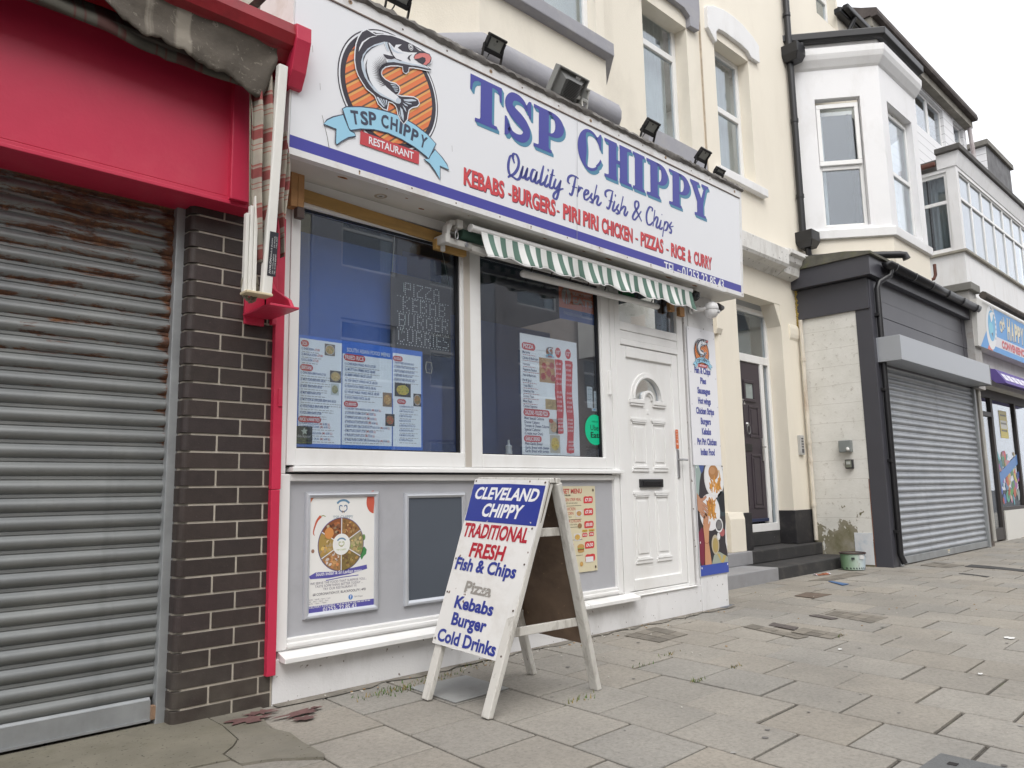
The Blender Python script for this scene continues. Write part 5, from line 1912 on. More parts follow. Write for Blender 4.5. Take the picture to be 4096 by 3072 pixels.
mb.tube([(2.56, .13, 2.26), (2.60, .16, 2.50)], .002, 5)
mb.tube([(2.99, .13, 2.26), (2.96, .16, 2.50)], .002, 5)
mb.build('wire', M('pale_wire', (.45, .52, .48), .5), t)
t = thing('window_logo', 'small outlined white badge on the glass right of the food menu', 'sticker', (2.76, .047, 1.72))
p = Print((0, .0395, 0))
p.stroke([(2.742, 1.732), (2.736, 1.700), (2.742, 1.668), (2.778, 1.668), (2.784, 1.700), (2.778, 1.732)], .0025, (.45, .50, .48), 1, closed=True)
p.stroke([(2.752, 1.695), (2.758, 1.686), (2.768, 1.688), (2.772, 1.700)], .002, (.25, .28, .28), 1)
p.build('badge_print', t)

# ---- pizza menu
t = thing('pizza_menu', 'tall white pizza price list with red price columns in the right window', 'poster', (3.81, .052, 1.2))
p = Print((0, .0515, 0))
PP_ = (.80, .82, .82)
p.rect(3.529, 1.208, 4.098, 2.013, PP_, 0)
PR = (.57, .055, .065)
DN = (.06, .075, .16)


def phead(txt, a, b_, v, h):
    p.rrect(a, v, b_, v + h, PR, 1)
    p.text(txt, a + .014, v + h * .22, h * .56, (.75, .74, .74), 2, u1=b_ - .018, bold=.03)


phead('PIZZA', 3.545, 3.674, 1.905, .050)
phead('CALZONE - FOLDED PIZZA', 3.548, 3.800, 1.462, .048)
phead('GARLIC BREAD', 3.548, 3.715, 1.292, .042)
rowsP = (('Margarita', 3.551, 3.622, 1.880, 1), ('Chicken & Mushroom', 3.551, 3.698, 1.842, 1), ('Hawaiian', 3.553, 3.620, 1.800, 1), ('Pepperoni Passion', 3.553, 3.682, 1.764, 1), ('Ham & Mushroom', 3.551, 3.674, 1.726, 0), ('Hot & Spicy', 3.548, 3.630, 1.692, 1), ('Texas BBQ 1', 3.552, 3.640, 1.656, 1), ('American Hot', 3.551, 3.654, 1.620, 1), ('Donner Pizza', 3.550, 3.650, 1.586, 1), ('Meat Feast', 3.548, 3.632, 1.552, 1), ('Chicken Supreme', 3.550, 3.680, 1.519, 1))
for txt, a, b_, v, n_ in rowsP:
    p.text(txt, a, v, .017, DN, 1, u1=b_, bold=.02)
    if n_:
        filler(p, a + .002, v - .0115, b_ + .05, .0038, (.42, .10, .10), len(txt), 1)
for txt, b_, v in (('Meat Special Calzone', 3.742, 1.440), ('Donner Calzone', 3.698, 1.414), ('Tomato & Cheese Calzone', 3.790, 1.390), ('Special Calzone', 3.704, 1.365), ('(Create your Own)', 3.728, 1.340)):
    p.text(txt, 3.556, v, .018, DN, 1, u1=b_, bold=.02)
for txt, b_, v in (('Plain Garlic Bread', 3.720, 1.272), ('Garlic Bread with cheese', 3.786, 1.247), ('Garlic Bread with tomato', 3.786, 1.224)):
    p.text(txt, 3.558, v, .018, DN, 1, u1=b_, bold=.02)
food(p, 3.708, 1.700, 3.862, 1.868, 8, ((.52, .30, .12), (.46, .10, .06), (.55, .35, .15), (.5, .16, .12)), (.45, .27, .12), None, 1)
for cx_, cz_ in ((3.755, 1.812), (3.83, 1.82), (3.80, 1.765), (3.745, 1.74), (3.84, 1.735)):
    p.ell(cx_, cz_, .024, .024, (.42, .075, .06), 4, 12)
food(p, 3.760, 1.518, 3.874, 1.588, 9, ((.42, .30, .14), (.5, .4, .2), (.25, .2, .12)), (.45, .33, .16), None, 1)
food(p, 3.790, 1.350, 3.878, 1.455, 10, ((.52, .34, .2), (.55, .42, .25), (.25, .3, .15)), (.45, .47, .45), None, 1)
p.ell(3.81, 1.44, .022, .014, (.42, .09, .05), 4)
food(p, 3.795, 1.225, 3.895, 1.345, 11, ((.60, .46, .1), (.62, .5, .16), (.55, .36, .1)), (.48, .44, .36), None, 1)
for cx_, z0, z1, hz, lab in ((3.900, 1.36, 1.87, 1.920, '10"'), (4.004, 1.23, 1.872, 1.922, '12"')):
    wob = [(cx_ - .036 + .006 * sin(k * .9), z1 - (z1 - z0) * k / 12) for k in range(13)] + [(cx_ + .036 + .006 * sin(k * .9 + 1), z1 - (z1 - z0) * k / 12) for k in range(12, -1, -1)]
    p.poly(wob, PR, 1, 2)
    p.ell(cx_, hz, .029, .036, PR, 1)
    p.text(lab, cx_ - .018, hz - .014, .028, (.75, .74, .74), 2, u1=cx_ + .018, bold=.02)
zs = [1.835, 1.80, 1.765, 1.73, 1.695, 1.636, 1.604, 1.572, 1.540, 1.51]
for z, a, b_ in zip(zs, ('£7.00', '£10.00', '£10.00', '£10.50', '£10.50', '£12.00', '£12.00', '£10.00', '£10.00', '£10.00'), ('£10.00', '£12.00', '£12.00', '£12.50', '£12.50', '£14.00', '£14.00', '£12.00', '£12.00', '£12.00')):
    p.text(a, 3.876, z, .014, (.72, .66, .66), 2, u1=3.926, bold=.02)
    p.text(b_, 3.978, z, .014, (.72, .66, .66), 2, u1=4.030, bold=.02)
for z, a, b_ in zip((1.450, 1.425, 1.400, 1.375), ('£10.00', '£10.00', '£8.00', '£10.00'), ('£14.00', '£14.00', '£10.00', '£14.00')):
    p.text(a, 3.878, z, .014, (.72, .66, .66), 2, u1=3.928, bold=.02)
    p.text(b_, 3.980, z, .014, (.72, .66, .66), 2, u1=4.032, bold=.02)
for z, b_ in zip((1.298, 1.272, 1.247), ('£6.00', '£10.00', '£10.00')):
    p.text(b_, 3.982, z, .014, (.72, .66, .66), 2, u1=4.034, bold=.02)
emblem(p, lambda u, v: (3.812 + (u - 2.2745) * .105, 1.912 + (v - 3.10) * .105))
p.build('menu_print', t, PAPER)

t = thing('delivery_sticker', 'round bright green delivery sticker low in the right window', 'sticker', (4.256, .039, 1.29))
p = Print((0, .0388, 0))
p.ell(4.256, 1.398, .109, .109, (.0, .50, .25), 0, 48)
p.text('ORDER ON', 4.256, 1.452, .010, (.0, .12, .06), 1, align='c', xs=.9)
p.text('Uber', 4.206, 1.394, .038, (.008, .014, .012), 1, u1=4.315)
p.text('Eats', 4.206, 1.342, .038, (.008, .014, .012), 1, u1=4.320, bold=.022)
p.build('sticker_print', t)
t = thing('orange_sticker', 'orange and blue EATS poster at the top of the right window', 'poster', (4.13, .055, 2.17))
p = Print((0, .0515, 0))
p.rect(3.926, 2.252, 4.330, 2.440, (.62, .13, .04), 0)
p.rect(3.926, 2.170, 4.330, 2.252, (.05, .11, .34), 0)
p.ell(4.004, 2.345, .050, .062, (.36, .33, .29), 1)
p.poly([(4.004, 2.405), (3.992, 2.33), (3.978, 2.283), (4.03, 2.283), (4.016, 2.33)], (.42, .09, .03), 2)
p.stroke([(4.004, 2.33), (4.004, 2.283)], .008, (.36, .33, .29), 3)
p.text('BLACKPOOL', 4.072, 2.360, .026, (.40, .30, .25), 1, u1=4.284, bold=.02)
p.text('EATS', 4.074, 2.298, .048, (.42, .34, .28), 1, u1=4.292, bold=.04)
p.text('ORDER ONLINE TODAY', 3.972, 2.205, .021, (.24, .30, .42), 1, u1=4.300)
p.build('poster_print', t)
for nm, u0, v0, u1, v1, lab in (('payment_sticker', 4.196, 1.555, 4.256, 1.708, 'narrow white notice taller and left of the pair in the right window'), ('payment_sticker', 4.272, 1.553, 4.331, 1.680, 'narrow white notice right of the pair in the right window'), ('payment_sticker', 4.240, 1.533, 4.302, 1.556, 'tiny pale blue card sticker just above the round green sticker')):
    t = thing(nm, lab, 'sticker', ((u0 + u1) / 2, .05, v0), 'small stickers in the right window')
    p = Print((0, .0515 if v1 > 1.6 else .0495, 0))
    p.rect(u0, v0, u1, v1, (.50, .54, .54), 0)
    if v1 > 1.6:
        for k in range(9):
            z = v1 - .02 - k * .0125
            filler(p, u0 + .012, z, u1 - .012, .004, (.16, .2, .24) if k % 3 == 0 else (.32, .38, .42), k + int(u0 * 100), 1)
    else:
        p.rect(4.258, 1.537, 4.280, 1.552, (.12, .35, .55), 1)
    p.build('sticker_print', t)
t = thing('sauce_bottle', 'clear sauce bottle standing inside the right window by the pizza list', 'bottle', (3.47, .20, 1.16))
mb = MB()
mb.lathe((3.475, .12, 1.16), [(0, 0), (.022, 0), (.023, .07), (.020, .085), (.022, .09), (.022, .105), (.008, .115), (.005, .145), (0, .146)], 16)
mb.build('bottle', M('pale_plastic', (.45, .47, .47), .4), t, smooth=True)

# ================================================================== NOTICE FRAMES ON THE GREY PANEL


def snap_frame(lab, x0, x1, z0, z1, insert):
    t_ = thing('notice_frame', lab, 'notice frame', ((x0 + x1) / 2, .02, z0), 'aluminium poster frames on the grey panel')
    m_ = MB()
    f_ = .028
    def side(a, b_, c, d_, nx, nz):
        # rounded snap profile: outer edge low, crown, inner edge
        pr_ = ((0, .030), (0, .020), (.18, .010), (.5, .006), (.82, .010), (1, .016), (1, .030))
        vs = []
        for q, y in pr_:
            vs.append((a[0] + (c[0] - a[0]) * q, y, a[1] + (c[1] - a[1]) * q))
            vs.append((b_[0] + (d_[0] - b_[0]) * q, y, b_[1] + (d_[1] - b_[1]) * q))
        m_.add(vs, [(2 * i, 2 * i + 1, 2 * i + 3, 2 * i + 2) for i in range(len(pr_) - 1)])
    o_ = ((x0, z0), (x1, z0), (x1, z1), (x0, z1))
    i_ = ((x0 + f_, z0 + f_), (x1 - f_, z0 + f_), (x1 - f_, z1 - f_), (x0 + f_, z1 - f_))
    for k in range(4):
        side(o_[k], o_[(k + 1) % 4], i_[k], i_[(k + 1) % 4], 0, 0)
    m_.build('frame', ALU, t_, smooth=True)
    insert(t_, x0 + f_, x1 - f_, z0 + f_, z1 - f_)
    return t_


def ins1(t_, x0, x1, z0, z1):
    p_ = Print((0, .020, 0))
    w_, h_ = x1 - x0, z1 - z0
    p_.rect(x0, z0, x1, z1, (.78, .775, .75), 0)

    def U(a):
        return x0 + w_ * a

    def W(b_):
        return z1 - h_ * b_
    cx_, cz_ = U(.475), W(.425)
    R_ = w_ * .345
    cols = [((.45, .24, .08), (.3, .12, .05), (.55, .35, .15)), ((.42, .14, .05), (.2, .08, .04), (.5, .4, .25)), ((.62, .42, .12), (.55, .33, .1), (.65, .5, .3)), ((.55, .30, .12), (.66, .6, .55), (.6, .25, .1)), ((.35, .25, .08), (.2, .12, .05), (.5, .3, .1)), ((.50, .42, .22), (.3, .35, .12), (.6, .45, .2))]
    p_.ell(cx_, cz_, R_ * 1.03, R_ * 1.03, (.10, .08, .22), 1, 48)
    for k in range(6):
        a0 = rad(30 + 60 * k + 2)
        a1 = rad(90 + 60 * k - 2)
        p_.ell(cx_, cz_, R_, R_, tuple(x * .6 for x in cols[k][0]), 2, 10, a0, a1)
        rr_ = random.Random(k + 20)
        for q in range(34):
            a, d_ = rr_.uniform(a0 + .1, a1 - .1), R_ * rr_.uniform(.46, .93)
            c_ = cols[k][rr_.randrange(3)]
            f_ = rr_.uniform(.35, 1.15)
            p_.ell(cx_ + d_ * cos(a), cz_ + d_ * sin(a), R_ * rr_.uniform(.03, .10), R_ * rr_.uniform(.03, .08), tuple(min(.8, x * f_) for x in c_), 2.5 + q * .02, 8, rot=rr_.random() * 3)
        e0 = rad(30 + 60 * k)
        p_.stroke([(cx_ + R_ * .36 * cos(e0), cz_ + R_ * .36 * sin(e0)), (cx_ + R_ * cos(e0), cz_ + R_ * sin(e0))], .005, (.75, .74, .72), 4)
    p_.ell(cx_ - R_ * .55, cz_ + R_ * .45, R_ * .2, R_ * .22, (.62, .26, .08), 4.2, 16)
    p_.ell(cx_, cz_, R_ * .39, R_ * .41, (.78, .78, .75), 4.5, 28)

    def fishes(c0, c1, s_, colr, ly):
        for q in (-1, 1):
            p_.stroke([(c0 + q * s_ * .1, c1 - s_ * .5), (c0 + q * s_ * .55, c1 - s_ * .15), (c0 + q * s_ * .45, c1 + s_ * .35), (c0 + q * s_ * .12, c1 + s_ * .25)], s_ * .13, colr, ly, 4)
            p_.stroke([(c0 + q * s_ * .45, c1 + s_ * .35), (c0 + q * s_ * .62, c1 + s_ * .2)], s_ * .1, colr, ly)
        p_.stroke([(c0 - s_ * .18, c1 - s_ * .6), (c0 + s_ * .18, c1 - s_ * .3)], s_ * .08, (.35, .22, .1), ly)
        p_.stroke([(c0 + s_ * .18, c1 - s_ * .6), (c0 - s_ * .18, c1 - s_ * .3)], s_ * .08, (.35, .22, .1), ly)
        p_.stroke([(c0 - s_ * .9, c1 + s_ * .62), (c0 - s_ * .5, c1 + s_ * .92), (c0, c1 + s_ * 1.02), (c0 + s_ * .5, c1 + s_ * .92), (c0 + s_ * .9, c1 + s_ * .62)], s_ * .27, (.12, .25, .38), ly, 4)
    fishes(U(.5), W(.10), w_ * .105, (.10, .18, .32), 1)
    p_.text('TSP CHIPPY', U(.5), W(.195), .016, (.18, .28, .36), 1, u1=None, align='c', xs=1.0)
    fishes(cx_, cz_ + R_ * .02, w_ * .07, (.35, .42, .12), 5)
    p_.text('TSP CHIPPY', cx_, cz_ - R_ * .24, .0085, (.35, .42, .12), 5, align='c', xs=.9)
    # chilli, leaves, tomato
    p_.stroke([(U(.16), W(.165)), (U(.10), W(.21)), (U(.055), W(.30)), (U(.07), W(.335))], .013, (.52, .10, .05), 1, 5, wf=lambda t_, dx, dy: 1.15 - t_)
    p_.stroke([(U(.16), W(.165)), (U(.20), W(.16)), (U(.23), W(.17))], .004, (.25, .3, .08), 1)
    p_.ell(U(.83), W(.375), .010, .016, (.16, .28, .10), 1, 12)
    p_.poly([(U(.80), W(.58)), (U(.76), W(.53)), (U(.80), W(.51)), (U(.79), W(.48)), (U(.84), W(.46)), (U(.88), W(.49)), (U(.87), W(.53)), (U(.83), W(.55))], (.06, .24, .08), 1)
    p_.ell(U(.05), W(.47), .009, .010, (.30, .17, .12), 1, 10)
    p_.ell(U(1.0), W(.05), w_ * .13, w_ * .16, (.55, .10, .06), 1, 14, rad(95), rad(265))
    p_.poly([(U(.0), W(.0)), (U(.05), W(.0)), (U(.0), W(.05))], (.6, .2, .1), 1)
    BR = (.10, .09, .36)
    p_.poly([(U(.0), W(.685)), (U(.10), W(.655)), (U(.4), W(.665)), (U(.88), W(.628)), (U(.89), W(.665)), (U(.6), W(.70)), (U(.3), W(.715)), (U(.02), W(.71))], BR, 1)
    p_.stroke([(U(.25), W(.735)), (U(.5), W(.72)), (U(.75), W(.715))], .004, BR, 1)
    p_.text('South indian & Sri Lankan menu', U(.10), W(.688), .0165, (.72, .72, .76), 2, u1=U(.80), bold=.02)
    BK = (.16, .14, .20)
    p_.text('WE SERVE THE FOOD THAT SURPRISE YOU...', U(.02), W(.762), .0115, BK, 1, u1=U(.88))
    p_.text('TASTE SOMETHING BETTER TODAY ...', U(.09), W(.79), .0115, BK, 1, u1=U(.82))
    p_.text('TRY OUR RESTAURANT !!!!', U(.21), W(.818), .0115, BK, 1, u1=U(.72))
    p_.text('68 CORONATION ST, BLACKPOOL,FY1 4PD', U(.06), W(.858), .0115, (.10, .09, .12), 1, u1=U(.87), bold=.01)
    for k, s_ in enumerate(('MON - THUR : 12pm - 11pm', 'FRI - SAT : 12pm - 2am', 'SUN : 12pm - 10pm')):
        p_.text(s_, U(.0), W(.895 + k * .017), .006, BK, 1, u1=U(.32 - .03 * k))
    p_.ell(U(.63), W(.905), .013, .013, (.08, .22, .55), 1, 20)
    p_.text('f', U(.62), W(.918), .017, (.75, .77, .8), 2, bold=.02)
    p_.text('TSP Chippy', U(.68), W(.912), .007, BK, 1, u1=U(.82))
    p_.rect(x0, z0, x1, W(.945), BR, 1)
    p_.text('DELIVERY AVAILABLE', U(.01), W(.962), .011, (.70, .70, .76), 2, u1=U(.39), bold=.01)
    filler(p_, U(.42), W(.960), U(.95), .006, (.55, .55, .62), 4, 2)
    p_.text('01253- 22 85 43', U(.21), W(1.005), .021, (.72, .72, .78), 2, u1=U(.72), bold=.02)
    p_.build('poster_print', t_, PAPER)


def ins2(t_, x0, x1, z0, z1):
    m_ = MB()
    m_.box(x0, x1, .0195, .024, z0, z1)
    m_.build('backing', M('slate_insert', (.078, .092, .115), .6, .1, 2), t_)


snap_frame('aluminium frame holding a white menu poster with a food wheel', 1.962, 2.400, .366, .985, ins1)
snap_frame('empty aluminium frame with dark slate grey insert', 2.570, 3.012, .362, .972, ins2)

# ---- cream set menu board
t = thing('set_menu', 'cream SET MENU board with red price tags screwed to the grey panel', 'sign', (3.94, .025, .43))
mb = MB()
mb.box(3.690, 4.212, .022, .0298, .422, 1.000)
mb.build('board', M('cream_board', (.66, .60, .42), .5, .05, 3), t)
p = Print((0, .0215, 0))
TR, TG = (.52, .08, .07), (.12, .11, .09)
p.text('FAMILY SET MENU', 3.60 + .13, .952, .030, TR, 1, u1=4.070, bold=.03)
p.text('served with pride', 3.86, .935, .012, (.02, .02, .02), 1, u1=3.95, shear=.25, bold=.02)
rowsM = ((('CHICKEN STRIP MEAL',), .900, 4.062, 'STRIPS, CHIPS AND A DRINK'), (('LARGE CHICKEN', 'POPCORN'), .838, 3.997, 'CHIPS AND A DRINK'), (('DONER OR CHICKEN',), .757, 4.050, 'RICE AND A DRINK'), (('CHIPS',), .672, 3.940, 'CURRY OR'), (('CHEESE OR', 'BURGER'), .597, 3.975, 'AND A DRINK'), (('KIDS MEAL',), .512, 3.965, 'DRINK OR'))
for k, (ls, z, u1, sub) in enumerate(rowsM):
    for j, s_ in enumerate(ls):
        p.text(s_, u1 if j == 0 else u1 - .02, z - j * .030, .020, TR, 1, align='r', xs=.80)
    p.text(sub, u1 - .04, z - .018 - .030 * (len(ls) - 1), .0085, TG, 1, align='r', xs=.8)
    if k < 5:
        p.stroke([(3.73, z - .034 - .03 * (len(ls) - 1)), (4.06, z - .031 - .03 * (len(ls) - 1))], .0024, (.06, .055, .04), 1)


def tagp(u, z, w_, h_, s_, txt=True):
    p.poly([(u, z + h_ * .12), (u + w_ * .05, z), (u + w_ * .9, z + h_ * .02), (u + w_ * .97, z + h_ * .2), (u + w_, z + h_ * .55), (u + w_ * .96, z + h_ * .92), (u + w_ * .7, z + h_), (u + w_ * .5, z + h_ * .93), (u + w_ * .2, z + h_ * .98), (u + w_ * .02, z + h_ * .85)], (.60, .045, .05), 1)
    p.text(s_, u + w_ * .14, z + h_ * .28, h_ * .42, (.78, .76, .76), 2, u1=u + w_ * .86, bold=.03)


for z, s_ in ((.882, '£7.50'), (.800, '£7.00'), (.713, '£8.00'), (.575, '£4.50')):
    tagp(4.085, z, .100, .049, s_)
tagp(4.062, .655, .052, .028, '£7.50')
tagp(4.132, .657, .052, .028, '£9.00')
p.rrect(4.060, .688, 4.118, .704, (.62, .40, .08), 1)
p.rrect(4.128, .689, 4.192, .705, (.62, .40, .08), 1)
p.text('Medium', 4.070, .692, .008, (.1, .08, .03), 2, u1=4.108)
p.text('Large', 4.140, .693, .008, (.1, .08, .03), 2, u1=4.178)
tagp(4.085, .488, .105, .050, '')
p.rect(4.088, .484, 4.168, .520, (.74, .72, .72), 3)
food(p, 4.000, .792, 4.068, .838, 31, ((.50, .28, .1), (.55, .34, .12)), (.66, .62, .56), (.7, .68, .66), 1)
food(p, 4.010, .708, 4.066, .755, 32, ((.34, .18, .1), (.5, .1, .08), (.12, .3, .06)), None, None, 1)
food(p, 3.975, .632, 4.045, .682, 33, ((.60, .36, .08), (.65, .45, .15)), (.66, .64, .6), (.6, .6, .58), 1)
p.ell(4.042, .593, .036, .016, (.52, .30, .09), 2)
p.rect(4.008, .575, 4.076, .582, (.20, .34, .06), 2.2)
p.rect(4.010, .568, 4.074, .576, (.30, .07, .03), 2.3)
p.ell(4.042, .562, .034, .010, (.50, .30, .1), 2.1)
food(p, 4.022, .455, 4.066, .498, 34, ((.58, .34, .10), (.66, .42, .16)), None, None, 1)
for x, z in ((4.188, .972), (4.190, .448)):
    p.ell(x, z, .0075, .0095, (.06, .03, .02), 4, 12)
p.build('menu_print', t, PAPER)

# ================================================================== TALL MENU BOARD ON THE PILLAR
t = thing('pillar_menu_board', 'tall narrow white menu board with fish emblem, dish names and a food photograph on the pillar', 'sign', (5.64, -.01, .275))
mb = MB()
mb.box(5.429, 5.854, -.0095, -.0045, 1.160, 2.312)
mb.box(5.446, 5.868, -.0085, -.0045, .275, 1.159)
mb.build('board', M('white_foamboard', (.80, .805, .84), .4, .03, 2), t)
p = Print((0, -.0100, 0))
CXp = 5.632
emblem(p, lambda u, v: (5.636 + (u - 2.2745) * .365, 2.086 + (v - 3.06) * .365 * 1.0), False)
VN = (.07, .085, .33)
for k, (s_, hw) in enumerate((('Fish & Chips', .122), ('Pies', .045), ('Sausages', .098), ('Hot wings', .098), ('Chicken Strips', .138), ('Burgers', .077), ('Kebabs', .070), ('Piri Piri Chicken', .148), ('Indian Food', .107))):
    z = 1.928 - k * .0855
    c_ = 5.634 + .0018 * k
    p.text(s_, c_ - hw, z, .050, VN, 1, u1=c_ + hw, bold=.045)
# food photograph: plates, burger, chips, two hands
x0, x1, z0, z1 = 5.447, 5.867, .358, 1.158
p.O = V((0, -.0092, 0))
FK = (.035, .03, .035)
p.rect(x0, z0, x1, z1, FK, 1)
p.poly([(x0, z1), (5.55, z1), (5.53, 1.10), (5.50, 1.02), (5.48, .92), (x0, .88)], (.33, .42, .40), 1.2)
p.poly([(5.50, z1), (5.58, z1), (5.565, 1.115), (5.53, 1.09)], (.06, .10, .28), 1.3)


def clipped(cu, cv_, ru, rv, col, ly, n=36, rot=0):
    pts = []
    for k in range(n):
        a = 2 * pi * k / n
        u, v = ru * cos(a), rv * sin(a)
        u, v = cu + u * cos(rot) - v * sin(rot), cv_ + u * sin(rot) + v * cos(rot)
        pts.append((min(max(u, x0), x1), min(max(v, z0), z1)))
    p.poly(pts, col, ly)


def chips(cu, cv_, su, sv, n, seed, ly):
    rr_ = random.Random(seed)
    for k in range(n):
        a = rr_.uniform(-.7, .7) + pi / 2
        u, v = cu + rr_.uniform(-su, su), cv_ + rr_.uniform(-sv, sv)
        l_ = rr_.uniform(.02, .045)
        f = rr_.uniform(.65, 1.15)
        p.stroke([(u - l_ * cos(a), v - l_ * sin(a)), (u + l_ * cos(a), v + l_ * sin(a))], rr_.uniform(.010, .016), (.66 * f, .30 * f, .05 * f), ly + k * .01)


clipped(5.725, 1.055, .155, .165, (.74, .74, .74), 2)
clipped(5.725, 1.055, .135, .145, (.80, .80, .80), 2.2)
clipped(5.715, 1.10, .075, .062, (.42, .20, .07), 3)
clipped(5.70, 1.115, .045, .03, (.52, .27, .12), 3.2)
chips(5.73, 1.00, .085, .035, 34, 41, 3.4)
p.stroke([(5.80, 1.12), (5.82, 1.03)], .02, (.62, .42, .22), 3.1)
clipped(5.83, .84, .085, .105, (.035, .055, .065), 2)
clipped(5.835, .85, .062, .080, (.012, .014, .018), 2.2)
clipped(5.63, .775, .155, .150, (.76, .76, .77), 3.9, rot=-.3)
clipped(5.63, .775, .138, .132, (.80, .80, .81), 4.0, rot=-.3)
chips(5.655, .80, .055, .065, 40, 42, 4.5)
p.ell(5.63, .845, .045, .03, (.36, .08, .03), 4.4)
clipped(5.755, .665, .062, .060, (.76, .76, .76), 5)
clipped(5.755, .665, .048, .046, (.10, .10, .11), 5.2)
for k in range(6):
    p.stroke([(5.725 + k * .009, .635), (5.735 + k * .012, .70)], .005, (.30, .29, .28), 5.3)
clipped(5.80, .605, .040, .034, (.42, .12, .12), 4.2)
clipped(5.74, .575, .024, .030, (.74, .74, .74), 5)
clipped(5.685, .51, .058, .080, (.50, .44, .33), 4.6)
clipped(5.685, .505, .042, .060, (.44, .33, .12), 4.8)
p.poly([(x0, .40), (x0, .62), (5.50, .66), (5.54, .62), (5.53, .42), (5.50, z0), (5.47, z0)], (.20, .02, .05), 2)
p.poly([(5.62, z0), (5.66, .43), (5.74, .45), (5.83, .415), (x1, .40), (x1, z0)], (.36, .40, .33), 2)
p.poly([(5.70, .44), (5.77, z0), (5.80, z0), (5.845, .41), (5.80, .42), (5.775, .37), (5.745, .43)], (.52, .40, .12), 3)
p.poly([(x1, .70), (5.85, .62), (5.845, .52), (x1, .44)], (.74, .74, .74), 3)
SK1, SK2, SKD = (.52, .27, .17), (.58, .29, .16), (.33, .13, .08)
# upper left hand reaching in from the left, five fingers over the plate
p.poly([(x0, .935), (5.485, .90), (5.53, .865), (5.545, .82), (5.53, .775), (5.49, .765), (x0, .80)], SK1, 6)
for f_ in ([(5.50, .875), (5.545, .885), (5.585, .905)], [(5.52, .85), (5.575, .825), (5.60, .808)], [(5.525, .82), (5.575, .79), (5.602, .772)], [(5.51, .79), (5.555, .762), (5.585, .748)], [(5.49, .775), (5.525, .745), (5.55, .735)]):
    p.stroke(f_, .026, SKD, 6.2, 3, wf=lambda t_, dx, dy: 1.1 - .3 * t_)
    p.stroke(f_, .021, SK1, 6.4, 3, wf=lambda t_, dx, dy: 1.1 - .3 * t_)
# lower arm and hand reaching up from below
p.poly([(5.515, z0), (5.520, .45), (5.528, .53), (5.522, .60), (5.515, .66), (5.53, .70), (5.575, .71), (5.605, .67), (5.595, .60), (5.585, .53), (5.60, .45), (5.615, z0)], SK2, 6)
for f_ in ([(5.525, .68), (5.532, .72), (5.538, .755)], [(5.542, .69), (5.552, .735), (5.558, .775)], [(5.560, .69), (5.572, .735), (5.578, .772)], [(5.578, .68), (5.590, .72), (5.597, .75)], [(5.595, .65), (5.612, .68), (5.618, .70)]):
    p.stroke(f_, .021, SKD, 6.2, 3, wf=lambda t_, dx, dy: 1.1 - .35 * t_)
    p.stroke(f_, .0165, SK2, 6.4, 3, wf=lambda t_, dx, dy: 1.1 - .35 * t_)
p.stroke([(5.527, .535), (5.555, .525), (5.586, .535)], .004, (.30, .06, .04), 6.6, 3)
p.rect(x0, .2755, x1, .358, (.045, .085, .40), 7)
for x, z in ((5.462, .338), (5.852, .342), (5.462, 1.14), (5.86, 1.14), (5.458, .54), (5.86, .50)):
    p.ell(x, z, .0075, .009, (.78, .78, .80), 9, 12)
for x, z in ((5.45, 2.29), (5.64, 2.295), (5.835, 2.25), (5.455, 1.93), (5.835, 1.90), (5.45, 1.66), (5.842, 1.655), (5.46, 1.33), (5.848, 1.325)):
    p.ell(x, z, .005, .006, (.50, .50, .54), 3, 10)
p.build('board_print', t)

# ================================================================== SANDWICH BOARD
ab = thing('sandwich_board', 'white wooden A-board reading CLEVELAND CHIPPY standing on the pavement', 'sandwich board', (2.68, -.72, 0))


def painted_wood():
    t = NT('worn_white_wood')
    n1 = t.noise(6, 6, .7, (1, 1, 1))
    c = t.mix(t.ramp(t.noise(5, 7, .75, (2, 2, .5), .5), [(.50, (0, 0, 0)), (.66, (.85,) * 3)]), (.60, .585, .545), (.27, .25, .215))
    c = t.mix(t.ramp(t.noise(18, 6, .75, (1.6, 1.6, .35)), [(.63, (0, 0, 0)), (.70, (1, 1, 1))]), c, (.13, .11, .09))
    t.bsdf(c, .75, 0, n1, .5, .004)
    return t.mat


PWD = painted_wood()
TF, TB = 2.650, 2.700     # hinge line


def leg(foot, top, wd, th):
    """timber leg: wd along the board width, th along the thickness"""
    foot, top = V(foot), V(top)
    d_ = (top - foot).normalized()
    wv = V((0, 1, 0))
    wv = (wv - d_ * wv.dot(d_)).normalized()
    tv = d_.cross(wv)
    m_ = MB()
    n_ = 10
    vs = []
    rr_ = random.Random(int(foot.y * 1000))
    for k in range(n_ + 1):
        c_ = foot + (top - foot) * (k / n_)
        e = .6 * wd if k == 0 else wd
        jw, jt = rr_.uniform(-.001, .001), rr_.uniform(-.0008, .0008)
        for a, b_ in ((-1, -1), (1, -1), (1, 1), (-1, 1)):
            vs.append(c_ + wv * a * (wd / 2 + jw) + tv * b_ * (th / 2 + jt))
    for q in vs[:4]:
        pass
    m_.add([(q.x, q.y, max(q.z, .0)) for q in vs], [(k * 4 + i, k * 4 + (i + 1) % 4, (k + 1) * 4 + (i + 1) % 4, (k + 1) * 4 + i) for k in range(n_) for i in range(4)] + [(3, 2, 1, 0), (n_ * 4, n_ * 4 + 1, n_ * 4 + 2, n_ * 4 + 3)])
    m_.build('leg', PWD, ab, bevel=.005)


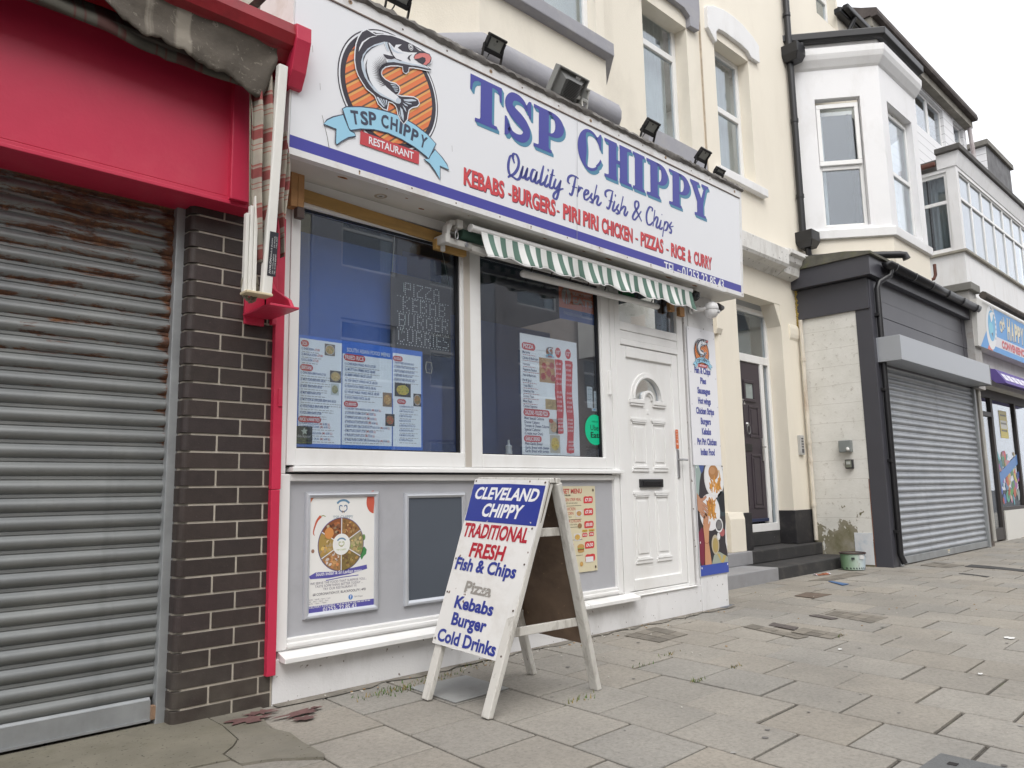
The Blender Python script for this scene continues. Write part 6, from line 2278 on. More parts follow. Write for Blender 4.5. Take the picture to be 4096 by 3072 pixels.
LFa, LFb = V((2.348, -.462, .0)), V((2.664, -.525, 1.022))      # front far
RFa, RFb = V((2.335, -.900, .0)), V((2.664, -.985, 1.004))      # front near
LBa, LBb = V((3.050, -.470, .0)), V((2.702, -.528, 1.022))      # back far
RBa, RBb = V((3.024, -.935, .0)), V((2.706, -1.000, 1.004))     # back near
for a, b_ in ((LFa, LFb), (RFa, RFb), (LBa, LBb), (RBa, RBb)):
    leg(a, b_, .050, .032)


def on(a, b_, z):
    return a + (b_ - a) * (z / b_.z)


# front panel in the plane of the front legs, set 18 mm proud
nf = (LFb - LFa).cross(RFa - LFa).normalized()
if nf.x > 0:
    nf = -nf
c_tl, c_tr = on(LFa, LFb, 1.030) + V((0, .030, 0)), on(RFa, RFb, 1.010) + V((0, -.026, 0))
c_bl, c_br = on(LFa, LFb, .245) + V((0, .036, 0)), on(RFa, RFb, .222) + V((0, -.020, 0))
nf = (c_tr - c_tl).cross(c_tl - c_bl).normalized()
c_br = c_br - nf * (c_br - c_bl).dot(nf)
off = nf * .019


def board(cs_, o0, th, name, mat_, ragged=True, seed=1):
    rr_ = random.Random(seed)
    pts = []
    for a, b_ in zip(cs_, cs_[1:] + cs_[:1]):
        n_ = 14
        for k in range(n_):
            q = a + (b_ - a) * (k / n_)
            if ragged and k:
                q = q + V((0, rr_.uniform(-.0022, .0022), rr_.uniform(-.0016, .0016)))
            pts.append(q + o0)
    m_ = MB()
    m_.prism(pts, o0.normalized() * th)
    return m_.build(name, mat_, ab)


board([c_tl, c_tr, c_br, c_bl], off, .007, 'front_panel', M('worn_white_board', (.74, .735, .715), .5, .06, 3, dirt=((.42, .38, .32), .4, 6, (1, 1, 1)), speck=((.15, .09, .06), .715, 22)))
board([c_tl - nf * .002, c_tr, c_br, c_bl], off * .3, .004, 'panel_edge', M('dark_ply_edge', (.10, .08, .06), .9, .4, 30), seed=2)
_U = (c_tr - c_tl).normalized()
p = Print(c_bl + off + nf * .0076, _U, nf.cross(_U))
HB = (c_tl - c_bl).length
WBt, WBb = (c_tr - c_tl).length, (c_br - c_bl).length


def _abT(u, v):
    # u, v in 0..1 over the board face
    q = (c_bl + (c_br - c_bl) * u) * (1 - v) + (c_tl + (c_tr - c_tl) * u) * v
    d_ = q + off + nf * .0076 - p.O
    return d_.dot(p.U) / p.U.dot(p.U), d_.dot(p.W) / p.W.dot(p.W)


p.T = _abT
ABB, ABR = (.028, .045, .27), (.42, .018, .035)
rr = random.Random(9)
bl = [(.008, .735), (.004, .965), (.5, .973), (.985, .968), (.992, .735)]
p.poly(bl, ABB, 1)


def abt(txt, u0, u1, v0, v1, col, bold=.035, shear=0, wear=0):
    p.text(txt, u0, v0, (v1 - v0), col, 2, u1=u1, bold=bold, shear=0)


def abtext(txt, u0, u1, v0, h, col, slant=.0):
    vs, fs = text_mesh(txt, .033)
    xa, xb = min(x for x, y in vs), max(x for x, y in vs)
    sh = .0
    k = h / CAPH
    pts = []
    for x, y in vs:
        t_ = (x - xa) / (xb - xa)
        pts.append((u0 + (u1 - u0) * t_ + y * k * slant, v0 + y * k))
    p.tris(pts, fs, col, 2)


WHT = (.78, .78, .79)
abtext('CLEVELAND', .055, .925, .875, .070, WHT, .30)
abtext('CHIPPY', .22, .765, .770, .075, WHT, .28)
abtext('TRADITIONAL', .03, .925, .640, .078, ABR, .12)
abtext('FRESH', .20, .680, .525, .078, ABR, .12)
abtext('Fish & Chips', .045, .890, .440, .068, ABB, .08)
abtext('Pizza', .265, .640, .318, .062, (.30, .285, .26), .10)
abtext('Kebabs', .18, .725, .222, .066, ABB, .05)
abtext('Burger', .20, .690, .127, .066, ABB, .0)
abtext('Cold Drinks', .055, .885, .022, .066, ABB, -.02)
for k in range(26):
    u, v = rr.uniform(.27, .62), rr.uniform(.315, .385)
    p.poly([(u, v), (u + rr.uniform(.008, .03), v + rr.uniform(-.003, .004)), (u + rr.uniform(0, .02), v + rr.uniform(.003, .012))], (.74, .735, .715), 3)
for u, v in ((.35, .745), (.93, .78), (.9, .755), (.25, .715), (.93, .70)):
    pp = [(u + rr.uniform(-.03, .03), v + rr.uniform(-.012, .012)) for _ in range(3)]
    p.poly(pp, (.52, .52, .54), 3)
for u, v in ((.03, .985), (.975, .985), (.03, .50), (.97, .52), (.03, .30), (.975, .27), (.03, .03), (.97, .03), (.955, .72)):
    p.ell(u, v, .011, .006, (.07, .04, .03), 4, 10)
p.build('board_lettering', ab)
# back panel, brown inside
nb = (LBb - LBa).cross(RBa - LBa).normalized()
if nb.x < 0:
    nb = -nb
d_tl, d_tr = on(LBa, LBb, .985) + V((0, .02, 0)), on(RBa, RBb, .975) + V((0, -.01, 0))
d_bl, d_br = on(LBa, LBb, .235) + V((0, .02, 0)), on(RBa, RBb, .215) + V((0, -.015, 0))
board([d_tl, d_tr, d_br, d_bl], nb * .0165, .006, 'back_panel', M('stained_hardboard', (.21, .145, .10), .8, .45, 3, .3, 60, dirt=((.05, .035, .028), .8, 4, (1, 1, 1)), speck=((.30, .20, .12), .70, 40)), seed=4)
mb = MB()
for A0_, A1_, B0_, B1_, z, dy in ((RFa, RFb, RBa, RBb, .335, .035), (RFa, RFb, RBa, RBb, .775, .035), (LFa, LFb, LBa, LBb, .335, -.035)):
    MB().bar(on(A0_, A1_, z) + V((0, dy, 0)), on(B0_, B1_, z) + V((0, dy, 0)), (0, .008, 0), (0, 0, .020)).build('cross_rail', PWD, ab, bevel=.003)
mb = MB()
mb.bar(LFb + V((.002, .02, .012)), RFb + V((.002, -.03, .012)), (.016, 0, 0), (0, 0, .012))
mb.bar(LBb + V((-.002, .02, .012)), RBb + V((-.002, -.02, .010)), (.015, 0, 0), (0, 0, .012))
mb.build('top_rail', PWD, ab, bevel=.004)
mb = MB()
mb.tube([(2.683, -.50, 1.040), (2.685, -1.01, 1.022)], .006, 8)
mb.build('hinge', M('rusty_hinge', (.10, .06, .045), .8, .4, 30), ab)
# ================================================================== CREAM HOUSE WITH DARK DOOR
YW = 1.04
hs_ = thing('cream_house', 'cream rendered house with dark panelled front door and steps right of the takeaway', 'building', (8.3, 1.04, 0))
mb = MB()
wall_panel(mb, (7.666, YW, 0), (1, 0, 0), (0, -1, 0), 2.43, .27, 9.6, [(.480, 1.580, .27, 3.30), (.325, 1.165, 4.80, 6.50)], .20)
mb.add([(5.86, YW, .27), (7.6655, YW, .27), (7.6655, YW, 3.2), (5.86, YW, 3.2)], [(0, 1, 2, 3)])
mb.build('wall', CREAM2, hs_)
mb = MB()
mb.box(7.655, 7.668, 1.02, 1.06, 3.0, 9.5)
mb.build('party_line', M('old_joint', (.50, .42, .33), .9, .3, 10), hs_)
mb = MB()
mb.box(1.7, 18.8, 8.2, 8.6, -.1, 8.6)
mb.box(1.7, 9.75, 1.9, 8.6, 8.55, 8.65)
mb.build('rear_wall', M('inner_brick', (.2, .17, .15), .9, .2), hs_)
# chamfered top corners of the door opening
mb = MB()
mb.prism([(9.2455, 1.045, 3.299), (9.10, 1.045, 3.299), (9.2455, 1.045, 3.02)], (0, .19, 0))
mb.build('opening_corner', CREAM2, hs_)
# pilaster left of the door
mb = MB()
mb.prism([(x, y, .66) for x, y in ((7.62, 1.05), (7.66, 1.005), (7.955, 1.0), (7.972, 1.05))], (0, 0, 2.9))
mb.prism([(7.62, y, z) for y, z in ((1.05, .274), (.975, .274), (.975, .63), (1.0, .705), (1.05, .705))], (.318, 0, 0))
mb.prism([(7.585, y, z) for y, z in ((1.05, 2.70), (1.0, 2.70), (.975, 2.76), (.975, 3.1), (1.05, 3.1))], (.12, 0, 0))
mb.build('pilaster', CREAM2, hs_, bevel=.006)
mb = MB()
mb.box(7.955, 8.160, 1.012, 1.24, .274, .69)
mb.box(8.16, 8.30, 1.20, 1.245, .274, .69)
mb.build('plinth', BLACKP, hs_, bevel=.006)
mb = MB()
mb.prism([(x, y, .274) for x, y in ((9.235, 1.02), (9.76, 1.02), (9.76, 1.2), (9.255, 1.26), (9.235, 1.24))], (0, 0, .41))
mb.build('plinth', BLACKP, hs_, bevel=.008)
mb = MB()
mb.prism([(9.45, y, z) for y, z in ((1.045, 2.86), (1.022, 2.90), (1.012, 2.95), (1.012, 3.02), (1.022, 3.06), (1.045, 3.09))], (.26, 0, 0))
mb.build('corbel', CREAM2, hs_, bevel=.025)
# moulded cornice above the door
mb = MB()
mb.sweepx([(1.04, 3.66), (1.0, 3.68), (.95, 3.72), (.90, 3.735), (.86, 3.745), (.84, 3.78), (.835, 3.97), (.86, 3.985), (1.04, 4.07)], 5.99, 9.18)
mb.sweepx([(1.04, 3.66), (.92, 3.70), (.90, 3.80), (.86, 3.84), (.84, 3.90), (.80, 3.93), (.80, 3.98), (1.04, 4.08)], 9.181, 9.86)
mb.build('door_cornice', M('flaking_white_paint', (.74, .73, .70), .8, .12, 2, .6, 40, dirt=((.32, .29, .25), .75, 5, (1, 1, .4)), speck=((.10, .09, .08), .68, 24)), hs_, bevel=.006)
# steps
SG = M('grey_step_paint', (.285, .285, .295), .85, .12, 3, .6, 80, dirt=((.18, .17, .165), .5, 5, (1, 1, 1)), speck=((.07, .05, .04), .73, 14))
SB = M('black_step_paint', (.040, .039, .040), .7, .35, 3, .6, 60, dirt=((.115, .105, .09), .6, 7, (1, 1, 1)), speck=((.45, .43, .4), .745, 26))
mb = MB()
mb.box(6.2, 7.790, .540, 1.3, -.02, .1315)
mb.box(6.2, 7.978, .930, 1.3, .1315, .274)
mb.build('grey_step', SG, hs_, bevel=.008)
mb = MB()
mb.box(7.795, 9.725, .555, 1.3, -.02, .128)
mb.box(7.982, 9.725, .925, 1.3, .128, .272)
mb.box(8.16, 9.24, 1.235, 1.6, .272, .436)
mb.build('black_step', SB, hs_, bevel=.012)
# door set
mb = MB()
mb.box(8.165, 8.23, 1.235, 1.30, .44, 3.23)
mb.box(9.195, 9.262, 1.235, 1.30, .44, 3.23)
mb.box(8.985, 9.062, 1.232, 1.30, .535, 2.52)
mb.box(8.23, 9.195, 1.230, 1.30, 2.52, 2.62)
mb.box(8.23, 9.195, 1.235, 1.30, 3.16, 3.23)
mb.box(8.23, 9.195, 1.232, 1.30, .44, .535)
fr = mb.build('door_frame', UPVC, hs_, bevel=.006)
mb = MB()
mb.box(8.23, 9.195, 1.262, 1.268, 2.62, 3.16)
mb.build('fanlight_pane', GLASS, fr)
mb = MB()
mb.box(8.23, 9.195, 1.45, 1.46, 2.6, 3.2)
mb.build('fanlight_blind', M('grey_green_blind', (.16, .175, .165), .8, .15), fr)
mb = MB()
mb.box(9.062, 9.195, 1.262, 1.268, .535, 2.52)
mb.build('side_pane', GLASS, fr)
mb = MB()
mb.box(9.04, 9.2, 1.4, 1.41, .5, 2.55)
mb.build('hall', M('dark_room', (.03, .032, .036), .9, .3, 1.2), fr)
PLUM = M('dark_plum_door', (.052, .040, .050), .5, .12, 3, .1, 60)
mb = MB()
mb.box(8.235, 8.982, 1.250, 1.29, .560, 2.515)
for a, b_, z0, z1 in ((8.31, 8.56, 1.58, 1.98), (8.66, 8.90, 1.58, 1.98), (8.31, 8.56, .72, 1.38), (8.66, 8.90, .72, 1.38)):
    for (c, d_, e, g_) in ((a, b_, z0, z0 + .03), (a, b_, z1 - .03, z1), (a, a + .03, z0 + .03, z1 - .03), (b_ - .03, b_, z0 + .03, z1 - .03)):
        mb.box(c, d_, 1.240, 1.252, e, g_)
    mb.box(a + .05, b_ - .05, 1.243, 1.252, z0 + .05, z1 - .05)
door2 = mb.build('front_door', PLUM, hs_, bevel=.006)
mb = MB()
for (c, d_, e, g_) in ((8.56, 8.83, 2.02, 2.065), (8.56, 8.83, 2.25, 2.295), (8.56, 8.605, 2.065, 2.25), (8.785, 8.83, 2.065, 2.25)):
    mb.box(c, d_, 1.232, 1.252, e, g_)
mb.build('light_surround', PLUM, door2, bevel=.008)
mb = MB()
mb.box(8.605, 8.785, 1.246, 1.2495, 2.065, 2.25)
mb.build('door_pane', M('frosted_pane', (.30, .34, .33), .25, .15, 10), door2)
p = Print((0, 1.2445, 0))
p.text('72', 8.50, 1.985, .062, (.52, .50, .48), 1, bold=.01)
p.build('house_number', door2)
mb = MB()
mb.lathe((8.60, 1.245, 1.74), [(0, .02), (.02, .02), (.028, .005), (.03, 0)], 14, (0, -1, 0))
for k in range(12):
    a0, a1 = 2 * pi * k / 12, 2 * pi * (k + 1) / 12
    mb.tube([(8.60 + .04 * cos(a0), 1.228, 1.675 + .055 * sin(a0)), (8.60 + .04 * cos(a1), 1.228, 1.675 + .055 * sin(a1))], .008, 6)
mb.build('knocker', STEEL, door2, smooth=True)
mb = MB()
mb.box(8.925, 8.955, 1.238, 1.25, 1.30, 1.58)
mb.tube([(8.94, 1.24, 1.47), (8.94, 1.20, 1.47), (8.85, 1.20, 1.468)], .011, 8)
mb.build('handle', STEEL, door2)
mb = MB()
mb.box(8.42, 8.68, 1.236, 1.252, 1.415, 1.50)
mb.build('letterbox', BLK, door2, bevel=.004)
mb = MB()
mb.box(8.235, 8.982, 1.236, 1.252, .562, .60)
mb.build('weather_bar', M('blue_black_bar', (.025, .035, .085), .4), door2, bevel=.004)
# first-floor window
window(hs_, (7.666, YW, 0), (1, 0, 0), (0, -1, 0), .325, 1.165, 4.80, 6.50, .15, .07, bars=((5.70, .075),), curtain=((.34, .62, (.62, .62, .60)), (.62, 1.15, (.36, .36, .32))), name='window')
mb = MB()
mb.prism([(x, .99, z) for x, z in ((7.795, 6.52), (7.805, 6.80), (7.95, 6.87), (8.20, 6.93), (8.43, 6.945), (8.66, 6.93), (8.92, 6.87), (9.075, 6.80), (9.065, 6.555), (8.885, 6.545), (8.845, 6.54), (8.76, 6.60), (8.60, 6.62), (8.20, 6.62), (8.05, 6.60), (7.99, 6.54), (7.985, 6.40), (7.955, 6.395))], (0, .07, 0))
mb.build('window_lintel', WHITEP, hs_, bevel=.008)
mb = MB()
mb.prism([(7.86, y, z) for y, z in ((1.2, 4.80), (.965, 4.765), (.965, 4.66), (1.1, 4.66))], (1.14, 0, 0))
mb.build('window_sill', WHITEP, hs_, bevel=.006)
# small fittings on the wall
t = thing('entry_phone', 'narrow silver door entry panel with call buttons beside the dark door', 'intercom', (9.53, 1.03, 1.37))
mb = MB()
mb.box(9.475, 9.590, 1.005, 1.04, 1.375, 1.625)
mb.build('panel', M('brushed_panel', (.50, .50, .49), .4, .08, 8, metal=.2), t, bevel=.004)
mb = MB()
for k in range(4):
    mb.box(9.515, 9.560, .999, 1.0055, 1.575 - k * .035, 1.59 - k * .035)
mb.box(9.515, 9.56, .999, 1.0055, 1.40, 1.45)
mb.build('button', M('dark_buttons', (.09, .09, .10), .5), t)
t = thing('waste_pipe', 'flaking cream waste pipe in the corner of the peeling wall', 'pipe', (9.70, 1.0, .3))
mb = MB()
mb.tube([(9.685, .985, 3.15), (9.685, .985, .30)], .026, 12)
for z in (.72, 1.28, 1.52, 2.6):
    mb.lathe((9.685, .985, z), [(.026, 0), (.034, 0), (.034, .05), (.026, .05)], 12)
mb.build('pipe', M('flaking_pipe', (.68, .63, .54), .7, .15, 5, .4, 40, dirt=((.26, .12, .05), .9, 4, (1, 1, .5))), t, smooth=True)

# ================================================================== DARK SHUTTERED SHOP with white bay above
ds = thing('dark_shop', 'shuttered shop clad in anthracite with peeling side wall and white canted bay above', 'building', (11.6, .1, 0))


def peel_mat():
    t = NT('peeling_wall_paint')
    tc = t.n("NewGeometry")
    sx = t.n("SeparateXYZ")
    t.l(tc.outputs['Position'], sx.inputs[0])
    n1 = t.noise(2.2, 6, .65)
    c = t.ramp(n1, [(.3, (.64, .63, .58)), (.7, (.78, .77, .73))])
    # fine cracks and chips
    n2 = t.noise(14, 7, .75)
    c = t.mix(t.ramp(n2, [(.57, (0, 0, 0)), (.68, (.7,) * 3)]), c, (.38, .35, .30))
    # block joints showing through
    ph = t.math('ABSOLUTE', t.math('SUBTRACT', t.math('FRACT', t.math('MULTIPLY', t.math('ADD', sx.outputs[2], t.math('MULTIPLY', t.noise(3, 3), .03)), 4.2)), .5))
    c = t.mix(t.ramp(ph, [(0, (.55,) * 3), (.018, (0, 0, 0))]), c, (.36, .33, .28))
    # paint lost towards the bottom
    low = t.math('SUBTRACT', .82, sx.outputs[2])
    n3 = t.noise(3.6, 6, .68, (1, 1.2, 1), .4)
    f = t.ramp(t.math('ADD', n3, t.math('MULTIPLY', low, .42)), [(.66, (0, 0, 0)), (.675, (1, 1, 1))])
    rc = t.ramp(t.noise(6, 5), [(.3, (.15, .14, .075)), (.5, (.24, .22, .15)), (.7, (.33, .31, .26))])
    c = t.mix(f, c, rc)
    e = t.ramp(t.math('ADD', n3, t.math('MULTIPLY', low, .42)), [(.645, (0, 0, 0)), (.66, (.6,) * 3), (.675, (0, 0, 0))])
    c = t.mix(e, c, (.78, .77, .73))
    t.bsdf(c, .85, 0, t.math('ADD', n2, f), .5, .008)
    return t.mat


mb = MB()
mb.box(9.73, 10.0, .2855, 1.3, -.02, 3.17)
mb.build('side_wall', peel_mat(), ds)
mb = MB()
mb.box(9.722, 9.729, .30, .52, .02, .40)
mb.build('repair_panel', M('white_repair_board', (.66, .68, .70), .7, .1, 4, dirt=((.30, .42, .52), .7, 7, (1, 1, 1))), ds, bevel=.002)
mb = MB()
mb.box(9.724, 9.7285, .286, .293, -.01, 1.05)
mb.build('exposed_brick', M('raw_brick_edge', (.26, .09, .05), .9, .5, 20), ds)
mb = MB()
mb.box(9.722, 10.005, .085, .285, -.02, 3.53)
mb.build('corner_post', DARKG, ds, bevel=.006)
mb = MB()
mb.box(9.700, 9.729, .10, 1.035, 3.155, 3.545)
mb.build('side_fascia', DARKG, ds, bevel=.004)
mb = MB()
mb.prism([(9.60, y, z) for y, z in ((.02, 3.555), (1.04, 3.555), (1.04, 3.80), (.02, 3.80))], (4.1, 0, 0))
mb.build('eave_box', DARKG, ds, bevel=.004)
mb = MB()
mb.box(10.005, 13.66, .105, .20, 2.45, 3.09)
mb.box(10.005, 13.66, .100, .20, 3.093, 3.30)
mb.box(10.005, 13.66, .105, .20, 3.303, 3.554)
mb.box(13.40, 13.405, .098, .104, 2.75, 3.55)
mb.build('front_cladding', DARKG, ds, bevel=.003)
# roof covering, coping and foam
RF = M('mossy_roof_edge', (.12, .115, .095), .9, .4, 6, .7, 40, dirt=((.15, .16, .06), .6, 8, (1, 1, 1)))
mb = MB()
mb.prism([(9.57, y, z) for y, z in ((-.02, 3.802), (1.04, 3.802), (1.04, 3.98), (.3, 3.90), (-.02, 3.835))], (4.15, 0, 0))
mb.build('roof', RF, ds)
mb = MB()
mb.box(10.95, 12.35, .15, .40, 3.90, 3.965)
mb.box(13.55, 14.02, -.06, 1.0, 4.03, 4.16)
mb.build('coping', M('grey_coping', (.20, .195, .18), .9, .25, 4, .6, 40, dirt=((.1, .1, .06), .5, 5, (1, 1, 1))), ds, bevel=.015)
mb = MB()
mb.box(13.60, 13.97, .0, 1.0, 2.45, 4.03)
mb.build('party_pier', M('grey_weathered_render', (.42, .41, .40), .9, .25, 3, .5, 40, dirt=((.2, .15, .1), .6, 6, (1, 1, 1))), ds)
foam = MB()
rr = random.Random(6)
for k in range(26):
    z = 3.0 + k * .03
    foam.lathe((9.70, 1.03 + rr.uniform(-.01, .01), z), [(0, .02), (.012 + rr.random() * .014, .008), (.014, -.008), (0, -.02)], 8)
foam.build('foam_seal', M('yellow_foam', (.48, .36, .10), .9, .3, 20), ds, smooth=True)
mb = MB()
N_ = 10
prof = [(-.062 + .062 * cos(pi + pi * k / N_) + .062 - .0, -.062 * sin(pi * k / N_)) for k in range(N_ + 1)]
gy, gz = -.01, 3.755
vs = []
for x in (9.95, 13.72):
    for k in range(N_ + 1):
        a = pi + pi * k / N_
        vs.append((x, gy - .055 + .062 * cos(a), gz + .085 * sin(a)))
mb.add(vs, [(k, k + 1, N_ + 2 + k, N_ + 1 + k) for k in range(N_)])
mb.add([vs[k] for k in range(N_ + 1)], [tuple(range(N_ + 1))])
gut = mb.build('gutter', BLK, ds, smooth=True, solid=.006)
mb = MB()
for k in range(6):
    x = 10.15 + k * .68
    for j in range(8):
        a0, a1 = pi + pi * j / 8, pi + pi * (j + 1) / 8
        mb.bar((x, gy - .055 + .070 * cos(a0), gz + .094 * sin(a0)), (x, gy - .055 + .070 * cos(a1), gz + .094 * sin(a1)), (.016, 0, 0), (0, .003, .003))
mb.build('gutter_bracket', BLK, ds)
mb = MB()
mb.tube([(10.08, -.06, 3.68), (10.06, -.05, 3.60), (9.90, .03, 3.50), (9.862, .045, 3.42), (9.862, .045, 2.0), (9.862, .045, .14), (9.875, .01, .04)], .036, 12)
for z in (3.06, 2.12, 1.25, .40):
    mb.box(9.80, 9.925, .03, .085, z, z + .035)
mb.build('downpipe', BLK, ds, smooth=True)
# roller shutter
mb = MB()
prof = []
z = .10
while z < 2.50:
    pts = [(.125 - .020 * sin(pi * k / 8) ** .8, z + .064 * (k / 8)) for k in range(9)]
    pts += [(.1255, z + .067), (.1225, z + .070), (.1225, z + .082), (.1265, z + .086)]
    prof += pts
    z += .0862
mb.add([(x, y, zz) for y, zz in prof for x in (10.03, 13.60)], [(2 * i, 2 * i + 1, 2 * i + 3, 2 * i + 2) for i in range(len(prof) - 1)])
mb.build('roller_shutter', shutter_mat('clean_shutter_steel', (.37, .39, .42), False), ds, smooth=True)
mb = MB()
mb.box(9.93, 10.03, .070, .14, 0, 2.48)
mb.box(13.60, 13.68, .070, .14, 0, 2.48)
mb.build('guide_rail', GALV, ds, bevel=.004)
mb = MB()
mb.box(10.03, 13.60, .095, .13, .012, .10)
mb.build('bottom_bar', GALV, ds, bevel=.003)
p = Print((0, .094, 0))
p.rect(11.72, .04, 11.80, .085, (.70, .68, .62), 0)
p.rect(11.73, .07, 11.79, .082, (.6, .42, .06), 1)
p.rect(11.73, .05, 11.785, .060, (.2, .2, .2), 1)
p.build('warning_sticker', ds)
mb = MB()
mb.box(9.79, 13.50, -.195, .10, 2.475, 2.782)
mb.build('shutter_box', M('grey_sheet_steel', (.40, .42, .45), .4, .07, 1.5, metal=.3), ds, bevel=.003)
mb = MB()
mb.box(13.501, 13.56, -.19, .08, 2.47, 2.785)
mb.build('box_end', M('dark_sheet_steel', (.14, .145, .15), .45, .1), ds)
# upper storeys: main wall and white canted bay
mb = MB()
wall_panel(mb, (10.096, YW, 0), (1, 0, 0), (0, -1, 0), 1.88, 3.5, 9.6, [(1.05, 1.82, 8.24, 9.4)], .2)
mb.add([(11.98, YW, 3.5), (13.34, YW, 3.5), (13.34, YW, 8.6), (11.98, YW, 8.6)], [(0, 1, 2, 3)])
mb.add([(11.977, YW, 8.4), (11.977, 2.6, 8.4), (11.977, 2.6, 9.6), (11.977, YW, 9.6)], [(0, 1, 2, 3)])
mb.build('upper_wall', CREAM2, ds)
window(ds, (10.096, YW, 0), (1, 0, 0), (0, -1, 0), 1.05, 1.82, 8.24, 9.4, .14, .06, bars=((8.80, .07),), curtain=((1.07, 1.80, (.36, .36, .32)),))
BP = [(10.096, 1.04), (10.816, .117), (12.24, .117), (12.96, 1.04)]
WB = M('white_bay_render', (.80, .80, .81), .75, .05, 1.2, .3, 70, dirt=((.46, .44, .4), .3, 3, (1, 1, .4)))


def bay_ring(prof, name, mat_, smooth=False, bevel=0):
    rings = []
    n1 = V((-.79, -.61))
    for o_, z_ in prof:
        k45 = o_ * .36
        rings.append([(BP[0][0] - o_ * 1.27, 1.04, z_), (BP[1][0] - k45, BP[1][1] - o_, z_), (BP[2][0] + k45, BP[2][1] - o_, z_), (BP[3][0] + o_ * 1.27, 1.04, z_)])
    m_ = MB()
    m_.add([q for r in rings for q in r], [(i * 4 + k, i * 4 + k + 1, (i + 1) * 4 + k + 1, (i + 1) * 4 + k) for i in range(len(rings) - 1) for k in range(3)])
    return m_.build(name, mat_, ds, smooth=smooth, bevel=bevel)


bay_ring([(0, 3.80), (0, 4.335)], 'bay_apron', CREAM2)
bay_ring([(-.01, 4.33), (.05, 4.338), (.055, 4.452), (.04, 4.468), (-.14, 4.50)], 'bay_sill', WHITEP, bevel=.006)
m_ = MB()
faces = []
for a, b_ in zip(BP[:-1], BP[1:]):
    U_ = V((b_[0] - a[0], b_[1] - a[1], 0))
    L_ = U_.length
    U_.normalize()
    N_v = U_.cross(V((0, 0, 1)))
    hl = [(.285, .895, 4.52, 6.40)] if abs(N_v.x) > .1 else [(.22, 1.20, 4.52, 6.38)]
    if N_v.x > .1:
        hl = [(L_ - .895, L_ - .285, 4.52, 6.40)]
    wall_panel(m_, (a[0], a[1], 0), U_, N_v, L_, 4.47, 6.87, hl, .12)
    faces.append((a, U_, N_v, hl[0]))
m_.build('bay_wall', WB, ds)
for a, U_, N_v, h_ in faces:
    wide = abs(N_v.x) < .1
    if not wide and N_v.x > 0:
        continue
    fr = window(ds, (a[0], a[1], 0), U_, N_v, h_[0] + .004, h_[1] - .004, h_[2] + .004, h_[3] - .06, .085, .05, bars=((5.395, .06),), curtain=((h_[0] + .05, h_[0] + (.14 if not wide else .5), (.62, .62, .60)),), room=(.10, .11, .12), name='bay_window')
    if not wide:
        # opening top light standing slightly out
        k = MB()
        O_ = V((a[0], a[1], 0))
        for u0, u1, z0, z1 in ((h_[0] + .02, h_[1] - .02, 5.425, 5.49), (h_[0] + .02, h_[1] - .02, 6.27, 6.335), (h_[0] + .02, h_[0] + .075, 5.49, 6.27), (h_[1] - .075, h_[1] - .02, 5.49, 6.27)):
            q = O_ + U_ * u0 - N_v * .045
            k.obox((q.x, q.y, z0), U_ * (u1 - u0), -N_v * .04, (0, 0, z1 - z0))
        k.build('top_light', UPVC, fr, bevel=.006)
bay_ring([(0, 6.83), (.03, 6.86), (.09, 6.95), (.115, 7.02), (.12, 7.11), (.02, 7.12), (.02, 7.25), (-.2, 7.26)], 'bay_cornice', WHITEP, bevel=.004)
GUT = [(-.02, 7.22), (.10, 7.20), (.155, 7.23), (.16, 7.33), (.10, 7.345), (-.3, 7.36)]
bay_ring(GUT, 'bay_gutter', BLK, bevel=.01)
mb = MB()
mb.box(11.85, 13.03, .82, .92, 8.54, 8.63)
mb.box(11.80, 13.03, .92, 1.04, 8.50, 8.60)
mb.tube([(12.2, .86, 8.54), (12.15, .95, 8.35), (12.12, 1.0, 8.0)], .035, 8)
mb.build('main_gutter', BLK, ds, bevel=.02)
t = thing('downpipe', 'tall black downpipe with square hopper between the cream house and the white bay', 'pipe', (9.97, .98, 4.2))
mb = MB()
mb.tube([(9.965, .975, 9.2), (9.935, .975, 7.12), (9.935, .975, 4.40)], .046, 12)
for z in (7.6, 6.0, 4.9):
    mb.lathe((9.936, .975, z), [(.046, 0), (.054, 0), (.054, .05), (.046, .05)], 12)
mb.build('pipe', BLK, t, smooth=True)


def hopper(x, y, z0, z1, name):
    m_ = MB()
    a, b_ = .125, .085
    zs = z0 + (z1 - z0) * .4
    v_ = [(x - b_, y - b_, z0), (x + b_, y - b_, z0), (x + b_, y + b_, z0), (x - b_, y + b_, z0)] + [(x + q * a, y + w__ * a, zz) for zz in (zs, z1) for q, w__ in ((-1, -1), (1, -1), (1, 1), (-1, 1))]
    m_.add(v_, [(3, 2, 1, 0)] + [(k * 4 + i, k * 4 + (i + 1) % 4, k * 4 + 4 + (i + 1) % 4, k * 4 + 4 + i) for k in range(2) for i in range(4)] + [(8, 9, 10, 11)])
    return m_.build(name, BLK, t, bevel=.008)


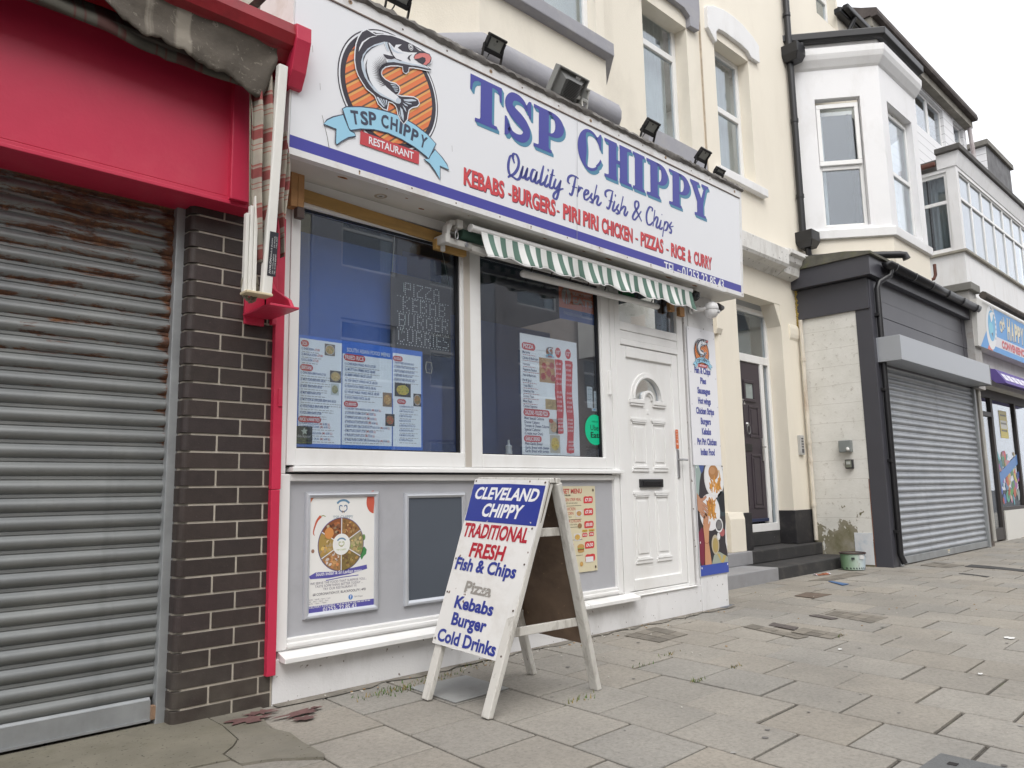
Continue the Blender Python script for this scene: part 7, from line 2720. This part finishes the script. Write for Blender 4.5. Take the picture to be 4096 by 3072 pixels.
hopper(9.945, .93, 6.88, 7.12, 'hopper')
hopper(9.955, .93, 4.17, 4.40, 'hopper')
mb = MB()
mb.tube([(10.0, .92, 7.03), (10.05, .88, 7.04), (10.08, .86, 7.10), (10.08, .86, 7.20)], .032, 8)
mb.tube([(9.955, .93, 4.18), (9.96, .92, 4.06), (10.0, .90, 4.03)], .04, 10)
mb.build('elbow', BLK, t, smooth=True)
t = thing('waste_branch', 'black waste pipe lying on the mossy roof edge of the dark shop', 'pipe', (10.3, .5, 3.98))
mb = MB()
mb.tube([(9.86, .86, 4.00), (10.3, .40, 4.02), (10.72, .03, 4.03), (10.76, -.02, 4.02), (10.77, -.04, 3.96)], .05, 12)
mb.build('pipe', BLK, t, smooth=True)
t = thing('satellite_dish', 'dark grey satellite dish behind the right corner of the white bay', 'satellite dish', (12.56, .3, 6.6))
mb = MB()
mb.lathe((12.62, .42, 7.12), [(0, .06), (.15, .05), (.30, .02), (.42, -.02), (.43, -.025), (.42, -.03), (.30, .008), (.15, .036), (0, .045)], 32, (-.25, .95, .15))
mb.build('dish', M('grey_dish', (.10, .11, .125), .5, .08), t, smooth=True)
mb = MB()
mb.tube([(12.62, .44, 7.1), (12.60, .55, 6.9), (12.56, .60, 6.72)], .02, 8)
mb.build('arm', BLK, t)
t = thing('meter_box', 'small grey electrical box with white conduit elbow on the peeling wall', 'electrical box', (9.70, .52, 1.37))
mb = MB()
mb.box(9.655, 9.729, .450, .600, 1.388, 1.535)
mb.build('box', M('grey_enclosure', (.22, .24, .235), .5, .12, 8), t, bevel=.008)
mb = MB()
mb.tube([(9.66, .49, 1.43), (9.62, .475, 1.43), (9.61, .46, 1.405)], .018, 10)
mb.build('elbow', M('white_conduit', (.7, .7, .68), .4), t, smooth=True)
t = thing('key_safe', 'small black and grey key safe fixed under the grey electrical box', 'key safe', (9.70, .50, 1.18))
mb = MB()
mb.box(9.675, 9.729, .452, .545, 1.182, 1.296)
mb.build('case', BLK, t, bevel=.008)
mb = MB()
mb.box(9.668, 9.6755, .462, .535, 1.195, 1.284)
mb.build('cover', M('khaki_cover', (.20, .21, .17), .5), t, bevel=.004)
mb = MB()
mb.box(9.663, 9.6685, .475, .522, 1.235, 1.27)
mb.build('dial', M('pale_dial', (.48, .5, .48), .5), t)
t = thing('old_bracket', 'rusty bent pipe stub sticking out under the far box bay', 'pipe', (12.6, .5, 4.1))
mb = MB()
mb.tube([(12.35, .55, 4.02), (12.62, .30, 4.06), (12.70, .22, 4.10), (12.72, .20, 4.16), (12.72, .20, 4.33)], .024, 10)
mb.build('pipe', M('rusty_iron', (.14, .06, .045), .85, .4, 20), t, smooth=True)

# ================================================================== CONVENIENCE STORE BUILDING (far right)
fb_ = thing('convenience_store', 'white boarded building with long box bay window above a convenience store', 'building', (16.5, .2, 0))


def board_mat():
    t = NT('white_weatherboard')
    g = t.n("NewGeometry")
    sx = t.n("SeparateXYZ")
    t.l(g.outputs['Position'], sx.inputs[0])
    ph = t.math('FRACT', t.math('MULTIPLY', sx.outputs[2], 5.6))
    ln = t.ramp(ph, [(.0, (.42, .42, .43)), (.05, (.5, .5, .5)), (.09, (1, 1, 1))])
    c = t.mix(1.0, (.80, .80, .81, 1), ln, 'MULTIPLY')
    t.bsdf(c, .5, 0, ph, .5, .02)
    return t.mat


BRD = board_mat()
mb = MB()
wall_panel(mb, (13.35, 1.05, 0), (1, 0, 0), (0, -1, 0), 5.35, 4.0, 9.0, [(2.10, 3.80, 7.85, 8.72), (4.45, 5.15, 7.70, 8.78)], .15)
mb.build('boarded_wall', BRD, fb_)
mb = MB()
mb.box(13.34, 13.349, 1.05, 8, 4, 9.0)
mb.box(18.70, 18.71, 1.05, 8, -.1, 9.0)
mb.build('gable_wall', M('grey_render', (.42, .41, .38), .9, .2, 2), fb_)
window(fb_, (13.35, 1.05, 0), (1, 0, 0), (0, -1, 0), 2.10, 3.80, 7.85, 8.72, .06, .05, vbars=((2.95, .06), (3.02, .03)), room=(.10, .11, .12))
window(fb_, (13.35, 1.05, 0), (1, 0, 0), (0, -1, 0), 4.45, 5.15, 7.70, 8.78, .06, .06, bars=((8.32, .06),), room=(.10, .11, .12))
mb = MB()
mb.sweepx([(1.05, 8.99), (.915, 8.99), (.90, 8.955), (.80, 8.955), (.785, 9.0), (.80, 9.09), (1.05, 9.20), (5, 11.4), (8, 9.4), (8, 9.0)], 13.05, 18.75)
mb.build('roof', M('dark_roof_edge', (.085, .07, .065), .85, .4, 3, .6, 20, dirt=((.2, .18, .15), .4, 6, (1, 1, 1))), fb_)
mb = MB()
mb.box(13.08, 18.72, .90, 1.06, 8.80, 8.985)
mb.build('eave_board', M('weathered_eave', (.30, .28, .24), .9, .3, 5, .5, 20, dirt=((.12, .1, .08), .6, 6, (1, 1, 1))), fb_)
mb = MB()
mb.tube([(18.62, .95, 8.85), (18.66, .93, 8.2), (18.66, .93, 4.8)], .045, 8)
mb.build('rain_pipe', M('rusty_white_pipe', (.5, .46, .46), .7, .3, 6, dirt=((.2, .09, .08), .9, 4, (1, 1, .4))), fb_)
# box bay
bx0, by = 14.05, .117
mb = MB()
wall_panel(mb, (bx0, by, 0), (1, 0, 0), (0, -1, 0), 5.8, 4.0, 6.30, [(.12, 5.6, 4.86, 6.24)], .08)
wall_panel(mb, (bx0, 1.05, 0), (0, -1, 0), (-1, 0, 0), 1.05 - by, 4.0, 6.30, [(.18, .78, 4.86, 6.24)], .08)
mb.box(bx0 + .05, 19.8, by + .1, 1.0, 6.26, 6.34)
mb.build('bay_wall', M('white_painted_bay', (.78, .78, .78), .6, .08, 1.5, dirt=((.5, .47, .42), .4, 4, (2, 2, .3))), fb_)
window(fb_, (bx0, by, 0), (1, 0, 0), (0, -1, 0), .10, 5.62, 4.84, 6.26, .02, .05, bars=((5.78, .05),), vbars=tuple((.10 + .69 * k, .055) for k in range(1, 8)), room=(.12, .13, .145), name='bay_window')
window(fb_, (bx0, 1.05, 0), (0, -1, 0), (-1, 0, 0), .17, .79, 4.86, 6.24, .03, .06, bars=((5.72, .06),), curtain=((.20, .76, (.33, .35, .34)),), room=(.085, .09, .09), name='bay_window')
mb = MB()
mb.box(bx0 - .05, 19.8, by - .05, 1.0, 4.79, 4.835)
mb.build('bay_sill', M('grey_timber', (.33, .31, .26), .8, .3, 6), fb_, bevel=.006)
mb = MB()
mb.prism([(bx0 - .02, y, z) for y, z in ((by - .01, 6.30), (by - .07, 6.54), (by - .07, 6.555), (.40, 6.555), (.40, 6.30))], (5.9, 0, 0))
mb.build('bay_cove', M('white_painted_bay', (.78, .78, .78), .6), fb_, bevel=.005)
mb = MB()
mb.box(bx0 - .08, 19.9, by - .11, .40, 6.557, 6.655)
mb.box(bx0 + .30, 19.9, .401, 1.03, 6.40, 6.62)
mb.box(bx0 - .02, bx0 + .299, .401, 1.03, 6.30, 6.36)
mb.build('bay_roof', M('felt_roof', (.10, .095, .09), .9, .3, 4, .5, 30), fb_, bevel=.01)
mb = MB()
mb.box(13.97, 14.045, .41, 1.0, 6.37, 6.45)
mb.build('side_gutter', M('rusty_iron', (.14, .06, .045), .85, .4, 20), fb_, bevel=.02)
# fascia below the bay, soffit, shop front
mb = MB()
mb.box(13.98, 19.8, .12, .3, 2.60, 3.15)
mb.box(13.98, 19.8, .02, .3, 3.86, 4.0)
mb.build('shop_head', M('white_painted_head', (.66, .65, .62), .7, .12, 2, dirt=((.35, .3, .25), .4, 5, (1, 1, .5))), fb_)
mb = MB()
mb.tube([(13.9, -.12, 3.98), (19.8, -.12, 4.0)], .06, 8)
mb.build('old_gutter', M('dark_old_gutter', (.09, .075, .065), .9, .5, 8, .8, 20), fb_)
mb = MB()
mb.box(13.70, 13.98, .10, .40, -.01, 2.62)
mb.build('shop_pier', M('brown_pier', (.16, .13, .11), .7, .2, 3), fb_, bevel=.01)
mb = MB()
mb.tube([(13.78, .06, 2.5), (13.82, .06, .08)], .03, 8)
mb.build('grey_pipe', M('grey_conduit', (.42, .41, .38), .6, .15, 5), fb_)
FRM = M('dark_bronze_frame', (.045, .038, .036), .5, .2, 4)
mb = MB()
for x0, x1 in ((14.0, 14.08), (14.62, 14.72), (15.35, 15.47), (16.9, 17.0), (18.4, 18.5)):
    mb.box(x0, x1, .30, .38, .5 if x0 < 14.5 or x0 > 15.4 else .02, 2.45)
mb.box(14.0, 19.8, .302, .378, 2.45, 2.60)
mb.box(14.72, 15.35, .302, .378, 2.12, 2.20)
mb.box(14.72, 15.35, .302, .378, .02, .22)
mb.box(14.08, 14.62, .302, .378, .5, .56)
mb.box(15.47, 19.8, .302, .378, .5, .56)
sf = mb.build('shop_front', FRM, fb_, bevel=.004)
mb = MB()
mb.box(14.02, 19.8, .335, .341, .05, 2.5)
mb.build('pane', GLASS, sf)
mb = MB()
mb.box(14.0, 14.62, .28, .40, -.01, .50)
mb.box(15.47, 19.8, .28, .40, -.01, .50)
mb.build('shop_plinth', M('white_tiles', (.70, .69, .65), .4, .05, 3), fb_)
mb = MB()
mb.box(13.99, 19.8, .9, .91, 0, 2.7)
mb.build('shop_display', M('shop_stock', (.12, .10, .09), .8, .9, 2.2), fb_)
p = Print((0, .332, 0))
rr = random.Random(77)
PAL = ((.5, .08, .05), (.55, .40, .05), (.08, .30, .10), (.05, .15, .42), (.5, .25, .3), (.55, .5, .45), (.4, .12, .35), (.1, .35, .4))
for (a, b_, c, d_) in ((15.52, 16.85, .60, 1.55), (14.12, 14.58, .60, 1.25)):
    for k in range(70):
        u, v = rr.uniform(a, b_ - .12), rr.uniform(c, d_ - .1)
        q = PAL[rr.randrange(8)]
        p.ell(u + .06, v + .06, rr.uniform(.03, .12), rr.uniform(.03, .12), tuple(x * rr.uniform(.5, 1.1) for x in q), k * .05, 8, rot=rr.random() * 3)
p.poly([(15.52, .95), (16.85, 1.32), (16.85, 1.50), (15.52, 1.13)], (.06, .20, .50), 5)
p.rect(15.95, 1.78, 16.45, 2.28, (.62, .50, .04), 1)
p.rect(16.0, 1.95, 16.4, 2.1, (.7, .68, .6), 2)
for k in range(3):
    filler(p, 16.02, 2.16 - k * .13 if k else 2.18, 16.38, .03, (.12, .1, .05), k, 3)
p.build('window_vinyl', sf)
t = thing('store_sign', 'bright blue convenience store sign reading OH HAPPY over the far shop front', 'sign', (16.2, -.05, 3.13))
mb = MB()
mb.prism([(13.62, y, z) for y, z in ((-.05, 3.13), (-.09, 3.88), (.11, 3.88), (.11, 3.13))], (6.1, 0, 0))
mb.build('panel', M('sign_back', (.62, .61, .58), .5, .08), t)
p = Print((0, -.0515 + 3.13 * .0533, 0), (1, 0, 0), (0, -.0533, 1))
CB = (.02, .25, .62)
p.poly([(13.75, 3.132), (14.60, 3.86), (19.7, 3.86), (19.7, 3.132)], CB, 0)
p.rect(14.55, 3.225, 19.7, 3.40, (.62, .60, .64), 1)
p.poly([(14.12, 3.132), (14.40, 3.132), (14.55, 3.40), (14.40, 3.40)], (.60, .08, .04), 1)
p.ell(14.38, 3.52, .30, .37, (.70, .71, .72), 2, 40)
p.ell(14.40, 3.55, .21, .26, (.08, .36, .62), 3, 32)
p.ell(14.36, 3.50, .12, .10, (.15, .5, .66), 4, 20)
p.poly([(14.30, 3.74), (14.38, 3.60), (14.46, 3.66), (14.52, 3.80), (14.42, 3.78)], (.70, .71, .72), 5)
p.poly([(14.36, 3.42), (14.46, 3.36), (14.44, 3.44)], (.05, .1, .16), 5)
for k in range(9):
    a = rad(-30 + k * 15)
    p.ell(14.38 + .26 * cos(a), 3.52 + .32 * sin(a), .018, .024, (.06, .1, .2), 5, 6)
for lay, col, o_ in ((3, (.03, .05, .12), .015), (4, (.66, .60, .42), 0)):
    p.text('OH', 14.92 + o_, 3.50 - o_, .17, col, lay, u1=15.24 + o_, bold=.045, rot=rad(26))
    for ch_, u, z, h_ in (('H', 15.34, 3.46, .33), ('A', 15.58, 3.47, .30), ('P', 15.82, 3.48, .28), ('P', 16.02, 3.48, .27), ('Y', 16.22, 3.48, .27)):
        p.text(ch_, u + o_, z - o_, h_, col, lay, u1=u + .19 + o_, bold=.05)
    p.text('DAY', 16.55 + o_, 3.48 - o_, .27, col, lay, u1=17.2 + o_, bold=.05)
for lay, col, o_ in ((2, (.1, .02, .05), .010), (3, (.58, .05, .07), 0)):
    p.text('CONVENIENCE STORE', 14.96 + o_, 3.255 - o_, .115, col, lay, u1=17.25 + o_, bold=.045)
p.build('lettering', t)
t = thing('store_awning', 'rolled purple shop awning with white squares above the far shop door', 'awning', (16.3, -.05, 2.57))
mb = MB()
mb.prism([(14.42, y, z) for y, z in ((.06, 2.86), (-.05, 2.83), (-.20, 2.575), (-.05, 2.60), (.06, 2.70))], (5.3, 0, 0))
mb.build('cassette', M('purple_canvas', (.11, .075, .28), .7, .12, 4), t)
p = Print((0, -.05 + 0, 0), (1, 0, 0), (0, .588, 1))
p.O = V((0, -.0525 - 2.83 * .588, 0))
for k in range(8):
    p.rect(14.55 + k * .30, 2.645, 14.80 + k * .30, 2.765, (.66, .64, .74), 1)
    filler(p, 14.60 + k * .30, 2.70, 14.76 + k * .30, .02, (.45, .42, .55), k, 2)
p.build('canvas_print', t)
t = thing('wire_basket_rack', 'chrome shopping basket stand with blue baskets behind the far shop door', 'basket rack', (14.95, .6, 0))
mb = MB()
for k in range(6):
    mb.prism([(14.78, .55, .30 + k * .13), (15.28, .55, .30 + k * .13), (15.32, .55, .41 + k * .13), (14.74, .55, .41 + k * .13)], (0, .25, 0))
mb.build('basket', M('blue_basket', (.05, .13, .24), .5, .2, 6), t)
mb = MB()
mb.tube([(14.82, .52, .2), (14.82, .52, 1.2), (14.90, .52, 1.28), (15.15, .52, 1.28), (15.22, .52, 1.2), (15.22, .52, .2)], .018, 8)
mb.build('rail', STEEL, t)
t = thing('parapet_block', 'grey roughcast parapet with white boarded end beyond the boarded wall', 'building', (20.9, 1.2, 4))
mb = MB()
mb.box(20.30, 22.4, 1.04, 3, -.1, 8.95)
mb.build('wall', M('grey_roughcast', (.17, .17, .175), .9, .4, 5, .9, 20), t)
mb = MB()
mb.box(19.0, 20.298, 1.5, 3, -.1, 8.9)
mb.add([(20.298, 1.05, 8.0), (20.298, 3, 8.0), (20.298, 3, 8.93), (20.298, 1.05, 8.93)], [(0, 1, 2, 3)])
mb.build('boarded_end', BRD, t)
mb = MB()
mb.box(20.2, 22.5, .98, 3, 8.95, 9.07)
mb.build('coping', M('stone_coping', (.2, .19, .17), .9, .3, 5), t)
# ================================================================== THINGS ON THE PAVEMENT
t = thing('paint_bucket', 'open green and pale blue plastic tub by the peeling wall', 'bucket', (9.27, .37, 0))
mb = MB()
mb.lathe((9.27, .37, 0), [(.120, .004), (.128, .008), (.134, .10), (.138, .196), (.136, .198)], 32)


def bucket_mat():
    tt = NT('printed_bucket')
    tc = tt.n("NewGeometry")
    sx = tt.n("SeparateXYZ")
    tt.l(tc.outputs['Position'], sx.inputs[0])
    u = tt.math('ADD', tt.math('MULTIPLY', tt.math('SUBTRACT', sx.outputs[0], 9.27), 2.6), tt.math('MULTIPLY', tt.math('SUBTRACT', sx.outputs[1], .37), -2.6))
    c = tt.ramp(tt.math('ADD', u, .5, True), [(0.05, (.20, .34, .20)), (.45, (.42, .52, .45)), (.62, (.52, .60, .59)), (.8, (.46, .55, .61))])
    st = tt.math('FRACT', tt.math('ADD', tt.math('MULTIPLY', u, 9), tt.math('MULTIPLY', sx.outputs[2], 9)))
    zone = tt.math('MULTIPLY', tt.math('GREATER_THAN', sx.outputs[2], .014), tt.math('LESS_THAN', sx.outputs[2], .034))
    f = tt.math('MULTIPLY', zone, tt.math('GREATER_THAN', st, .5))
    c = tt.mix(f, c, (.03, .04, .04))
    c = tt.mix(tt.ramp(tt.noise(18, 5), [(.6, (0, 0, 0)), (.75, (.6,) * 3)]), c, (.28, .26, .2))
    tt.bsdf(c, .45)
    return tt.mat


mb.build('tub', bucket_mat(), t, smooth=True)
mb = MB()
mb.lathe((9.27, .37, .19), [(.136, -.006), (.148, -.004), (.150, .004), (.144, .010), (.132, .008), (.128, 0)], 32)
mb.build('rim', M('dark_rim', (.05, .03, .03), .6), t, smooth=True)
mb = MB()
mb.lathe((9.27, .37, .182), [(.130, 0), (.07, .006), (0, .004)], 24)
mb.build('sand', M('damp_sand', (.25, .21, .15), .95, .4, 20), t)
p = Print((9.27, .37, 0), V((.70, -.71, 0)).normalized(), (0, 0, 1))
p.O = V((9.27, .37, 0)) + V((-.71, -.70, 0)).normalized() * .1395
p.rect(.022, .13, .075, .178, (.62, .62, .62), 0)
p.rect(-.075, .125, -.035, .15, (.03, .04, .04), 0)
p.stroke([(.06, .178), (.10, .15)], .002, (.2, .2, .2), 1)
p.build('label', t)

t = thing('litter_wrapper', 'crumpled brown and white sweet wrapper lying before the black step', 'litter', (8.49, .38, 0))
mb = MB()
rr = random.Random(3)
mb.grid(lambda a, b_: (8.40 + .19 * a, .40 - .05 * a + .055 * b_, .006 + .016 * sin(pi * b_) * (.5 + .5 * sin(a * 8 + b_ * 3)) + .003 * sin(a * 31)), 22, 6)
o_ = mb.build('wrapper', M('brown_foil', (.30, .09, .035), .4, .4, 20), t, smooth=True)
mb = MB()
mb.grid(lambda a, b_: (8.376 + .03 * a, .40 + .06 * b_, .008 + .012 * sin(pi * b_) + .004 * sin(b_ * 20)), 4, 6)
mb.grid(lambda a, b_: (8.585 + .03 * a, .348 + .06 * b_, .008 + .012 * sin(pi * b_) + .004 * sin(b_ * 20)), 4, 6)
mb.build('wrapper_end', M('white_foil', (.62, .60, .66), .4, .2, 20), t, smooth=True)


def flat(name, label, cat, pts, h, mat_, parts=None, group=None):
    m_ = MB()
    m_.prism([(x, y, .001) for x, y in pts], (0, 0, h))
    o2 = m_.build(name, mat_, None, bevel=.001)
    return tag(o2, label, cat, group)


IRON = M('worn_iron', (.095, .08, .075), .6, .3, 20, .5, 60)
flat('valve_cover', 'small dark iron valve cover nearest the door, set in a patch of pavers', 'cover', [(5.20, -.70), (5.315, -.672), (5.245, -.90), (5.13, -.925)], .005, IRON, group='iron valve covers in the pavement')
flat('valve_cover', 'small dark iron valve cover further out, beside the second paver patch', 'cover', [(5.775, -.725), (5.85, -.745), (5.785, -.945), (5.70, -.925)], .005, IRON, group='iron valve covers in the pavement')
flat('valve_cover', 'small bright blue painted valve cover in front of the black steps', 'cover', [(7.955, .090), (8.0, .076), (7.85, -.165), (7.73, -.150)], .005, M('blue_cover', (.05, .13, .30), .5, .25, 20), group=None)
flat('metal_grate', 'brown rusty metal plate in the paving before the grey step', 'cover', [(6.74, -.14), (7.03, -.118), (7.02, -.355), (6.69, -.350)], .004, M('rusty_plate', (.14, .105, .08), .85, .45, 18, .7, 50))
flat('inspection_cover', 'grey metal inspection cover at the bottom right edge of the pavement', 'cover', [(2.60, -2.44), (3.132, -2.452), (3.12, -2.66), (3.10, -3.0), (2.55, -3.0)], .006, M('checker_plate', (.15, .155, .155), .5, .12, 30, .8, 120, metal=.3))
mb = MB()
mb.box(3.02, 3.05, -2.535, -2.505, .0072, .009)
tag(mb.build('lifting_hole', M('dark_hole', (.02, .018, .018), .9), None), 'small dark lifting hole plug on the inspection cover', 'plug')
flat('tarmac_strip', 'dark tarmac repair strip across the paving outside the shuttered shop', 'repair', [(10.29, -.51), (10.58, -.50), (10.50, -.72), (10.26, -1.12), (9.9, -1.9), (9.6, -2.4), (9.45, -2.4), (9.72, -1.85), (10.02, -1.17), (10.2, -.8)], .004, M('tarmac_patch', (.062, .06, .058), .9, .3, 12, .8, 50))
flat('tarmac_strip', 'short thin dark repair mark in the paving nearer the bucket', 'repair', [(9.44, -.69), (9.50, -.71), (9.42, -.86), (9.31, -1.02), (9.25, -1.01), (9.38, -.84)], .004, M('tarmac_patch', (.062, .06, .058), .9, .3, 12, .8, 50))
flat('slate_chip', 'grey slate chip under the corner of the white pillar', 'slate', [(5.72, -.06), (5.93, -.005), (5.90, .03), (5.80, .04), (5.70, -.01)], .006, M('slate', (.12, .13, .15), .6, .3, 20))
flat('smooth_slab', 'smooth pale grey cement square at the foot of the sandwich board', 'slab', [(2.43, -.215), (2.79, -.232), (2.755, -.60), (2.40, -.61)], .004, M('cement_patch', (.30, .305, .30), .85, .12, 4, .4, 60, dirt=((.18, .17, .15), .4, 7, (1, 1, 1))))
# patches of small worn pavers
PV = M('brown_pavers', (1, 1, 1), .9, .3, 9, .9, 60, attr=True, speck=((.30, .28, .24), .70, 60))


def pavers(pts, rows, cols, seed):
    rr_ = random.Random(seed)
    m_ = MB()
    a, b_, c, d_ = (V((*q, 0)) for q in pts)
    for i in range(cols):
        for j in range(rows):
            def q(u, v):
                return (a * (1 - u) + b_ * u) * (1 - v) + (d_ * (1 - u) + c * u) * v
            e = .03
            u0, u1, v0, v1 = (i + e) / cols, (i + 1 - e) / cols, (j + e) / rows, (j + 1 - e) / rows
            f = rr_.uniform(.75, 1.15)
            col = (.20 * f, .18 * f, .15 * f)
            ps_ = [q(u0, v0), q(u1, v0), q(u1, v1), q(u0, v1)]
            m_.prism([(z.x, z.y, .0005) for z in ps_], (0, 0, .0014 + rr_.uniform(0, .0012)), 0, col)
    return m_


tag(pavers([(5.04, -.59), (5.19, -.58), (4.98, -1.10), (4.86, -1.08)], 4, 2, 1).build('paver_patch', PV), 'narrow strip of brown pavers left of the near valve cover', 'pavers')
tag(pavers([(5.06, -.93), (5.27, -.92), (5.19, -1.25), (4.99, -1.24)], 3, 2, 2).build('paver_patch', PV), 'brown pavers in front of the near valve cover', 'pavers')
tag(pavers([(5.92, -.78), (6.15, -.77), (6.06, -1.20), (5.73, -1.20)], 4, 3, 3).build('paver_patch', PV), 'brown paver patch beside the far valve cover', 'pavers')
tag(pavers([(4.24, -.16), (4.66, -.12), (4.56, -.46), (4.20, -.48)], 3, 3, 4).build('paver_patch', PV), 'brown paver patch against the wall below the door', 'pavers')
tag(pavers([(10.2, -.05), (10.7, -.05), (10.5, -.45), (10.0, -.40)], 4, 3, 5).build('paver_patch', PV), 'brown paver patch outside the silver shutter', 'pavers')
tag(pavers([(7.9, .28), (9.0, .28), (8.9, .05), (8.1, .10)], 3, 8, 6).build('paver_patch', PV), 'dark paver strip in front of the black steps', 'pavers')
# chewing gum, cigarette ends and grit
mb = MB()
rr = random.Random(21)
for k in range(90):
    x, y = rr.uniform(2.2, 9), rr.uniform(-2.8, -.1)
    s_ = rr.uniform(.006, .016)
    mb.add([(x + s_ * cos(a * pi / 4) * rr.uniform(.8, 1.2), y + s_ * .8 * sin(a * pi / 4) * rr.uniform(.8, 1.2), .0016) for a in range(8)], [tuple(range(8))], 0, (.15, .142, .133) if rr.random() < .8 else (.3, .29, .27))
tag(mb.build('chewing_gum', M('old_gum', (1, 1, 1), .9, .2, 20, attr=True)), 'dark flattened spots of chewing gum on the paving', 'gum', kind='stuff')
mb = MB()
for k in range(120):
    if k < 70:
        x, y = rr.uniform(1.9, 5.6), -.03 - abs(rr.gauss(0, .07))
    else:
        x, y = rr.uniform(3.0, 8.5), rr.uniform(-1.6, .3)
    l_, w__ = rr.uniform(.006, .017), rr.uniform(.004, .008)
    a = rr.random() * pi
    cx_, sx_ = cos(a), sin(a)
    c_ = (.55, .53, .48) if rr.random() < .6 else ((.35, .22, .10) if rr.random() < .6 else (.12, .11, .1))
    mb.obox((x, y, .002), (l_ * cx_, l_ * sx_, 0), (-w__ * sx_, w__ * cx_, 0), (0, 0, .004), 0, c_)
tag(mb.build('grit', M('grit_and_ends', (1, 1, 1), .9, .2, 20, attr=True)), 'grit, cigarette ends and paper scraps along the wall foot', 'litter', kind='stuff')
mb = MB()
for (x0, y0, n_, s_) in ((2.36, -.19, 70, .10), (2.62, -.16, 60, .09), (3.49, -1.21, 26, .035), (2.85, -1.0, 30, .06), (3.55, -.80, 16, .05), (3.95, -.74, 20, .05), (3.9, -1.19, 14, .03), (2.25, -.22, 40, .08), (3.0, -.1, 30, .1), (5.1, -1.25, 12, .04)):
    for k in range(n_):
        x, y = x0 + rr.gauss(0, s_), min(-.012, y0 + rr.gauss(0, s_ * .35))
        a = rr.random() * 2 * pi
        h_ = rr.uniform(.006, .026)
        b_ = rr.uniform(.002, .004)
        dx, dy = cos(a), sin(a)
        ln = rr.uniform(.2, .9) * h_
        mb.add([(x - dy * b_, y + dx * b_, 0), (x + dy * b_, y - dx * b_, 0), (x + dx * ln, y + dy * ln, h_)], [(0, 1, 2)], 0, (.07 * rr.uniform(.7, 1.6), .13 * rr.uniform(.7, 1.3), .02) if rr.random() < .7 else (.25, .18, .05))
tag(mb.build('weeds', M('weed_blades', (1, 1, 1), .8, .1, 5, attr=True)), 'moss and tiny weeds in the joints of the paving', 'weeds', kind='stuff')
mb = MB()
for x, y, s_ in ((5.71, -2.05, .045), (4.70, -1.42, .022), (4.55, -2.2, .02)):
    pts = [(x + s_ * rr.uniform(.6, 1.2) * cos(a * pi / 5), y + s_ * .7 * rr.uniform(.5, 1.2) * sin(a * pi / 5), .003 + rr.random() * .004) for a in range(10)]
    mb.add(pts, [tuple(range(10))])
tag(mb.build('paper_scrap', M('white_paper', (.7, .7, .68), .8)), 'white paper scraps lying on the open paving', 'litter', kind='stuff')

# ================================================================== HOUSES ACROSS THE STREET (seen only as reflections in the glass)
def far_house(x0, x1, h, col, lab, seed):
    t_ = thing('terraced_house', lab, 'building', ((x0 + x1) / 2, -13, 0), 'terraced houses across the street, mirrored in the shop windows')
    y = -12.5
    L_ = x1 - x0
    hl = []
    for f_ in (0.0, 2.9, 5.7):
        for c_ in (.12, .58):
            hl.append((L_ * c_, L_ * c_ + L_ * .28, .9 + f_, 2.4 + f_))
    m_ = MB()
    wall_panel(m_, (x1, y, 0), (-1, 0, 0), (0, 1, 0), L_, -.1, h, hl, .15)
    m_.box(x0, x1, y - 6, y - .7, -.1, h)
    m_.build('wall', M('far_wall_%d' % seed, col, .85, .1, 1), t_)
    for a, b_, c, d_ in hl:
        window(t_, (x1, y, 0), (-1, 0, 0), (0, 1, 0), a, b_, c, d_, .08, .08, bars=((d_ - .5, .07),), curtain=((a + .05, a + .4, (.62, .62, .60)),), name='window')
    m_ = MB()
    m_.prism([(x0 - .05, y_, z) for y_, z in ((y + .3, h - .02), (y - 3, h + 1.7), (y - 6, h))], (L_ + .1, 0, 0))
    m_.build('roof', M('far_slate', (.07, .07, .08), .8, .3, 2), t_)


XX = -16
for k, (w__, h, col, lab) in enumerate(((6, 8.6, (.50, .42, .36), 'pinkish terraced house across the street with slate roof'), (6.5, 9.2, (.62, .60, .56), 'pale terraced house across the street, taller than the pink one'), (6, 8.8, (.30, .17, .13), 'red brick terraced house across the street'), (6.5, 9.3, (.60, .56, .44), 'buff terraced house across the street'), (6, 8.9, (.46, .47, .50), 'grey terraced house across the street'), (6.5, 9.4, (.46, .44, .44), 'light grey terraced house across the street at the far end'), (6, 9.0, (.34, .2, .15), 'brown brick terraced house beyond the light grey one'), (6, 9.0, (.55, .52, .45), 'sandy terraced house furthest along across the street'))):
    far_house(XX, XX + w__ - .02, h, col, lab, k)
    XX += w__
